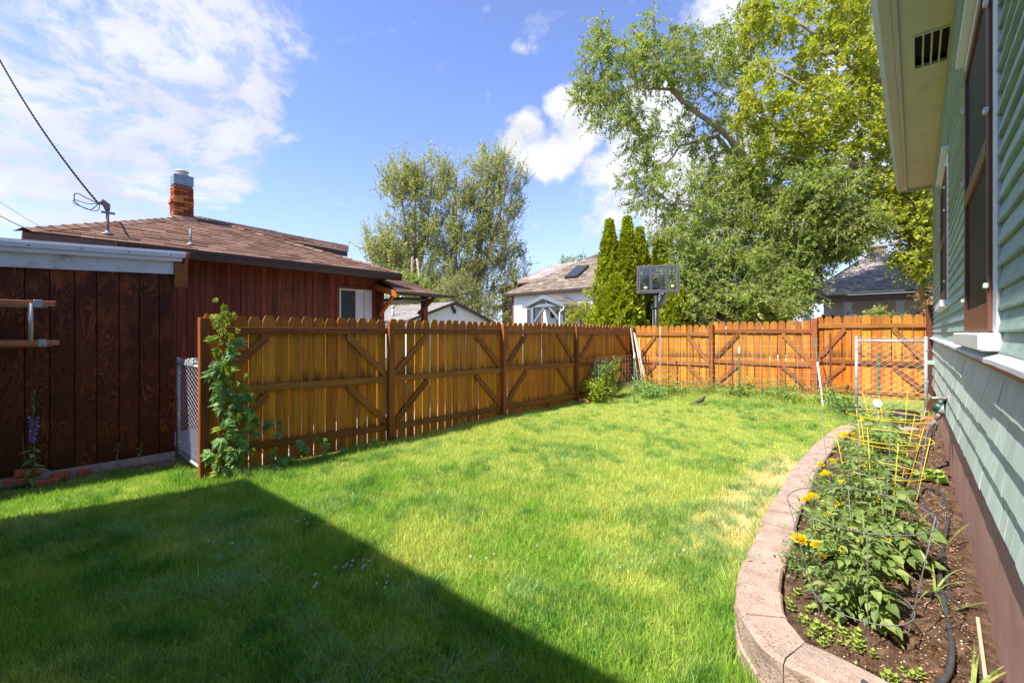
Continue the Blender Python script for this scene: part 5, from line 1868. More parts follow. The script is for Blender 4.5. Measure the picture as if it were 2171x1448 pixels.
for (a, b) in (((-.13, -.05, 2.36), (.10, .28, 3.0)), ((.05, .0, 2.36), (.24, .30, 3.0)), ((-.05, .0, zc_ - .42), (.13, .28, zc_ - .05)), ((.06, .0, zc_ - .42), (.24, .30, zc_ - .05)), ((.13, .28, zc_ - .05), (-.06, .33, zc_ + .15)), ((.13, .28, zc_ - .05), (.33, .45, zc_ + .17))):
    q = MB(); q.beam(a, b, .03, .045); q.build('arm', M['hoopgrey'], hoop)
q = MB(); q.bbox((-.14, -.08, 2.33), (.12, .06, 2.38), .008); q.bbox((-.03, .1, zc_ - .36), (.2, .3, zc_ - .25), .02); q.build('bracket', M['hoopgrey'], hoop)
rc = Rm @ Vector((.10, .32, -.33))
q = MB()
q.tube([(rc.x + .225 * math.cos(a), rc.y + .225 * math.sin(a), rc.z) for a in np.linspace(0, 2 * math.pi, 25)], .009, 6)
q.build('rim', M['orange'], hoop, smooth=True)
q = MB()
N_ = 12
for s in (1, -1):
    for k in range(N_):
        pts = []
        for j in range(9):
            kk = j / 8
            r_ = .22 - .10 * math.sin(kk * 1.5)
            an = 2 * math.pi * (k / N_) + s * kk * 1.25
            pts.append((rc.x + r_ * math.cos(an), rc.y + r_ * math.sin(an), rc.z - kk * .42))
        q.tube(pts, .010, 3, False)
q.build('net', M['net'], hoop)

# thin white pipe rail behind the side fence
q = MB(); q.tube([(-6.7, 4.0, 1.725), (-6.7, 6.1, 1.70)], .022, 8); q.tube([(-6.7, 4.0, 0), (-6.7, 4.0, 1.70)], .022, 8); q.tube([(-6.7, 6.1, 0), (-6.7, 6.1, 1.68)], .022, 8)
tag(q.build('pipe_rail', M['whitemetal'], smooth=True), 'thin white pipe rail showing above the side fence pickets', 'rail')
# ================================================================== trees
KITE_V = np.array([(0, 0, 0), (-.30, .45, .07), (0, 1, -.05), (.30, .45, .07)], dtype=float)
KITE_F = [(0, 1, 2), (0, 2, 3)]
PR_V = np.array([(math.cos(a) * .5, s, math.sin(a) * .5) for s in (0, 1) for a in (0, 2.094, 4.189)], dtype=float)
PR_F = [(0, 1, 4, 3), (1, 2, 5, 4), (2, 0, 3, 5)]


def rand_unit(n, g):
    v = g.normal(size=(n, 3))
    return norm(v)


def tree(name, label, cat, base, limbs, lobes, seed, leafm, barkm='trunk', n_tw=6, tw_len=.6, lv=14, leaf=.07, droop=.25, hollow=.45, group=None, twig_r=.004, spread=1.0, min_r=.012, root_r=.2, aspect=1.0, upbias=0.0):
    """limbs: polylines of (point, radius). lobes: (centre, radii, number of clusters)."""
    g = np.random.default_rng(seed)
    to = thing(name, label, cat, tuple(base), 0, group)
    B = Vector(base)
    mb = MB()
    nodes, nrad, npar = [], [], []
    for L in limbs:
        pts = [Vector(p) for p, r in L]
        rs = [r for p, r in L]
        # refine
        P, R = [], []
        for i in range(len(pts) - 1):
            seg = max(1, int((pts[i + 1] - pts[i]).length / .5))
            for k in range(seg):
                P.append(pts[i].lerp(pts[i + 1], k / seg) + (Vector(g.normal(size=3)) * .03 * (1 if k else 0)))
                R.append(rs[i] + (rs[i + 1] - rs[i]) * k / seg)
        P.append(pts[-1]); R.append(rs[-1])
        mb.tube([p - B for p in P], R, 9 if max(R) > .12 else 6)
        for p, r in zip(P[len(P) // 4:], R[len(P) // 4:]):
            nodes.append(p); nrad.append(r)
    C = []
    for (c, rad, n) in lobes:
        d = rand_unit(n, g)
        rr_ = hollow + (1 - hollow) * g.random(n) ** .6
        C.append(np.array(c) + d * rr_[:, None] * np.array(rad))
    C = np.concatenate(C)
    NA = np.array([tuple(p) for p in nodes])
    NR = list(nrad)
    d0 = np.min(np.linalg.norm(C[:, None] - NA[None], axis=2), axis=1)
    order = np.argsort(d0)
    dirs = np.zeros_like(C)
    bm_ = MB()
    for i in order:
        c = C[i]
        dd = np.linalg.norm(NA - c, axis=1) + np.maximum(0, NA[:, 2] - c[2]) * .8
        j = int(np.argmin(dd))
        p = NA[j]
        ln = np.linalg.norm(c - p)
        if ln < .05:
            dirs[i] = norm(g.normal(size=3)); continue
        r0 = max(min_r, min(NR[j] * .62, .010 + .014 * ln))
        mid1 = p + (c - p) * .35 + g.normal(size=3) * ln * .07 + np.array([0, 0, ln * .08])
        mid2 = p + (c - p) * .7 + g.normal(size=3) * ln * .07 + np.array([0, 0, ln * .05])
        pts = [p, mid1, mid2, c]
        rs = [r0, r0 * .8, r0 * .6, r0 * .35]
        bm_.tube([Vector(q) - B for q in pts], rs, 4, False)
        NA = np.vstack([NA, mid1, mid2, c])
        NR += [rs[1], rs[2], rs[3]]
        dirs[i] = norm(c - mid1)
    mb.build('trunk', M[barkm], to, smooth=True)
    bm_.build('branches', M[barkm if barkm != 'trunk' else 'twig'], to, smooth=True)['kind'] = 'stuff'
    # twigs
    n = len(C)
    p = np.repeat(C, n_tw, 0)
    dr = np.repeat(dirs, n_tw, 0) * .7 + rand_unit(n * n_tw, g) * spread + np.array([0, 0, upbias])
    dr[:, 2] -= droop
    dr = norm(dr)
    ln = tw_len * g.uniform(.45, 1.25, n * n_tw)
    p = p + g.normal(size=p.shape) * tw_len * .12
    tv, tf = scatter(PR_V, PR_F, p, dr, rand_unit(len(p), g), np.stack([np.full(len(p), twig_r * 2), ln, np.full(len(p), twig_r * 2)], 1))
    tv -= np.array(base)
    link(bpy.data.objects.new('twigs', np_mesh('twigs', tv, tf, 4, M['twig'])), to)['kind'] = 'stuff'
    # leaves alternate along each twig
    m_ = lv
    k = (np.arange(m_) + .5) / m_
    k = np.tile(k, len(p)) * 1.02
    P = np.repeat(p, m_, 0) + np.repeat(dr * ln[:, None], m_, 0) * k[:, None]
    P[:, 2] -= np.repeat(ln, m_) * k ** 2 * droop * .35
    D = np.repeat(dr, m_, 0)
    side = norm(np.cross(D, rand_unit(len(P), g)))
    yd = norm(D * .6 + side * .9 + np.array([0, 0, -.25]) + g.normal(size=P.shape) * .35)
    zn = norm(np.array([0, 0, 1.0]) + g.normal(size=P.shape) * .55)
    sc = leaf * g.uniform(.6, 1.25, len(P))
    keep = g.random(len(P)) < .93
    sc3 = np.stack([sc * aspect, sc, sc], 1)
    lvv, lf = scatter(KITE_V, KITE_F, P[keep], yd[keep], zn[keep], sc3[keep])
    lvv -= np.array(base)
    cr = bpy.data.objects.new('crown', np_mesh('crown', lvv, lf, 3, M[leafm]))
    link(cr, to)['kind'] = 'stuff'
    return to


def lobe(px, py, z, rx, ry, n, dz=None):
    """ellipsoid clump centred on a line of sight; radii given as seen from the yard"""
    c = at(px, py, z)
    a, b = rx * z / 950.0, ry * z / 950.0
    dd = dz if dz is not None else (a + b) / 2
    return (tuple(c), ((a + dd) / 2, (a + dd) / 2, b), n)


# big elm behind the back fence
E0 = at(1650, 690, 18.5); E0.z = 0
P_ = lambda px, py, z=18.5: at(px, py, z)
limbs = [
    [(E0, .34), (P_(1648, 600), .27), (P_(1635, 500), .22), (P_(1610, 430), .19), (P_(1578, 345, 18.2), .145), (P_(1545, 290, 18), .125), (P_(1470, 235, 17.8), .09), (P_(1420, 190, 17.6), .06), (P_(1365, 188, 17.4), .03)],
    [(P_(1450, 220, 17.8), .10), (P_(1415, 165, 17.6), .08), (P_(1385, 110, 17.4), .04), (P_(1340, 60, 17.2), .02)],
    [(P_(1578, 345, 18.2), .15), (P_(1565, 270), .12), (P_(1575, 180), .08), (P_(1590, 80), .04)],
    [(P_(1610, 430), .18), (P_(1680, 350, 19), .13), (P_(1740, 270, 19.4), .08)],
    [(P_(1635, 500), .16), (P_(1570, 470, 17.5), .12), (P_(1490, 440, 17), .08), (P_(1430, 430, 16.8), .04)],
    [(P_(1600, 400), .12), (P_(1520, 290, 18.5), .09), (P_(1440, 310, 18.2), .05), (P_(1410, 350, 18.1), .03)],
    [(P_(1645, 560), .16), (P_(1590, 560, 17), .10), (P_(1510, 545, 16), .05)],
    [(P_(1648, 580), .16), (P_(1700, 540, 17), .10), (P_(1740, 570, 16.4), .05)],
]
L = [lobe(1320, 130, 17.4, 95, 85, 62), lobe(1250, 185, 17.4, 38, 50, 15), lobe(1420, 125, 17.6, 80, 85, 52), lobe(1300, 240, 17.4, 70, 50, 26), lobe(1370, 300, 17.6, 60, 60, 24),
     lobe(1530, 150, 18, 80, 90, 50), lobe(1590, 60, 18.4, 70, 55, 30), lobe(1370, 400, 17.2, 45, 75, 22), lobe(1500, 270, 18.2, 80, 60, 26), lobe(1460, 430, 17, 85, 80, 60),
     lobe(1570, 430, 18, 95, 90, 90), lobe(1650, 360, 19, 90, 90, 60), lobe(1700, 480, 16.0, 95, 80, 90), lobe(1440, 540, 16.4, 75, 75, 70), lobe(1530, 580, 16.3, 110, 85, 120),
     lobe(1620, 600, 16.4, 90, 75, 100), lobe(1680, 610, 15.6, 42, 50, 34), lobe(1450, 620, 15.8, 75, 45, 50), lobe(1560, 635, 15.6, 110, 32, 50), lobe(1760, 500, 15.2, 60, 60, 36), lobe(1470, 640, 15.8, 70, 28, 26), lobe(1600, 655, 15.4, 120, 25, 60), lobe(1450, 660, 15.4, 60, 22, 30), lobe(1620, 500, 17, 120, 90, 90), lobe(1560, 360, 18, 90, 70, 50), lobe(1740, 410, 15.0, 85, 60, 70), lobe(1800, 470, 14.6, 60, 50, 44), lobe(1715, 545, 15.6, 45, 38, 34), lobe(1790, 520, 15.4, 45, 22, 16)]
tree('elm_tree', 'tall green elm with leaning pale limb and sparse drooping twigs', 'tree', E0, limbs, L, 5, 'elm', n_tw=9, tw_len=.62, lv=15, leaf=.105, droop=.35, hollow=.25, spread=1.1, twig_r=.006)

# yellow green maple beside the green house
Y0 = at(2020, 690, 16.5); Y0.z = 0
Q_ = lambda px, py, z=16.5: at(px, py, z)
limbs = [[(Y0, .40), (Q_(2000, 560), .33), (Q_(1975, 430), .28), (Q_(1930, 320), .22), (Q_(1870, 200), .16), (Q_(1830, 90), .11), (Q_(1800, -40), .07)],
         [(Q_(1975, 430), .18), (Q_(1880, 360, 16), .13), (Q_(1770, 345, 15.6), .08), (Q_(1660, 330, 15.4), .04)],
         [(Q_(1930, 320), .16), (Q_(1850, 260, 15.8), .1), (Q_(1740, 200, 15.5), .07), (Q_(1640, 150, 15.4), .04)],
         [(Q_(1870, 200), .1), (Q_(1780, 120, 16), .07), (Q_(1680, 40, 15.8), .04)],
         [(Q_(1998, 540), .15), (Q_(1930, 500, 15.6), .09), (Q_(1890, 520, 15.2), .05)]]
L = [lobe(1640, 35, 15.8, 65, 50, 38), lobe(1740, 40, 16, 80, 70, 60), lobe(1840, 30, 16.4, 80, 80, 60), lobe(1760, 140, 16, 90, 70, 65), lobe(1860, 150, 16.4, 80, 90, 75), lobe(1610, 150, 15.5, 45, 35, 16),
     lobe(1620, 230, 15.5, 65, 50, 44), lobe(1720, 240, 15.6, 85, 60, 66), lobe(1830, 270, 16, 90, 80, 85), lobe(1740, 320, 15.5, 80, 40, 44), lobe(1870, 370, 16, 80, 70, 70), lobe(1650, 300, 15.4, 50, 35, 20),
     lobe(1940, 450, 15.6, 60, 70, 60), lobe(1945, 535, 15.2, 42, 40, 26), lobe(1960, 300, 16.6, 60, 120, 60), lobe(1800, -60, 16.5, 140, 70, 60), lobe(1960, 100, 17, 80, 140, 50), lobe(1880, 460, 15.4, 35, 30, 12), lobe(1945, 490, 15.4, 45, 45, 40), lobe(1962, 562, 15.2, 28, 32, 22), lobe(1890, 410, 15.8, 60, 50, 40), lobe(2080, 350, 17.5, 90, 250, 60)]
tree('maple_tree', 'large bright yellow green tree rising beside the green house eave', 'tree', Y0, limbs, L, 8, 'maple', n_tw=6, tw_len=.50, lv=11, leaf=.115, droop=.3, hollow=.3, spread=1.15, aspect=1.25)

# cottonwoods in the distance
cot = [
    ('distant cottonwood with forked bare trunk, nearest the brown porch roof', (880, 40), [(848, 388, 42, 45, 44), (880, 425, 50, 48, 44), (918, 380, 38, 42, 34), (895, 500, 55, 45, 50), (880, 560, 52, 42, 45), (845, 410, 36, 30, 20), (900, 610, 45, 35, 26)], (895, 440), 31),
    ('middle cottonwood with tall pale trunk and sparse top', (962, 40), [(968, 375, 16, 38, 10), (960, 430, 46, 48, 40), (940, 500, 50, 50, 44), (975, 560, 48, 60, 55), (945, 615, 48, 45, 40), (990, 490, 40, 50, 34)], (966, 360), 32),
    ('tallest cottonwood with upright branches at the edge of the group', (1006, 41), [(1040, 360, 42, 38, 40), (1078, 385, 28, 42, 26), (1022, 420, 46, 50, 48), (1062, 460, 48, 55, 56), (1040, 530, 52, 55, 60), (1085, 560, 36, 38, 28), (1012, 600, 50, 50, 44), (1065, 615, 42, 45, 34)], (1035, 370), 33),
    ('smallest cottonwood standing apart behind the brown roof', (838, 39), [(812, 545, 34, 42, 36), (806, 498, 20, 40, 16), (838, 560, 36, 42, 36), (780, 540, 14, 24, 6), (830, 505, 18, 30, 10)], (820, 490), 34)]
for (lb, (bx_, z), ls, tp, sd) in cot:
    b = at(bx_, 690, z); b.z = 0
    top = at(tp[0], tp[1], z)
    m1 = at(bx_, 600, z)
    lim = [[(b, .42), (m1, .34), (b.lerp(top, .55) + Vector((0, 0, 2)), .22), (top, .06)]]
    for (x, y, rx, ry, n) in ls[:4]:
        lim.append([(at(bx_, 620, z), .2), (at((bx_ + x) / 2, (620 + y) / 2 + 10, z), .14), (at(x, y, z), .05)])
    tree('cottonwood_tree', lb, 'tree', b, lim, [lobe(x, y, z, rx, ry, int(n * 1.15), dz=1.8) for (x, y, rx, ry, n) in ls], sd, 'cotton', n_tw=6, tw_len=1.35, lv=9, leaf=.21, droop=-.3, hollow=.35, group='cottonwoods in the distance', spread=.6, twig_r=.012, min_r=.03, upbias=.7)
b = at(905, 640, 36); b.z = 0
tree('shade_tree', 'round mid green tree behind the brown porch roof and garage', 'tree', b, [[(b, .2), (at(880, 620, 36), .1), (at(870, 600, 36), .05)]], [lobe(850, 595, 36, 42, 28, 30), lobe(890, 615, 36, 45, 32, 36), lobe(850, 640, 36, 60, 30, 34), lobe(915, 640, 36, 30, 25, 14)], 41, 'elm', n_tw=7, tw_len=.7, lv=9, leaf=.2, hollow=.3, twig_r=.01, min_r=.02)
b = at(1005, 690, 33); b.z = 0
tree('willow_shrub', 'pale yellow green feathery shrub behind the white garage', 'shrub', b, [[(b, .12), (at(1000, 650, 33), .08), (at(985, 615, 33), .03)], [(b, .1), (at(1020, 640, 33), .06), (at(1030, 620, 33), .03)], [(b, .1), (at(960, 650, 33), .06), (at(955, 615, 33), .03)]],
     [lobe(955, 615, 33, 24, 30, 20), lobe(985, 610, 33, 25, 30, 22), lobe(1000, 650, 33, 38, 35, 44), lobe(1030, 660, 33, 28, 32, 28), lobe(975, 665, 33, 35, 25, 20)], 42, 'willow', n_tw=8, tw_len=.75, lv=10, leaf=.14, droop=-.1, hollow=.2, aspect=.7, twig_r=.008, upbias=.5, min_r=.015)
b = at(1105, 690, 34); b.z = 0
tree('shrub', 'small green shrub between apartment block and white house', 'shrub', b, [[(b, .06), (at(1083, 675, 34), .03)]], [lobe(1080, 678, 34, 14, 16, 14), lobe(1090, 668, 34, 8, 14, 6)], 43, 'elm', n_tw=6, tw_len=.4, lv=8, leaf=.14, twig_r=.006)
b = at(1158, 700, 60); b.z = 0
tree('distant_tree', 'tiny treetop peeping over the roofs of the white house', 'tree', b, [[(b, .25), (at(1205, 560, 60), .05)]], [lobe(1205, 553, 60, 22, 7, 14), lobe(1230, 548, 60, 8, 8, 5)], 44, 'elm', n_tw=5, tw_len=.7, lv=8, leaf=.25, twig_r=.01)

# honey locust branch in front of the white house
b = at(1268, 700, 15.6); b.z = 0
tree('young_tree', 'young tree with light feathery leaves reaching across the white house windows', 'tree', b, [[(b, .05), (at(1262, 668, 15.6), .03), (at(1240, 640, 15.8), .02), (at(1215, 655, 16), .01)]],
     [lobe(1228, 655, 15.8, 28, 18, 16), lobe(1250, 635, 15.6, 20, 22, 14), lobe(1262, 615, 15.4, 14, 20, 9), lobe(1218, 672, 15.8, 18, 10, 7)], 45, 'maple', n_tw=5, tw_len=.28, lv=9, leaf=.075, droop=.4, twig_r=.003, min_r=.006)

# leaning dead pole among the cottonwoods
q = MB(); a_ = at(908, 620, 37); q.tube([(a_.x, a_.y, 0), tuple(at(884, 548, 37))], [.16, .09], 8)
tag(q.build('dead_trunk', M['trunk'], smooth=True), 'leaning bare grey trunk among the distant cottonwoods', 'tree trunk')
q = MB(); a_ = at(874, 620, 37); q.tube([(a_.x, a_.y, 0), tuple(at(874, 545, 37))], [.15, .12], 8)
tag(q.build('utility_pole', M['utility'], smooth=True), 'distant upright utility pole beside the leaning bare trunk', 'utility pole')


# arborvitae
SP_V = np.array([(0, 0, 0), (-.34, .35, .05), (-.22, .8, 0), (0, 1, -.06), (.22, .8, 0), (.34, .35, .05)], dtype=float)
SP_F = [(0, 1, 2, 3), (0, 3, 4, 5)]


def arbor(label, px, z, ytop, rpx, n, seed, leaf=.15):
    g = np.random.default_rng(seed)
    top = at(px, ytop, z)
    b = Vector((top.x, top.y, 0))
    Ht = top.z
    R = rpx * z / 950.0
    to = thing('arborvitae', label, 'conifer', tuple(b), 0, 'arborvitae by the basketball hoop')
    q = MB(); q.tube([(0, 0, 0), (0, 0, Ht * .93)], [.12, .02], 8); q.build('trunk', M['trunk'], to)
    h = g.random(n) ** .8
    prof = np.where(h < .25, .80 + .8 * h, 1.0 - ((h - .25) / .75) ** 2.0)
    prof = np.maximum(prof, .06) * R
    ang = g.random(n) * 2 * math.pi
    # uneven clumps
    bumpv = 1 + .16 * np.sin(ang * 5 + h * 23) + .12 * np.sin(ang * 9 - h * 41 + 2) + g.normal(size=n) * .05
    dep = 1 - .32 * g.random(n) ** 2.2
    r = prof * bumpv * dep
    P = np.stack([r * np.cos(ang), r * np.sin(ang), h * Ht * .99], 1)
    out = np.stack([np.cos(ang), np.sin(ang), np.full(n, 0.0)], 1)
    yd = norm(out * .7 + np.array([0, 0, .75]) + g.normal(size=P.shape) * .35)
    zn = norm(np.cross(yd, rand_unit(n, g)))
    sc = leaf * g.uniform(.6, 1.3, n)
    v, f = scatter(SP_V, SP_F, P, yd, zn, sc)
    link(bpy.data.objects.new('crown', np_mesh('crown', v, f, 4, M['arbor'])), to)['kind'] = 'stuff'


arbor('narrow arborvitae column nearer the white house', 1292, 15.6, 468, 29, 9500, 1)
arbor('pointed arborvitae column, taller of the two spires', 1330, 15.4, 463, 30, 10000, 2)
arbor('darker arborvitae column tucked behind the hoop side of the spires', 1356, 16.6, 484, 28, 8000, 3)
arbor('broad low arborvitae at the foot of the tall spires', 1305, 14.6, 585, 60, 12000, 4)
arbor('short arborvitae under the basketball net', 1432, 15.0, 600, 36, 8000, 5)
arbor('short arborvitae behind the backboard', 1400, 16.4, 505, 34, 9000, 6)


# shrubs past the fence on the house side
b = Vector((.9, 12.6, 0))
tree('dry_shrub', 'tan dried shrub beside the green house corner', 'shrub', tuple(at(1985, 700, 15.0).to_2d()) + (0,), [[(Vector((*at(1985, 700, 15.0).to_2d(), 0)), .06), (at(1985, 660, 15), .04), (at(1982, 620, 15), .02)]],
     [lobe(1972, 625, 15, 18, 20, 14), lobe(1985, 650, 15, 22, 25, 20), lobe(1970, 670, 15, 16, 18, 10)], 51, 'dryleaf', n_tw=6, tw_len=.25, lv=9, leaf=.07, twig_r=.004, min_r=.006)
for i, (px, n, h, lb) in enumerate([(1858, 22, 655, 'leafy green shoots rising behind the fence before the grey house door'), (1900, 16, 668, 'small green shoots behind the fence below the grey house column'), (1822, 10, 672, 'sparse green shoots just over the orange fence pickets')]):
    b = at(px, 700, 12.6); b.z = 0
    tree('shrub', lb, 'shrub', b, [[(b, .03), (at(px, 685, 12.6), .015)]], [lobe(px, (h + 690) / 2, 12.6, 24, (690 - h) / 2, n)], 60 + i, 'elm', n_tw=5, tw_len=.2, lv=8, leaf=.07, twig_r=.003, min_r=.004, group='shoots behind the back fence')
b = Vector((.42, 11.2, 0))
tree('shrub', 'green bush squeezed between back fence end and green house', 'shrub', tuple(b), [[(b, .03), (b + Vector((0, 0, 1.2)), .02)]], [((.42, 11.2, .8), (.25, .4, .8), 34)], 66, 'elm', n_tw=5, tw_len=.2, lv=8, leaf=.06, twig_r=.003, min_r=.004)
# ================================================================== raised bed of concrete blocks
OUT = [(.20, 1.98), (.02, 2.01), (-.241, 2.072), (-.434, 2.10), (-.555, 2.221), (-.666, 2.409), (-.746, 2.834), (-.788, 3.387), (-.848, 4.165), (-.902, 5.371), (-.882, 6.762), (-.80, 7.85), (-.60, 8.32), (-.30, 8.45), (.0, 8.50)]


def resample(pts, step, fine=False):
    P = [Vector((*p, 0)) for p in pts]
    # smooth with Catmull-Rom
    S = []
    for i in range(len(P) - 1):
        p0, p1, p2, p3 = P[max(0, i - 1)], P[i], P[i + 1], P[min(len(P) - 1, i + 2)]
        for k in range(24):
            t_ = k / 24
            S.append(.5 * ((2 * p1) + (p2 - p0) * t_ + (2 * p0 - 5 * p1 + 4 * p2 - p3) * t_ ** 2 + (3 * p1 - p0 - 3 * p2 + p3) * t_ ** 3))
    S.append(P[-1])
    if fine: return S
    out, acc = [S[0]], 0
    for a, b in zip(S[:-1], S[1:]):
        acc += (b - a).length
        if acc >= step:
            out.append(b); acc = 0
    return out


FINE = resample(OUT, .3, True)
FARR = np.array([tuple(p) for p in FINE])
FLEN = np.concatenate([[0], np.cumsum(np.linalg.norm(np.diff(FARR, axis=0), axis=1))])


def on_curve(s):
    return Vector((float(np.interp(s, FLEN, FARR[:, 0])), float(np.interp(s, FLEN, FARR[:, 1])), 0))


edge = [k * .305 for k in range(int(FLEN[-1] / .305))] + [FLEN[-1]]
wall_t = thing('garden_wall', 'low curved retaining wall of pinkish tan concrete blocks around the tomato bed', 'garden wall')
BT = .272
rr = random.Random(12)
TH = .20
for row, (zb_, zt) in enumerate(((-.03, .115), (.12, BT))):
    off = row * .5
    pts = edge if row else [(edge[i] + edge[i + 1]) / 2 for i in range(len(edge) - 1)]
    for i in range(len(pts) - 1):
        sa, sb = pts[i] + .0026, pts[i + 1] - .0026
        a, b = on_curve(sa), on_curve(sb)

        def nrm_at(s):                           # towards the bed
            dd = (on_curve(min(s + .06, FLEN[-1])) - on_curve(max(0, s - .06))).normalized()
            return Vector((dd.y, -dd.x, 0))
        g_ = .004
        j = rr.uniform(-.008, .008)
        ins_ = .012 if row == 0 else 0
        zt2 = zt + rr.uniform(-.004, .004)
        import bmesh
        bm = bmesh.new()
        n = 6
        rough = .010
        cols = []
        for k in range(n + 1):
            f = k / n
            o_ = on_curve(sa + (sb - sa) * f)
            nn = nrm_at(sa + (sb - sa) * f)
            bulge = (.003 if 0 < k < n else 0)
            outer = o_ + nn * (j + ins_ - bulge)
            inner = o_ + nn * (TH + j)
            cr = .014 if 0 < k < n else .02
            jit = [rr.uniform(-1, 1) * rough for _ in range(4)]
            ring = [outer + nn * (.006 + jit[0] * .3) + Vector((0, 0, zb_)), outer + nn * jit[1] * 1.3 + Vector((0, 0, zb_ * .4 + zt2 * .6)), outer + nn * (.0 + jit[2] * .3) + Vector((0, 0, zt2 - cr)),
                    outer + nn * cr + Vector((0, 0, zt2 + jit[3] * .12)), inner - nn * .01 + Vector((0, 0, zt2 + jit[0] * .12)), inner + Vector((0, 0, zt2 - .012)), inner + Vector((0, 0, zb_))]
            cols.append([bm.verts.new(q) for q in ring])
        for k in range(n):
            for m_ in range(6):
                bm.faces.new((cols[k][m_], cols[k + 1][m_], cols[k + 1][m_ + 1], cols[k][m_ + 1]))
        bm.faces.new(cols[0]); bm.faces.new(list(reversed(cols[-1])))
        bmesh.ops.recalc_face_normals(bm, faces=bm.faces)
        me = bpy.data.meshes.new('block')
        ctr = (a + b) / 2
        for v in bm.verts: v.co -= ctr
        bm.to_mesh(me); bm.free()
        me.materials.append(M['block'])
        inst('block', me, wall_t, ctr)


def edge_x(y):
    """x of the wall's outer face at y"""
    pts = [p for p in OUT if True]
    ys = [p[1] for p in pts[3:12]]
    xs = [p[0] for p in pts[3:12]]
    return np.interp(y, ys, xs)


# soil
def soil_z(x, y):
    x = np.asarray(x); y = np.asarray(y)
    g = np.random.default_rng(3)
    b = .012 * np.sin(x * 9 + y * 4) + .012 * np.sin(y * 7.3 - x * 5) + .008 * np.sin(x * 31 + y * 17) + .006 * np.sin(y * 43 - x * 23)
    return .232 + b + g.normal(size=np.shape(x)) * .0035 + .035 * smoothstep(-.2, .2, x)


yy = np.arange(2.10, 8.45, .022)
NXs = 44
vs = []
for y in yy:
    xo = float(edge_x(y)) + .10 if y > 2.2 else float(np.interp(y, [2.05, 2.2], [-.1, -.42]))
    xs = np.linspace(xo, .262, NXs)
    vs.append(np.stack([xs, np.full(NXs, y), soil_z(xs, np.full(NXs, y))], 1))
vs = np.concatenate(vs)
i = np.arange(NXs - 1)[None] + (np.arange(len(yy) - 1) * NXs)[:, None]
ff = np.stack([i, i + 1, i + 1 + NXs, i + NXs], -1).reshape(-1)
tag(link(bpy.data.objects.new('garden_soil', np_mesh('garden_soil', vs, ff, 4, M['soil'], True))), kind='structure')
gg = np.random.default_rng(77)


def sprinkle(name, n, smin, smax, mat, flat=.5, xlo=None, seed=0, label=None):
    g = np.random.default_rng(seed)
    y = g.uniform(2.15, 8.3, n) if seed % 2 else 2.15 + 6.1 * g.random(n) ** 1.6
    xo = edge_x(y) + .22
    x = xo + (.20 - xo) * g.random(n) ** .6
    OV = np.array([(1, 0, 0), (0, 1, 0), (-1, 0, 0), (0, -1, 0), (0, 0, flat), (0, 0, -flat)], dtype=float)
    OF = [(0, 1, 4), (1, 2, 4), (2, 3, 4), (3, 0, 4), (1, 0, 5), (2, 1, 5), (3, 2, 5), (0, 3, 5)]
    P = np.stack([x, y, soil_z(x, y) + smin * .3], 1)
    s = g.uniform(smin, smax, n)
    v, f = scatter(OV, OF, P, np.stack([g.normal(size=n), g.normal(size=n), g.normal(size=n) * .2], 1), np.stack([g.normal(size=n) * .3, g.normal(size=n) * .3, np.ones(n)], 1), np.stack([s, s * g.uniform(.5, 1.6, n), s], 1))
    o = bpy.data.objects.new(name, np_mesh(name, v, f, 3, M[mat]))
    link(o)
    tag(o, label, 'gravel', None, 'stuff')


sprinkle('gravel', 3000, .0018, .0055, 'perlite', .6, seed=1, label='white perlite grains scattered over the garden soil')
sprinkle('bark_litter', 900, .005, .013, 'bark', .3, seed=2, label='brown bark chips scattered over the garden soil')
sprinkle('soil_crumbs', 2600, .005, .014, 'soil', .8, seed=4, label='dark clods lying on the garden soil')


# ================================================================== tomato plants
def leaflet(verts, faces, base, d, n, L, W, droop=.25, lobes=True):
    """one leaflet, 8 vertices, folded on its midrib"""
    d = Vector(d).normalized(); n = Vector(n).normalized()
    s = d.cross(n).normalized(); n = s.cross(d)
    b = len(verts)
    prof = [(0, .0), (.22, .42), (.45, .36), (.62, .30), (.8, .14), (1.0, 0)]
    for k, (t_, w_) in enumerate(prof):
        c = Vector(base) + d * (L * t_) - n * (droop * L * t_ * t_)
        if w_ == 0:
            verts.append(c)
        else:
            f = .10 * W
            verts += [c + s * (w_ * W) + n * f, c, c - s * (w_ * W) + n * f]
    # indices: 0 tip-base, groups of 3, last
    g = [b] + [[b + 1 + 3 * k + j for j in range(3)] for k in range(4)] + [b + 13]
    faces += [(g[0], g[1][0], g[1][1]), (g[0], g[1][1], g[1][2])]
    for k in range(1, 4):
        faces += [(g[k][0], g[k + 1][0], g[k + 1][1], g[k][1]), (g[k][1], g[k + 1][1], g[k + 1][2], g[k][2])]
    faces += [(g[4][0], g[5], g[4][1]), (g[4][1], g[5], g[4][2])]


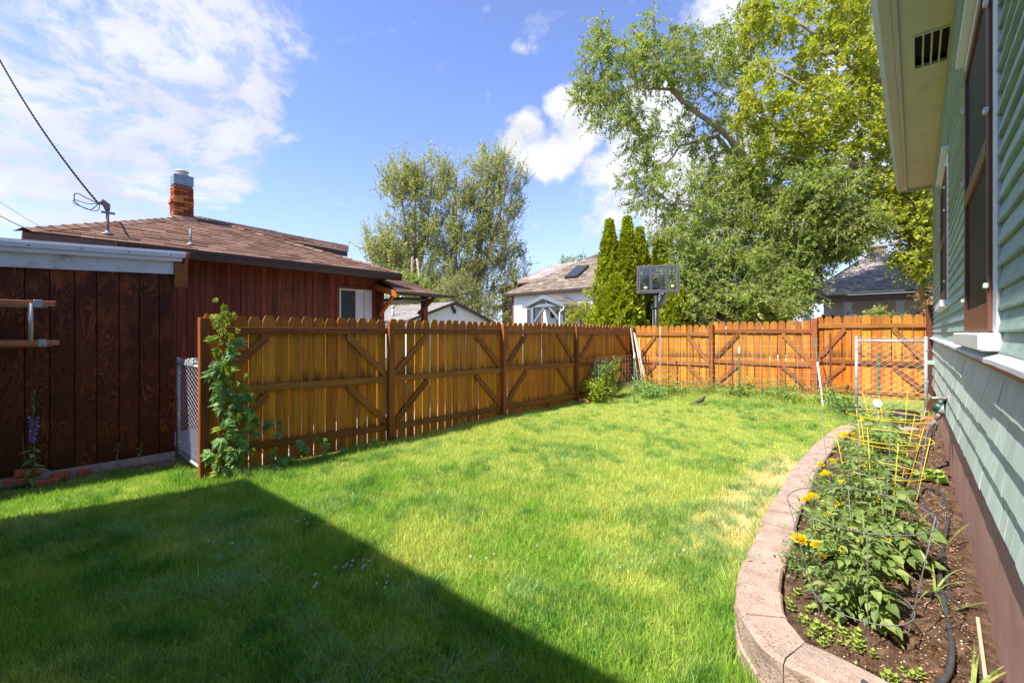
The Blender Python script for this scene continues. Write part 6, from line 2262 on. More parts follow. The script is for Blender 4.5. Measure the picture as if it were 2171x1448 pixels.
def compound_leaf(seed, L=.2):
    r = random.Random(seed)
    v, f = [], []
    n = 3
    def rachis(t_): return Vector((r0 * math.sin(t_ * 1.5), L * t_, -.30 * L * t_ * t_))
    r0 = r.uniform(-.02, .02)
    for k in range(n):
        t_ = .35 + .22 * k
        p = rachis(t_)
        ll = L * (.30 + .05 * k) * r.uniform(.85, 1.1)
        for s in (-1, 1):
            leaflet(v, f, p, (s * .95, .55, r.uniform(-.35, .05)), (r.uniform(-.3, .3), r.uniform(-.2, .2), 1), ll, ll * .64, r.uniform(.2, .5))
        if k < 2:
            for s in (-1, 1):
                leaflet(v, f, rachis(t_ + .1), (s, .3, -.1), (0, 0, 1), ll * .35, ll * .3, .2)
    leaflet(v, f, rachis(1.0), (0, 1, -.4), (r.uniform(-.2, .2), 0, 1), L * .42, L * .34, .3)
    q = MB()
    q.v = [tuple(x) for x in v]; q.f = f; q.mi = [0] * len(f)
    q.cur = 1
    q.tube([rachis(k / 5) for k in range(6)], [.0025, .0022, .002, .0017, .0014, .001], 3, False)
    me = q.mesh('leaf', [M['tomato'], M['tomstem']])
    return me


TL = [compound_leaf(100 + k) for k in range(7)]


def tomato(label, x, y, h, n, seed, spread=.26, scale=1.0):
    r = random.Random(seed)
    z0 = .24
    to = thing('tomato_plant', label, 'tomato plant', (x, y, z0), 0, 'tomato plants in the raised bed')
    spread *= 1.25
    q = MB()
    stems = []
    for k in range(4 if h > .3 else 3):
        an = r.uniform(0, 6.28)
        top = Vector((math.cos(an) * spread * (.25 if k else .05), math.sin(an) * spread * (.25 if k else .05), h * (1 if k == 0 else r.uniform(.6, .95))))
        mid = top * .5 + Vector((r.uniform(-.03, .03), r.uniform(-.03, .03), 0))
        pts = [Vector((0, 0, -.03)), mid, top]
        q.tube(pts, [.008, .0065, .003], 6)
        stems.append(pts)
    q.build('stem', M['tomstem'], to, smooth=True)
    for k in range(n):
        st_ = r.choice(stems)
        t_ = r.uniform(.12, 1.0)
        p = st_[0].lerp(st_[1], t_ * 2) if t_ < .5 else st_[1].lerp(st_[2], t_ * 2 - 1)
        an = k * 2.4 + r.uniform(-.5, .5)
        el = r.uniform(-.1, .6) if t_ < .85 else r.uniform(.3, .9)
        s = scale * r.uniform(.75, 1.25) * (1.0 - .25 * t_)
        inst('leaf', r.choice(TL), to, p, (el, r.uniform(-.35, .35), an), s)
    # small yellow blossoms
    q = MB()
    for k in range(5):
        c = stems[0][1].lerp(stems[0][2], r.random()) + Vector((r.uniform(-.1, .1), r.uniform(-.1, .1), r.uniform(-.05, .05)))
        for j in range(5):
            a = j * 1.257
            q.poly([c, c + Vector((math.cos(a + .3) * .007, math.sin(a + .3) * .007, .003)), c + Vector((math.cos(a) * .016, math.sin(a) * .016, -.004)), c + Vector((math.cos(a - .3) * .007, math.sin(a - .3) * .007, .003))])
    q.build('blossom', M['marigold'], to)
    return to


tomato('bushy tomato plant inside the low grey cage closest to the camera', -.20, 2.66, .52, 96, 1, .36, .70)
tomato('tomato plant in the tall grey cage', -.17, 3.35, .48, 66, 2, .36, .92)
tomato('tomato plant in the first yellow cage', -.20, 4.02, .46, 60, 3, .36, .95)
tomato('tomato plant between the first and second yellow cages', -.26, 4.70, .42, 54, 4, .34, .95)
tomato('tomato plant in the second yellow cage', -.24, 5.40, .44, 50, 5, .34, .95)
tomato('tomato plant between the last two yellow cages', -.28, 6.20, .40, 44, 6, .34, 1.0)
tomato('tomato plant in the farthermost yellow cage by the gate', -.25, 7.05, .40, 44, 7, .34, 1.0)
tomato('young tomato plant leaning over the wall behind the first marigold', -.40, 3.28, .30, 30, 21, .22, .72)
tomato('young tomato plant by the wall beside the first yellow cage', -.40, 4.15, .30, 28, 22, .22, .75)
tomato('small low tomato seedling tucked against the block wall', -.47, 5.85, .22, 16, 8, .2, .8)
tomato('small tomato seedling at the far end of the bed before the gate', -.30, 7.85, .26, 20, 9, .24, .9)


# ================================================================== tomato cages
def cage(label, x, y, ztop, rtop, rbot, rings, mat, grp, tilt=(0, 0), seed=1, legs=4, foot=.2, r0=.0020):
    r = random.Random(seed)
    ct = thing('tomato_cage', label, 'tomato cage', (x, y, .22), 0, grp)
    Hh = ztop - .22
    def P(t_, an):
        rad = rbot + (rtop - rbot) * t_
        p = Vector((rad * math.cos(an), rad * math.sin(an), Hh * t_))
        p.x += tilt[0] * t_; p.y += tilt[1] * t_
        # rings lean with the cage
        p.z -= (tilt[0] * math.cos(an) + tilt[1] * math.sin(an)) * .8 * (rad / max(Hh, .1))
        return p
    for t_ in rings:
        q = MB(); q.tube([P(t_, a) for a in np.linspace(0, 2 * math.pi, 33)], r0, 6, False)
        q.build('ring', M[mat], ct, smooth=True)
    a0 = r.uniform(0, 1.5)
    for k in range(legs):
        a = a0 + k * 2 * math.pi / legs
        q = MB(); q.tube([P(1.0, a) + Vector((0, 0, .012)), P(.5, a), P(.1, a), P(.0, a) - Vector((0, 0, .08))], r0 * .95, 6)
        q.build('leg', M[mat], ct, smooth=True)
    return ct


cage('low tilted grey wire cage around the tomato plant closest to the camera', -.18, 2.60, .80, .27, .15, (1.0, .28), 'cagewire', 'grey wire tomato cages', (-.02, -.03), 1, r0=.0023)
cage('tall upright grey wire cage standing above the marigolds', -.19, 3.42, 1.10, .265, .15, (1.0, .66, .30), 'cagewire', 'grey wire tomato cages', (0, 0), 4)
cage('bright yellow wire cage behind the tall grey cage', -.18, 4.15, .86, .275, .16, (1.0, .62, .3), 'yellow', 'yellow wire tomato cages', (0, 0), 3, r0=.0028)
cage('middle one of the three yellow wire cages', -.20, 5.2, .86, .30, .17, (1.0, .62, .3), 'yellow', 'yellow wire tomato cages', (.02, 0), 5, r0=.0030)
cage('yellow wire cage just before the chain link gate', -.17, 6.85, .88, .32, .18, (1.0, .62, .3), 'yellow', 'yellow wire tomato cages', (-.02, 0), 6, r0=.0034)
# plant marker disc
pm = thing('plant_marker', 'white oval plastic marker on a thin stem before the gate', 'plant marker', (-.33, 7.2, .2))
c = atY(1861, 855, 7.2)
q = MB(); q.tube([(0, 0, 0), (c.x + .33, 0, c.z - .2)], .004, 5); q.build('stem', M['pole_white'], pm)
q = MB(); q.lathe([(0, -.006), (.05, -.004), (.055, 0), (.05, .004), (0, .006)], 18, Matrix.Translation((c.x + .33, 0, c.z - .2)) @ Matrix.Rotation(math.radians(62), 4, 'X') @ Matrix.Rotation(.5, 4, 'Y')); q.build('disc', M['pole_white'], pm, smooth=True)
q = MB(); q.lathe([(0, 0), (.14, 0), (.17, .04), (.17, .17), (.15, .19), (0, .2)], 18)
o = q.build('planter', M['blackplastic'], smooth=True, loc=(-.12, 8.6, .28)); tag(o, 'low black round planter behind the yellow cage by the gate', 'planter')


# ================================================================== marigolds
def flower_mesh(seed, R=.034):
    r = random.Random(seed)
    q = MB()
    for layer in range(5):
        el = layer * .33
        n = 15 - layer * 2
        for k in range(n):
            a = 2 * math.pi * k / n + layer * .37 + r.uniform(-.1, .1)
            e = el + r.uniform(-.12, .12)
            d = Vector((math.cos(a) * math.cos(e), math.sin(a) * math.cos(e), math.sin(e)))
            s = Vector((-math.sin(a), math.cos(a), 0))
            u = s.cross(d)
            L_ = R * (1.05 - .03 * layer) * r.uniform(.85, 1.1)
            w_ = R * .24
            q.poly([d * L_ * .3 - s * w_ * .4, d * L_ * .3 + s * w_ * .4, d * L_ * .85 + s * w_ + u * r.uniform(-.003, .004), d * L_ + u * r.uniform(-.004, .003), d * L_ * .85 - s * w_ + u * r.uniform(-.003, .004)])
    return q.mesh('flower_head', [M['marigold']])


FM = [flower_mesh(k) for k in range(4)]


def marigold(label, x, y, heads, seed, h=.17):
    r = random.Random(seed)
    g = np.random.default_rng(seed)
    to = thing('marigold', label, 'marigold', (x, y, .24), 0, 'marigolds along the block wall')
    n = 260
    P = g.normal(size=(n, 3)) * np.array([.065, .065, .045]) + np.array([0, 0, h * .5])
    P[:, 2] = np.maximum(P[:, 2], .01)
    yd = norm(norm(P - np.array([0, 0, .03])) + g.normal(size=(n, 3)) * .6)
    v, f = scatter(KITE_V, KITE_F, P, yd, norm(g.normal(size=(n, 3)) * .5 + np.array([0, 0, 1])), np.stack([g.uniform(.02, .035, n) * .7, g.uniform(.025, .045, n), g.uniform(.03, .05, n)], 1))
    link(bpy.data.objects.new('foliage', np_mesh('foliage', v, f, 3, M['vine'])), to)['kind'] = 'stuff'
    for (dx, dy, dz, s) in heads:
        q = MB(); q.tube([(0, 0, 0), (dx * .6, dy * .6, dz * .6), (dx, dy, dz)], .0025, 4); q.build('stem', M['greenstem'], to)
        inst('flower_head', r.choice(FM), to, (dx, dy, dz), (r.uniform(-.5, .5), r.uniform(-.5, .5), r.uniform(0, 6)), s)


marigold('marigold with one big yellow bloom against the tomato in the low grey cage', -.47, 2.98, [(-.02, -.02, .19, 1.25), (.06, .02, .17, .9), (.09, -.03, .14, .7)], 1)
marigold('marigold cluster of double gold blooms inside the grey cage ring', -.49, 3.80, [(-.05, -.02, .19, 1.25), (-.09, -.05, .17, .9), (.02, .06, .15, .9), (.07, .02, .17, .9), (.04, -.08, .12, .8)], 2)
marigold('marigold with large flat yellow bloom beside the block wall', -.54, 4.42, [(0, 0, .20, 1.3), (.1, .04, .15, .8)], 3)
marigold('marigold with three yellow blooms, near the middle of the wall', -.58, 4.88, [(-.05, -.03, .17, .95), (.03, .0, .20, 1.25), (.02, .12, .16, .8)], 4)
marigold('orange marigold between the wall and the second yellow cage', -.60, 6.3, [(.0, 0, .20, 1.2), (.07, .12, .19, 1.1), (-.07, .05, .15, .8)], 5)
marigold('orange marigold at the far curve of the block wall', -.52, 7.45, [(0, 0, .20, 1.2), (.14, .05, .20, 1.3), (.07, -.05, .17, .9)], 6)


# ================================================================== seedlings, lettuce, weeds in the bed
def rosette_mesh(seed, n=9, L=.028, W=.55, up=.5, mat='purslane', layers=3):
    r = random.Random(seed)
    v, f = [], []
    for l in range(layers):
        for k in range(n // layers + 1):
            a = 6.28 * k / (n // layers + 1) + l * .8 + r.uniform(-.3, .3)
            e = up + l * .25
            d = Vector((math.cos(a) * math.cos(e), math.sin(a) * math.cos(e), math.sin(e)))
            leaflet(v, f, Vector((0, 0, .012 * l)) + d * .004, d, (0, 0, 1), L * r.uniform(.7, 1.15) * (1 - .15 * l), L * W * 1.3, .1)
    q = MB(); q.v = [tuple(x) for x in v]; q.f = f; q.mi = [0] * len(f)
    return q.mesh('seedling', [M[mat]])


RM = [rosette_mesh(k) for k in range(5)]
pp = [(1672, 1275), (1678, 1290), (1690, 1262), (1700, 1315), (1710, 1322), (1722, 1285), (1716, 1300), (1735, 1335), (1748, 1340), (1718, 1345), (1745, 1362), (1760, 1318), (1770, 1330), (1778, 1345), (1790, 1350), (1762, 1348), (1798, 1345), (1808, 1355),
      (1796, 1370), (1815, 1345), (1826, 1365), (1822, 1378), (1852, 1386), (1860, 1330), (1868, 1345), (1812, 1415), (1880, 1438), (1760, 1362), (1782, 1368), (1915, 1425), (1935, 1440), (1950, 1430), (1900, 1445)]
rr = random.Random(8)
for k, (px, py) in enumerate(pp):
    p = atZ(px, py, .25)
    if p.x < float(edge_x(p.y)) + .2 and p.y > 2.3:
        p.x = float(edge_x(p.y)) + .24
    o = inst('seedling', rr.choice(RM), None, (p.x, p.y, .238), (rr.uniform(-.2, .2), rr.uniform(-.2, .2), rr.uniform(0, 6)), rr.uniform(.8, 1.35))
    tag(o, 'tiny light green purslane seedling on the soil inside the block wall', 'seedling', 'purslane seedlings')
LM = [rosette_mesh(50 + k, 12, .06, .6, .35, 'purslane', 3) for k in range(2)]
p = atZ(1978, 1010, .27)
lt = thing('leafy_weed', 'bright green low leafy clump by the brown foundation beside the hoses', 'plant', (.10, 5.55, .27))
for k in range(9):
    inst('leaf', LM[k % 2], lt, (rr.uniform(-.1, .1), rr.uniform(-.14, .14), rr.uniform(0, .02)), (rr.uniform(-.3, .3), rr.uniform(-.3, .3), rr.uniform(0, 6)), rr.uniform(.8, 1.2))


def blade_clump(label, x, y, z, n, L, seed, mat='weed', spread=.5, name='grass_clump', w=.006):
    r = random.Random(seed)
    q = MB()
    for k in range(n):
        a = r.uniform(0, 6.28)
        e = r.uniform(.6, 1.3)
        l = L * r.uniform(.6, 1.15)
        s = Vector((-math.sin(a), math.cos(a), 0)) * w
        pts = []
        for j in range(6):
            t_ = j / 5
            rad = l * math.cos(e) * t_ * (1 + spread * t_)
            h_ = l * math.sin(e) * t_ * (1 - .45 * spread * t_)
            pts.append((Vector((math.cos(a) * rad, math.sin(a) * rad, h_)), s * (1 - t_ ** 2 * .95)))
        for j in range(5):
            q.poly([pts[j][0] - pts[j][1], pts[j][0] + pts[j][1], pts[j + 1][0] + pts[j + 1][1], pts[j + 1][0] - pts[j + 1][1]])
    o = q.build(name, M[mat], loc=(x, y, z))
    return tag(o, label, 'grass clump', 'long grass weeds in the bed')


blade_clump('long grass weed sprawling across the thick hose', .075, 3.18, .25, 6, .24, 1, spread=1.0)
blade_clump('grass weed leaning out from the brown foundation', .16, 3.95, .27, 7, .22, 2, spread=.6)
blade_clump('grass weed beside the hose junction', -.02, 4.05, .25, 7, .25, 3, spread=.9)
blade_clump('sparse grass weed low beside the foundation, closest to the camera', .155, 2.35, .27, 5, .22, 4, spread=.9)
blade_clump('short grass weed between hose and foundation', .13, 3.0, .26, 4, .14, 5, spread=.5)


# ================================================================== hoses, spigot and timer
def hose(label, pts, r, name='garden_hose', z=None, mat='hose'):
    P = [Vector(p) for p in pts]
    S = []
    for i in range(len(P) - 1):
        p0, p1, p2, p3 = P[max(0, i - 1)], P[i], P[i + 1], P[min(len(P) - 1, i + 2)]
        for k in range(8):
            t_ = k / 8
            S.append(.5 * ((2 * p1) + (p2 - p0) * t_ + (2 * p0 - 5 * p1 + 4 * p2 - p3) * t_ ** 2 + (3 * p1 - p0 - 3 * p2 + p3) * t_ ** 3))
    S.append(P[-1])
    q = MB(); q.tube(S, r, 9)
    o = q.build(name, M[mat], smooth=True)
    return tag(o, label, 'hose', 'drip hoses on the bed')


zz = .272
def gp_(px, py, dz=0): 
    p = atZ(px, py, zz + dz); return (min(p.x, .17), p.y, zz + dz)
hose('thick black hose running down the bed towards the camera', [gp_(1995, 1180), gp_(1993, 1210), gp_(1996, 1245), gp_(2005, 1290), gp_(2015, 1340), gp_(2018, 1390), gp_(2002, 1440), (-.02, 2.12, zz), (-.15, 2.16, zz)], .0115)
hose('thinner black hose looping beside the brown foundation', [(-.02, 4.55, zz), gp_(1960, 1035, .01), gp_(1995, 1045, .015), gp_(2010, 1075, .01), gp_(2012, 1105), gp_(2005, 1130), gp_(2000, 1160), gp_(2005, 1200), gp_(2012, 1250), gp_(2014, 1275)], .0095)
hose('black hose meeting the loop from under the tomato leaves', [gp_(1945, 1040), gp_(1962, 1070), gp_(1978, 1100), gp_(1992, 1125), gp_(1996, 1160)], .009)
hose('thin black drip line crossing the soil below the low grey cage', [gp_(1990, 1262), gp_(1950, 1258), gp_(1900, 1252), gp_(1850, 1248), gp_(1800, 1245)], .005)
hose('thin black drip line crossing the soil behind the low grey cage', [gp_(1992, 1150), gp_(1950, 1150), gp_(1900, 1146), gp_(1850, 1140)], .005)
TC = at(1999, 868, 4.23)
hose('black hose dropping from the green timer to the soil', [TC + Vector((-.07, -.02, -.16)), at(1962, 925, 4.2), at(1945, 960, 4.2), at(1938, 985, 4.3), (-.10, 4.9, .28), (-.02, 4.6, zz)], .011)
hose('second black hose dropping behind the first from the green timer', [TC + Vector((-.05, .0, -.16)), at(1972, 940, 4.25), at(1960, 985, 4.3), at(1958, 1005, 4.3), (.0, 5.0, .28), (-.03, 5.2, zz)], .010)
sg = atX(2012, 845, GX - .02)
tm = thing('water_timer', 'dark green and grey hose timer hanging from the house spigot', 'water timer', tuple(TC))
Rt = Matrix.Rotation(math.radians(28), 4, 'Y') @ Matrix.Rotation(math.radians(90), 4, 'Y')
q = MB(); q.lathe([(0, -.075), (.036, -.073), (.047, -.06), (.049, .0), (.047, .06), (.036, .073), (0, .075)], 18, Rt); q.build('body', M['timergreen'], tm, smooth=True)
q = MB(); q.lathe([(.0498, -.022), (.0515, -.020), (.0515, .030), (.0498, .032)], 18, Rt); q.build('band', M['timergrey'], tm, smooth=True)
q = MB(); q.lathe([(0, 0), (.022, 0), (.024, .03), (.016, .035), (.014, .06), (0, .06)], 12, Matrix.Translation((.012, .0, .035))); q.build('inlet', M['blackplastic'], tm, smooth=True)
q = MB(); q.lathe([(0, -.13), (.014, -.13), (.016, -.10), (.024, -.095), (.024, -.06), (.018, -.04), (0, -.035)], 12, Matrix.Rotation(math.radians(25), 4, 'Y')); q.build('outlet', M['brass'], tm, smooth=True)
q = MB(); q.tube([(-.05, -.0, -.115), (-.09, -.02, -.165)], .016, 8); q.tube([(-.05, 0, -.115), (-.045, .01, -.17)], .014, 8); q.build('splitter', M['timergrey'], tm, smooth=True)
sp_ = thing('spigot', 'worn metal garden spigot with round handle on the green shingles', 'spigot', tuple(sg))
q = MB(); q.tube([(.0, 0, .0), (-.07, -.01, .0), (-.11, -.03, -.005)], .013, 8)
q.tube([(-.07, -.01, 0), (TC.x - sg.x + .012, TC.y - sg.y, TC.z + .09 - sg.z)], .011, 8); q.build('tap_body', M['brass'], sp_, smooth=True)
q = MB()
for k in range(8):
    a = k * math.pi / 4
    q.tube([(-.12, -.03, 0), (-.125 , -.03 + .03 * math.cos(a), .03 * math.sin(a))], .004, 4)
q.tube([(-.125, -.03 + .03 * math.cos(a), .03 * math.sin(a)) for a in np.linspace(0, 6.283, 13)], .005, 5); q.build('handle', M['brass'], sp_)
q = MB(); q.lathe([(0, 0), (.035, 0), (.03, .008), (0, .01)], 12, Matrix.Rotation(-math.pi / 2, 4, 'Y')); q.build('flange', M['brass'], sp_, smooth=True)
# weathered wooden strip leaning on the foundation
q = MB(); a, b = (GX - .02, 2.93, .285), (GX - .04, 2.2, .27)
q.beam(a, b, .012, .05, c=.002)
tag(q.build('wooden_strip', M['bamboo']), 'weathered wooden strip lying along the foot of the brown foundation', 'wood strip')
q = MB(); q.bbox((-.12, -.06, -.03), (.12, .06, .04), .006); tag(q.build('brick', M['brickred'], loc=(.06, 8.5, .30), rot=(0, 0, .1)), 'red brick flat under the gate latch', 'brick')
q = MB(); q.bbox((-.05, -.06, -.03), (.05, .06, .15), .006); tag(q.build('brick', M['brickred'], loc=(.14, 8.3, .31), rot=(0, .1, .1)), 'red brick on end beside the gate post', 'brick')
# ================================================================== creeper on the fence end
def vine_leaf(seed, mat):
    r = random.Random(seed)
    v, f = [], []
    for k, an in enumerate((-1.15, -.55, 0, .55, 1.15)):
        L_ = (.095, .122, .14, .122, .095)[k] * r.uniform(.9, 1.1)
        leaflet(v, f, Vector((0, .02, 0)), (math.sin(an), math.cos(an), r.uniform(-.25, -.05)), (r.uniform(-.25, .25), 0, 1), L_, L_ * .62, r.uniform(.25, .5))
    q = MB(); q.v = [tuple(x) for x in v]; q.f = f; q.mi = [0] * len(f)
    q.cur = 1
    q.tube([(0, -.05, .0), (0, .02, 0)], .0015, 3, False)
    return q.mesh('leaf', [M[mat], M['petiole']])


VL = [vine_leaf(k, 'vine') for k in range(5)]
VN = [vine_leaf(20 + k, 'vinenew') for k in range(3)]


def vine(label, stems, nleaf, seed, scl=1.0, newtop=0, name='creeper_vine', side=Vector((1, -.35, .1)), spread=.12):
    r = random.Random(seed)
    to = thing(name, label, 'vine', stems[0][0])
    B = Vector(stems[0][0])
    q = MB()
    for s in stems:
        q.tube([Vector(p) - B for p in s], [.006] + [.004] * (len(s) - 2) + [.0015], 5)
    q.build('stem', M['petiole'], to, smooth=True)
    for k in range(nleaf):
        s = stems[k % len(stems)]
        t_ = ((k // len(stems)) + r.random()) / (nleaf / len(stems)) * (len(s) - 1)
        i = min(int(t_), len(s) - 2)
        p = Vector(s[i]).lerp(Vector(s[i + 1]), t_ - i) - B
        off = Vector((r.uniform(.02, .16), r.uniform(-spread, spread), r.uniform(-.04, .06)))
        p += off
        frac = t_ / (len(s) - 1)
        isnew = r.random() < newtop and (frac > .7 or r.random() < .18)
        me = r.choice(VN if isnew else VL)
        # leaf hangs facing outward
        nz = (side.normalized() * 1.0 + Vector((r.uniform(-.5, .5), r.uniform(-.7, .7), r.uniform(.1, .8)))).normalized()
        yd = Vector((r.uniform(-.1, .5), r.uniform(-.9, .9), r.uniform(-1.0, .1)))
        yd = (yd - nz * yd.dot(nz)).normalized()
        xd = yd.cross(nz)
        R3 = Matrix((xd, yd, nz)).transposed()
        o = inst('leaf', me, to, p, R3.to_euler(), scl * r.uniform(.7, 1.15) * (.62 if isnew else 1.0) * (1.0 - .25 * max(0, frac - .6)))
    return to


x0 = -5.66
vine('leafy green creeper climbing the near end post of the side fence', [
    [(x0, 1.62, 0), (x0 + .03, 1.56, .4), (x0, 1.62, .9), (x0 + .02, 1.54, 1.35), (x0 + .02, 1.52, 1.75), (x0 + .02, 1.53, 1.92)],
    [(x0, 1.52, 0), (x0 + .03, 1.48, .5), (x0 + .02, 1.50, 1.0), (x0 + .02, 1.48, 1.5), (x0 + .03, 1.50, 1.80)],
    [(x0, 1.66, 0), (x0 + .02, 1.72, .35), (x0 + .02, 1.70, .7), (x0 + .01, 1.64, 1.1), (x0 + .01, 1.60, 1.5)]], 112, 3, 1.0, 1.0, spread=.10)
g_ = MB()
r = random.Random(5)
vine('low creeper runner spreading along the foot of the side fence', [[(x0, 1.95, .06), (x0 + .05, 2.3, .12), (x0 + .04, 2.8, .10), (x0 + .05, 3.3, .06)], [(x0, 2.0, .06), (x0 + .03, 2.12, .3), (x0 + .02, 2.05, .50), (x0 + .03, 2.02, .62)], [(x0, 2.05, .05), (x0 + .05, 2.35, .25), (x0 + .03, 2.5, .32)]], 26, 6, .70, 0, spread=.14)
vine('small creeper sprigs behind the chain link gate', [[(-6.15, 1.75, 0), (-6.1, 1.8, .35), (-6.12, 1.75, .62)], [(-6.3, 1.8, 0), (-6.25, 1.85, .4)]], 34, 9, .55, .5)


# ================================================================== bellflower by the shed
bf = atX(70, 1000, -6.72)
bp_ = thing('bellflower', 'tall purple bellflower spike growing against the dark shed', 'flower', (-6.74, bf.y, 0.0))
q = MB()
q.tube([(0, 0, 0), (.01, .01, .4), (.0, .0, .78), (.0, .01, 1.02)], [.005, .004, .003, .0015], 5)
q.tube([(0, -.02, 0), (.01, -.06, .3), (.0, -.07, .58)], [.004, .003, .0015], 5)
q.build('stem', M['greenstem'], bp_, smooth=True)
bell = MB()
nb_ = 5
prof = [(.002, 0), (.008, -.006), (.010, -.018), (.019, -.030)]
bell.lathe(prof, 10)
bell = bell.mesh('bell_flower', [M['purple']], True)
r = random.Random(4)
for k in range(20):
    z = .50 + .26 * k / 20
    a = k * 2.2
    inst('bell_flower', bell, bp_, (.018 * math.cos(a) + .004, .026 * math.sin(a), z), (r.uniform(-.5, .5), r.uniform(-.5, .5), 0), r.uniform(.75, 1.15))
for k in range(22):
    z = .78 + .24 * k / 22
    a = k * 2.4
    q = MB() if k == 0 else None
    if k == 0:
        q.lathe([(0, -.008), (.005, 0), (.003, .008), (0, .012)], 6); bud = q.mesh('bud', [M['weed']])
    inst('bud', bud, bp_, (.014 * math.cos(a), .014 * math.sin(a), z), (0, 0, 0), 1.1 - k * .03)
lfv, lff = [], []
leaflet(lfv, lff, (0, 0, 0), (0, 1, -.1), (0, 0, 1), .13, .085, .3)
q = MB(); q.v = [tuple(v) for v in lfv]; q.f = lff; q.mi = [0] * len(lff); LF = q.mesh('leaf', [M['vine']])
for k in range(20):
    z = .08 + .36 * (k / 20)
    inst('leaf', LF, bp_, (0, 0, z), (r.uniform(-.3, .6), r.uniform(-.4, .4), k * 2.4), r.uniform(.6, 1.15) * (1.1 - .5 * k / 20))
for (yy, h_, sd) in ((.78, .34, 1), (.98, .3, 2), (-.28, .2, 3)):
    sp = thing('weed', {1: 'upright weed before the concrete footing in the middle of the shed wall', 2: 'slim weed by the footing nearer the chain link gate', 3: 'small weed at the frame edge beyond the bricks'}[sd], 'weed', (-6.80, yy, 0))
    q = MB(); q.tube([(0, 0, 0), (.02, .02, h_)], .003, 4); q.build('stem', M['greenstem'], sp)
    for k in range(12):
        inst('leaf', LF, sp, (.02 * k / 12, .02 * k / 12, h_ * k / 12), (r.uniform(-.2, .6), 0, k * 2.4), r.uniform(.25, .42))


# ================================================================== shrubs in the fence corner
def bush(label, x, y, h, rad, n, seed, leafm, leaf=.05, shape='round', name='shrub', cat='shrub', z=None, grp=None):
    g = np.random.default_rng(seed)
    z0 = gzf(x, y) if z is None else z
    to = thing(name, label, cat, (x, y, z0), 0, grp)
    q = MB()
    ns = 7
    tips = []
    for k in range(ns):
        a = g.uniform(0, 6.28)
        rr_ = rad * g.uniform(.3, .9)
        tp = Vector((math.cos(a) * rr_, math.sin(a) * rr_, h * g.uniform(.7, 1.0)))
        q.tube([(0, 0, 0), tp * .5 + Vector((0, 0, h * .1)), tp], [.006, .004, .002], 4)
        tips.append(np.array(tp))
    q.build('stem', M['greenstem'], to)
    T = np.array(tips)[g.integers(0, ns, n)]
    t_ = g.random(n)[:, None] ** .7
    P = T * t_ + g.normal(size=(n, 3)) * rad * (.16 if shape == 'spire' else .26)
    P[:, 2] = np.abs(P[:, 2])
    yd = norm(P * np.array([1.5, 1.5, .3]) / rad + g.normal(size=P.shape) * .5 + np.array([0, 0, .1]))
    v, f = scatter(KITE_V, KITE_F, P, yd, norm(g.normal(size=P.shape) * .5 + np.array([0, 0, 1])), np.stack([leaf * g.uniform(.7, 1.2, n) * (1.2 if shape != 'spire' else .8), leaf * g.uniform(.7, 1.3, n), np.full(n, leaf)], 1))
    link(bpy.data.objects.new('foliage', np_mesh('foliage', v, f, 3, M[leafm])), to)['kind'] = 'stuff'
    return to


bush('bright green broad leaved shrub beside the fence post near the corner', -5.35, 8.75, .55, .30, 420, 1, 'vinenew', .085)
bush('tall narrow shrub with pale tips against the shaded corner panel', -5.25, 9.35, 1.05, .20, 900, 2, 'willow', .055, 'spire')
bush('dark fine leaved shrub behind the pale tipped one', -5.50, 9.15, .90, .26, 1100, 3, 'vine', .045)
ws = random.Random(31)
k = 0
for (x, y, h_, rad, n, m_, lf) in ((-4.95, 10.2, .32, .32, 360, 'weed', .05), (-4.2, 10.4, .30, .40, 420, 'weed', .05), (-3.5, 10.5, .28, .35, 360, 'weed', .045), (-2.85, 10.45, .30, .35, 420, 'weed', .05), (-2.2, 10.55, .27, .4, 380, 'vine', .045),
                           (-1.9, 10.35, .24, .35, 300, 'weed', .045), (-1.35, 10.4, .26, .35, 320, 'weed', .045), (-.9, 9.9, .30, .30, 320, 'vine', .05), (-4.55, 9.85, .24, .32, 300, 'vine', .05)):
    k += 1
    where = ['at the foot of the leaning pole bundle', 'below the first sunlit back panel', 'at the base of the first brown back post', 'around the white tipped green stake', 'below the middle back panel', 'over the black weed fabric', 'between leaning white pole and brown stake', 'behind the open chain link gate', 'in front of the corner poles, darkest of the weeds'][k - 1]
    bush('low weedy patch ' + where, x, y, h_ * 1.15, rad * 1.15, int(n * 1.7), 70 + k, m_, lf * 1.1, name='weed_patch', cat='weeds', grp='weeds along the back fence')
q = MB()
for a in range(10):
    for b in range(4):
        def fz(i, j): return gzf(-2.4 + i * .09, 10.1 + j * .09) + .02 + .015 * math.sin(i * 1.7 + j * 2.1)
        q.poly([(-2.4 + (a + i) * .09, 10.1 + (b + j) * .09, fz(a + i, b + j)) for i, j in ((0, 0), (1, 0), (1, 1), (0, 1))])
tag(q.build('weed_fabric', M['fabric']), 'crumpled black weed fabric on the ground before the back fence', 'fabric sheet')

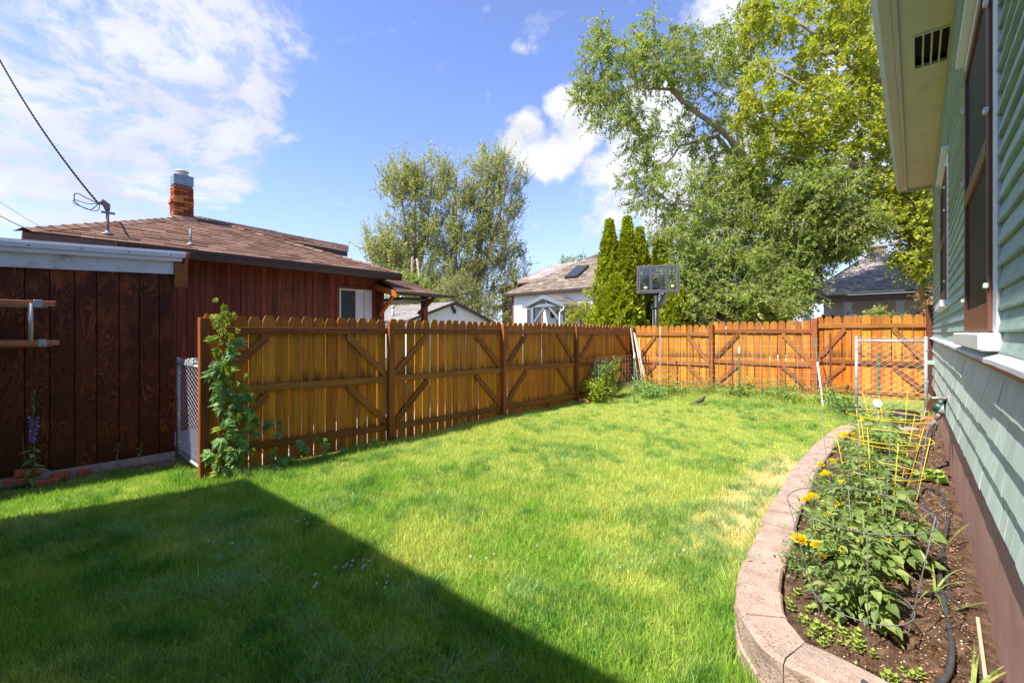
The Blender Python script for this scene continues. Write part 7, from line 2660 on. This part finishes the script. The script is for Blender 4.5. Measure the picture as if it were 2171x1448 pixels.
# ================================================================== bird
bd_ = atZ(1485, 860, .09)
bird = thing('bird', 'small brown bird standing on the lawn before the back fence', 'bird', (bd_.x, bd_.y, gzf(bd_.x, bd_.y) + .045), .35)
q = MB(); q.tube([(-.13, 0, .04), (-.08, 0, .055), (-.04, 0, .065), (.0, 0, .085), (.04, 0, .115), (.062, 0, .145), (.075, 0, .165), (.095, 0, .172), (.104, 0, .17)], [.006, .018, .034, .042, .038, .026, .024, .015, .004], 12); q.build('body', M['feather'], bird, smooth=True)
q = MB(); q.tube([(.02, 0, .085), (.05, 0, .11), (.065, 0, .13)], [.034, .033, .018], 10); q.build('breast', M['robin'], bird, smooth=True)
q = MB(); q.tube([(.10, 0, .17), (.122, 0, .166)], [.005, .001], 6); q.build('beak', M['yellow'], bird)
q = MB(); q.hexa([(-.22, -.018, .0), (-.1, -.014, .04), (-.1, .014, .04), (-.22, .018, .0), (-.22, -.018, .006), (-.1, -.014, .05), (-.1, .014, .05), (-.22, .018, .006)]); q.build('tail', M['feather'], bird)
for s in (-1, 1):
    q = MB(); q.tube([(0, s * .014, .06), (-.005, s * .014, .0), (.02, s * .016, -.02)], .003, 5); q.build('leg', M['bamboo'], bird)

# ================================================================== clover blossoms
cl = MB()
r = random.Random(2)
for k in range(26):
    a, e = k * 2.4, -.4 + 1.9 * k / 26
    d = Vector((math.cos(a) * math.cos(e), math.sin(a) * math.cos(e), math.sin(e)))
    s = d.cross(Vector((0, 0, 1))).normalized() if abs(d.z) < .99 else Vector((1, 0, 0))
    cl.poly([d * .003, d * .007 + s * .0025, d * .0115, d * .007 - s * .0025])
cl.cur = 1
cl.tube([(0, 0, 0), (.003, .002, -.05)], .0009, 3, False)
CLM = cl.mesh('clover_flower', [M['white'], M['greenstem']])
spots = [(628, 1104), (632, 1106), (665, 1108), (652, 1110), (694, 1110), (745, 1195), (727, 1199), (733, 1196), (736, 1192), (712, 1200), (748, 1186), (770, 1184), (772, 1196), (782, 1186), (768, 1201), (822, 1215), (799, 1231), (820, 1229), (816, 1240),
         (671, 1233), (666, 1240), (690, 1220), (668, 1215), (646, 1100), (656, 1098), (804, 1170), (829, 1154), (390, 1162), (412, 1159), (442, 1143), (453, 1146), (493, 1148), (998, 1173), (1031, 1176), (1047, 1168), (1138, 1150), (1120, 1168), (1313, 1045), (1412, 965), (1450, 1162), (1195, 952), (1270, 992), (1045, 1000), (930, 1002)]
for (px, py) in spots:
    p = atZ(px, py, .085)
    o = inst('clover_flower', CLM, None, (p.x, p.y, gzf(p.x, p.y) + .092), (r.uniform(-.3, .3), r.uniform(-.3, .3), r.uniform(0, 6)), r.uniform(.6, .95))
    tag(o, 'tiny white clover blossom dotting the lawn grass', 'clover flower', 'clover blossoms in the lawn')

# ================================================================== lawn grass
def patch_mesh(name, n, size, hmin, hmax, wdt, seed, mat, lean=.45, seg=3):
    g = np.random.default_rng(seed)
    bx, by = g.uniform(-size, size, n), g.uniform(-size, size, n)
    an = g.uniform(0, 2 * math.pi, n)
    # neighbouring blades lean alike
    lx = .25 * np.sin(bx * 30 + seed) + np.cos(an) * g.uniform(0, 1, n)
    ly = .25 * np.cos(by * 26 + seed) + np.sin(an) * g.uniform(0, 1, n)
    h = g.uniform(hmin, hmax, n) * (1 + .12 * np.sin(bx * 40) * np.cos(by * 37))
    fa = g.uniform(0, 2 * math.pi, n)
    sx, sy = np.cos(fa), np.sin(fa)
    w_ = wdt * g.uniform(.7, 1.3, n)
    ls = lean * g.uniform(.3, 1.6, n)
    rows = []
    for k in range(seg + 1):
        t_ = k / seg
        cx = bx + lx * h * ls * t_ ** 1.8
        cy = by + ly * h * ls * t_ ** 1.8
        cz = h * t_ * (1 - .22 * ls * t_)
        ww = w_ * (1 - t_ ** 1.6) if k < seg else 0 * w_
        if k < seg:
            rows.append(np.stack([cx - sx * ww, cy - sy * ww, cz], 1))
            rows.append(np.stack([cx + sx * ww, cy + sy * ww, cz], 1))
        else:
            rows.append(np.stack([cx, cy, cz], 1))
    V = np.stack(rows, 1)
    k_ = V.shape[1]
    base = (np.arange(n) * k_)[:, None]
    fl = []
    quads = np.concatenate([base + np.array([2 * s, 2 * s + 1, 2 * s + 3, 2 * s + 2]) for s in range(seg - 1)], 1).reshape(-1)
    tris = (base + np.array([2 * seg - 2, 2 * seg - 1, 2 * seg])).reshape(-1)
    cnt = np.concatenate([np.full(n * (seg - 1), 4), np.full(n, 3)])
    me = np_mesh(name, V.reshape(-1, 3), np.concatenate([quads, tris]), cnt, M[mat])
    return me


def gn_scatter(name, label, pts, rot, scl, idx, meshes, kind='stuff', cat='grass'):
    coll = bpy.data.collections.new(name + '_sources')
    for k, me in enumerate(meshes):
        o = bpy.data.objects.new('%s_source_%02d' % (name, k), me)
        coll.objects.link(o)
    pm_ = bpy.data.meshes.new(name)
    pm_.vertices.add(len(pts))
    pm_.vertices.foreach_set('co', np.asarray(pts, dtype=np.float32).ravel())
    a = pm_.attributes.new('rot', 'FLOAT_VECTOR', 'POINT'); a.data.foreach_set('vector', np.asarray(rot, dtype=np.float32).ravel())
    a = pm_.attributes.new('scl', 'FLOAT_VECTOR', 'POINT'); a.data.foreach_set('vector', np.asarray(scl, dtype=np.float32).ravel())
    a = pm_.attributes.new('idx', 'INT', 'POINT'); a.data.foreach_set('value', np.asarray(idx, dtype=np.int32))
    o = bpy.data.objects.new(name, pm_)
    link(o)
    ng = bpy.data.node_groups.new(name, 'GeometryNodeTree')
    ng.interface.new_socket(name='Geometry', in_out='INPUT', socket_type='NodeSocketGeometry')
    ng.interface.new_socket(name='Geometry', in_out='OUTPUT', socket_type='NodeSocketGeometry')
    N = ng.nodes
    gi, go = N.new('NodeGroupInput'), N.new('NodeGroupOutput')
    ci = N.new('GeometryNodeCollectionInfo'); ci.inputs['Collection'].default_value = coll
    ci.inputs['Separate Children'].default_value = True; ci.inputs['Reset Children'].default_value = True
    ip = N.new('GeometryNodeInstanceOnPoints'); ip.inputs['Pick Instance'].default_value = True
    L_ = ng.links
    L_.new(gi.outputs[0], ip.inputs['Points']); L_.new(ci.outputs[0], ip.inputs['Instance'])
    for nm, dt, sk in (('rot', 'FLOAT_VECTOR', 'Rotation'), ('scl', 'FLOAT_VECTOR', 'Scale'), ('idx', 'INT', 'Instance Index')):
        na = N.new('GeometryNodeInputNamedAttribute'); na.data_type = dt; na.inputs['Name'].default_value = nm
        L_.new(na.outputs['Attribute'], ip.inputs[sk])
    L_.new(ip.outputs[0], go.inputs[0])
    md = o.modifiers.new('scatter', 'NODES'); md.node_group = ng
    return tag(o, label, cat, None, kind)


g = np.random.default_rng(9)
S = .17


def lawn_points(step):
    xs, ys = np.meshgrid(np.arange(-6.95, .2, step), np.arange(-1.7, 11.25, step))
    x = xs.ravel() + g.uniform(-.45, .45, xs.size) * step
    y = ys.ravel() + g.uniform(-.45, .45, xs.size) * step
    ok = np.ones(len(x), bool)
    ok &= ~((x < -5.64) & (y > 1.30))
    ok &= (x > -6.70 + .07 * np.sin(y * 5))
    ex = edge_x(np.clip(y, 2.41, 7.85))
    ok &= ~((y > 2.35) & (y < 8.2) & (x > ex - .02))
    ok &= ~((y > 1.93) & (y <= 2.35) & (x > np.interp(y, [1.93, 2.08, 2.22, 2.41], [.25, -.30, -.60, -.70]) - .06))
    ok &= ~((y >= 8.2) & (y < 8.7) & (x > -.7))
    return x[ok], y[ok]


def vnoise(x, y, s, seed):
    """smooth value noise"""
    gg_ = np.random.default_rng(seed)
    tab = gg_.random((64, 64))
    u, v = x / s + 100, y / s + 100
    i, j = np.floor(u).astype(int), np.floor(v).astype(int)
    fu, fv = u - i, v - j
    fu, fv = fu * fu * (3 - 2 * fu), fv * fv * (3 - 2 * fv)
    T = lambda a, b: tab[a % 64, b % 64]
    return (T(i, j) * (1 - fu) + T(i + 1, j) * fu) * (1 - fv) + (T(i, j + 1) * (1 - fu) + T(i + 1, j + 1) * fu) * fv


LMs = [patch_mesh('lawn_patch', 420, S, .028, .085, .0021, 200 + k, 'grass', lean=.85) for k in range(9)]
x, y = lawn_points(.135)
strip = np.exp(-((x + 1.08) / .30) ** 2) * smoothstep(3.2, 4.4, y) * (1 - smoothstep(6.2, 7.4, y))
hsc = (.72 + .60 * vnoise(x, y, .55, 1) + .25 * vnoise(x, y, .2, 2)) * (1 - .45 * strip)
hsc *= 1 - .30 * smoothstep(4, 9, y) * (1 - smoothstep(9.4, 10.2, y))
hsc *= 1 + 1.3 * smoothstep(9.6, 10.5, y)
edgeb = smoothstep(-5.35, -5.62, x) * (y > 1.3)
hsc *= 1 + .5 * edgeb
n = len(x)
keep = g.random(n) > strip * .55
gn_scatter('grass', 'sunlit green mown lawn with dry straw coloured strip beside the block wall', np.stack([x, y, gz(x, y) - .008], 1)[keep],
           np.stack([g.normal(size=n) * .06, g.normal(size=n) * .06, g.uniform(0, 6.28, n)], 1)[keep], np.stack([np.full(n, 1.0), np.full(n, 1.0), hsc], 1)[keep], g.integers(0, 9, n)[keep], LMs)
# coarser bluish tufts
TMs = [patch_mesh('tuft', 75, .055, .07, .17, .0023, 300 + k, 'tuft', lean=.8, seg=4) for k in range(6)]
x, y = lawn_points(.11)
d_ = vnoise(x, y, .42, 7) * .65 + vnoise(x, y, .15, 8) * .35
pr_ = smoothstep(.52, .68, d_) * .95
pr_ += 1.2 * smoothstep(9.5, 10.3, y) + .55 * (smoothstep(-5.40, -5.62, x) * (y > 1.3))
pr_ += (.40 + .6 * (y < 4)) * np.exp(-((x - edge_x(np.clip(y, 2.41, 7.85)) + .07) / .07) ** 2) * (y > 1.9) * (y < 8.2)
pr_ *= 1 - .5 * smoothstep(4, 7, y) * (y < 9.6)
keep = g.random(len(x)) < pr_
x, y = x[keep], y[keep]
n = len(x)
gn_scatter('grass_tufts', 'coarse taller grass tufts standing through the lawn', np.stack([x, y, gz(x, y) - .008], 1), np.stack([g.normal(size=n) * .12, g.normal(size=n) * .12, g.uniform(0, 6.28, n)], 1),
           np.stack([g.uniform(.8, 1.2, n)] * 2 + [g.uniform(.6, 1.05, n)], 1), g.integers(0, 6, n), TMs)

# pale bluish long grass growing in a few patches, and the uncut fringe against the block wall
PMs = [patch_mesh('pale_tuft', 42, .06, .09, .19, .0019, 400 + k, 'palegrass', lean=1.0, seg=5) for k in range(4)]
px_ = []
for (a_, b_, rad_, n_) in ((505, 1215, .28, 26), (470, 1140, .22, 10), (720, 1390, .25, 24), (640, 1310, .2, 10), (270, 1110, .30, 22), (460, 1090, .28, 16), (880, 1260, .2, 8), (60, 1110, .25, 10), (680, 1060, .25, 12), (960, 1060, .25, 7), (1180, 960, .3, 8), (1330, 1180, .25, 7), (300, 1250, .25, 8), (1010, 1390, .22, 8), (1100, 1230, .2, 6)):
    c_ = atZ(a_, b_, .06)
    for _ in range(n_):
        px_.append((c_.x + g.normal() * rad_ * .6, c_.y + g.normal() * rad_ * .45))
px_ = np.array(px_)
px_ = px_[(px_[:, 0] < np.interp(px_[:, 1], [2.2, 2.41, 2.83, 8], [-.75, -.85, -.9, -1.0])) & (px_[:, 0] > -6.6)]
n = len(px_)
gn_scatter('pale_grass', 'pale bluish green longer grass patches in the shaded lawn', np.stack([px_[:, 0], px_[:, 1], gz(px_[:, 0], px_[:, 1]) - .008], 1), np.stack([g.normal(size=n) * .12, g.normal(size=n) * .12, g.uniform(0, 6.28, n)], 1),
           np.stack([g.uniform(.8, 1.2, n)] * 2 + [g.uniform(.55, .95, n)], 1), g.integers(0, 4, n), PMs)
FMs = [patch_mesh('fringe_tuft', 60, .05, .10, .22, .0024, 500 + k, 'grass', lean=.55, seg=4) for k in range(4)]
sy = g.uniform(0, 1, 120) ** 1.3
ys_ = 2.02 + sy * 2.6
xs_ = np.where(ys_ > 2.41, edge_x(ys_) - .045, np.interp(ys_, [1.93, 2.08, 2.22, 2.41], [-.1, -.40, -.62, -.71]) - .05) + g.normal(size=120) * .02
keep = (np.sin(ys_ * 9) + g.normal(size=120) * .7 > -.2)
xs_, ys_ = xs_[keep], ys_[keep]
n = len(xs_)
gn_scatter('grass_fringe', 'uncut longer grass fringe against the foot of the block wall', np.stack([xs_, ys_, gz(xs_, ys_) - .008], 1), np.stack([g.normal(size=n) * .1, g.normal(size=n) * .1, g.uniform(0, 6.28, n)], 1),
           np.stack([np.ones(n)] * 2 + [g.uniform(.6, 1.05, n)], 1), g.integers(0, 4, n), FMs)
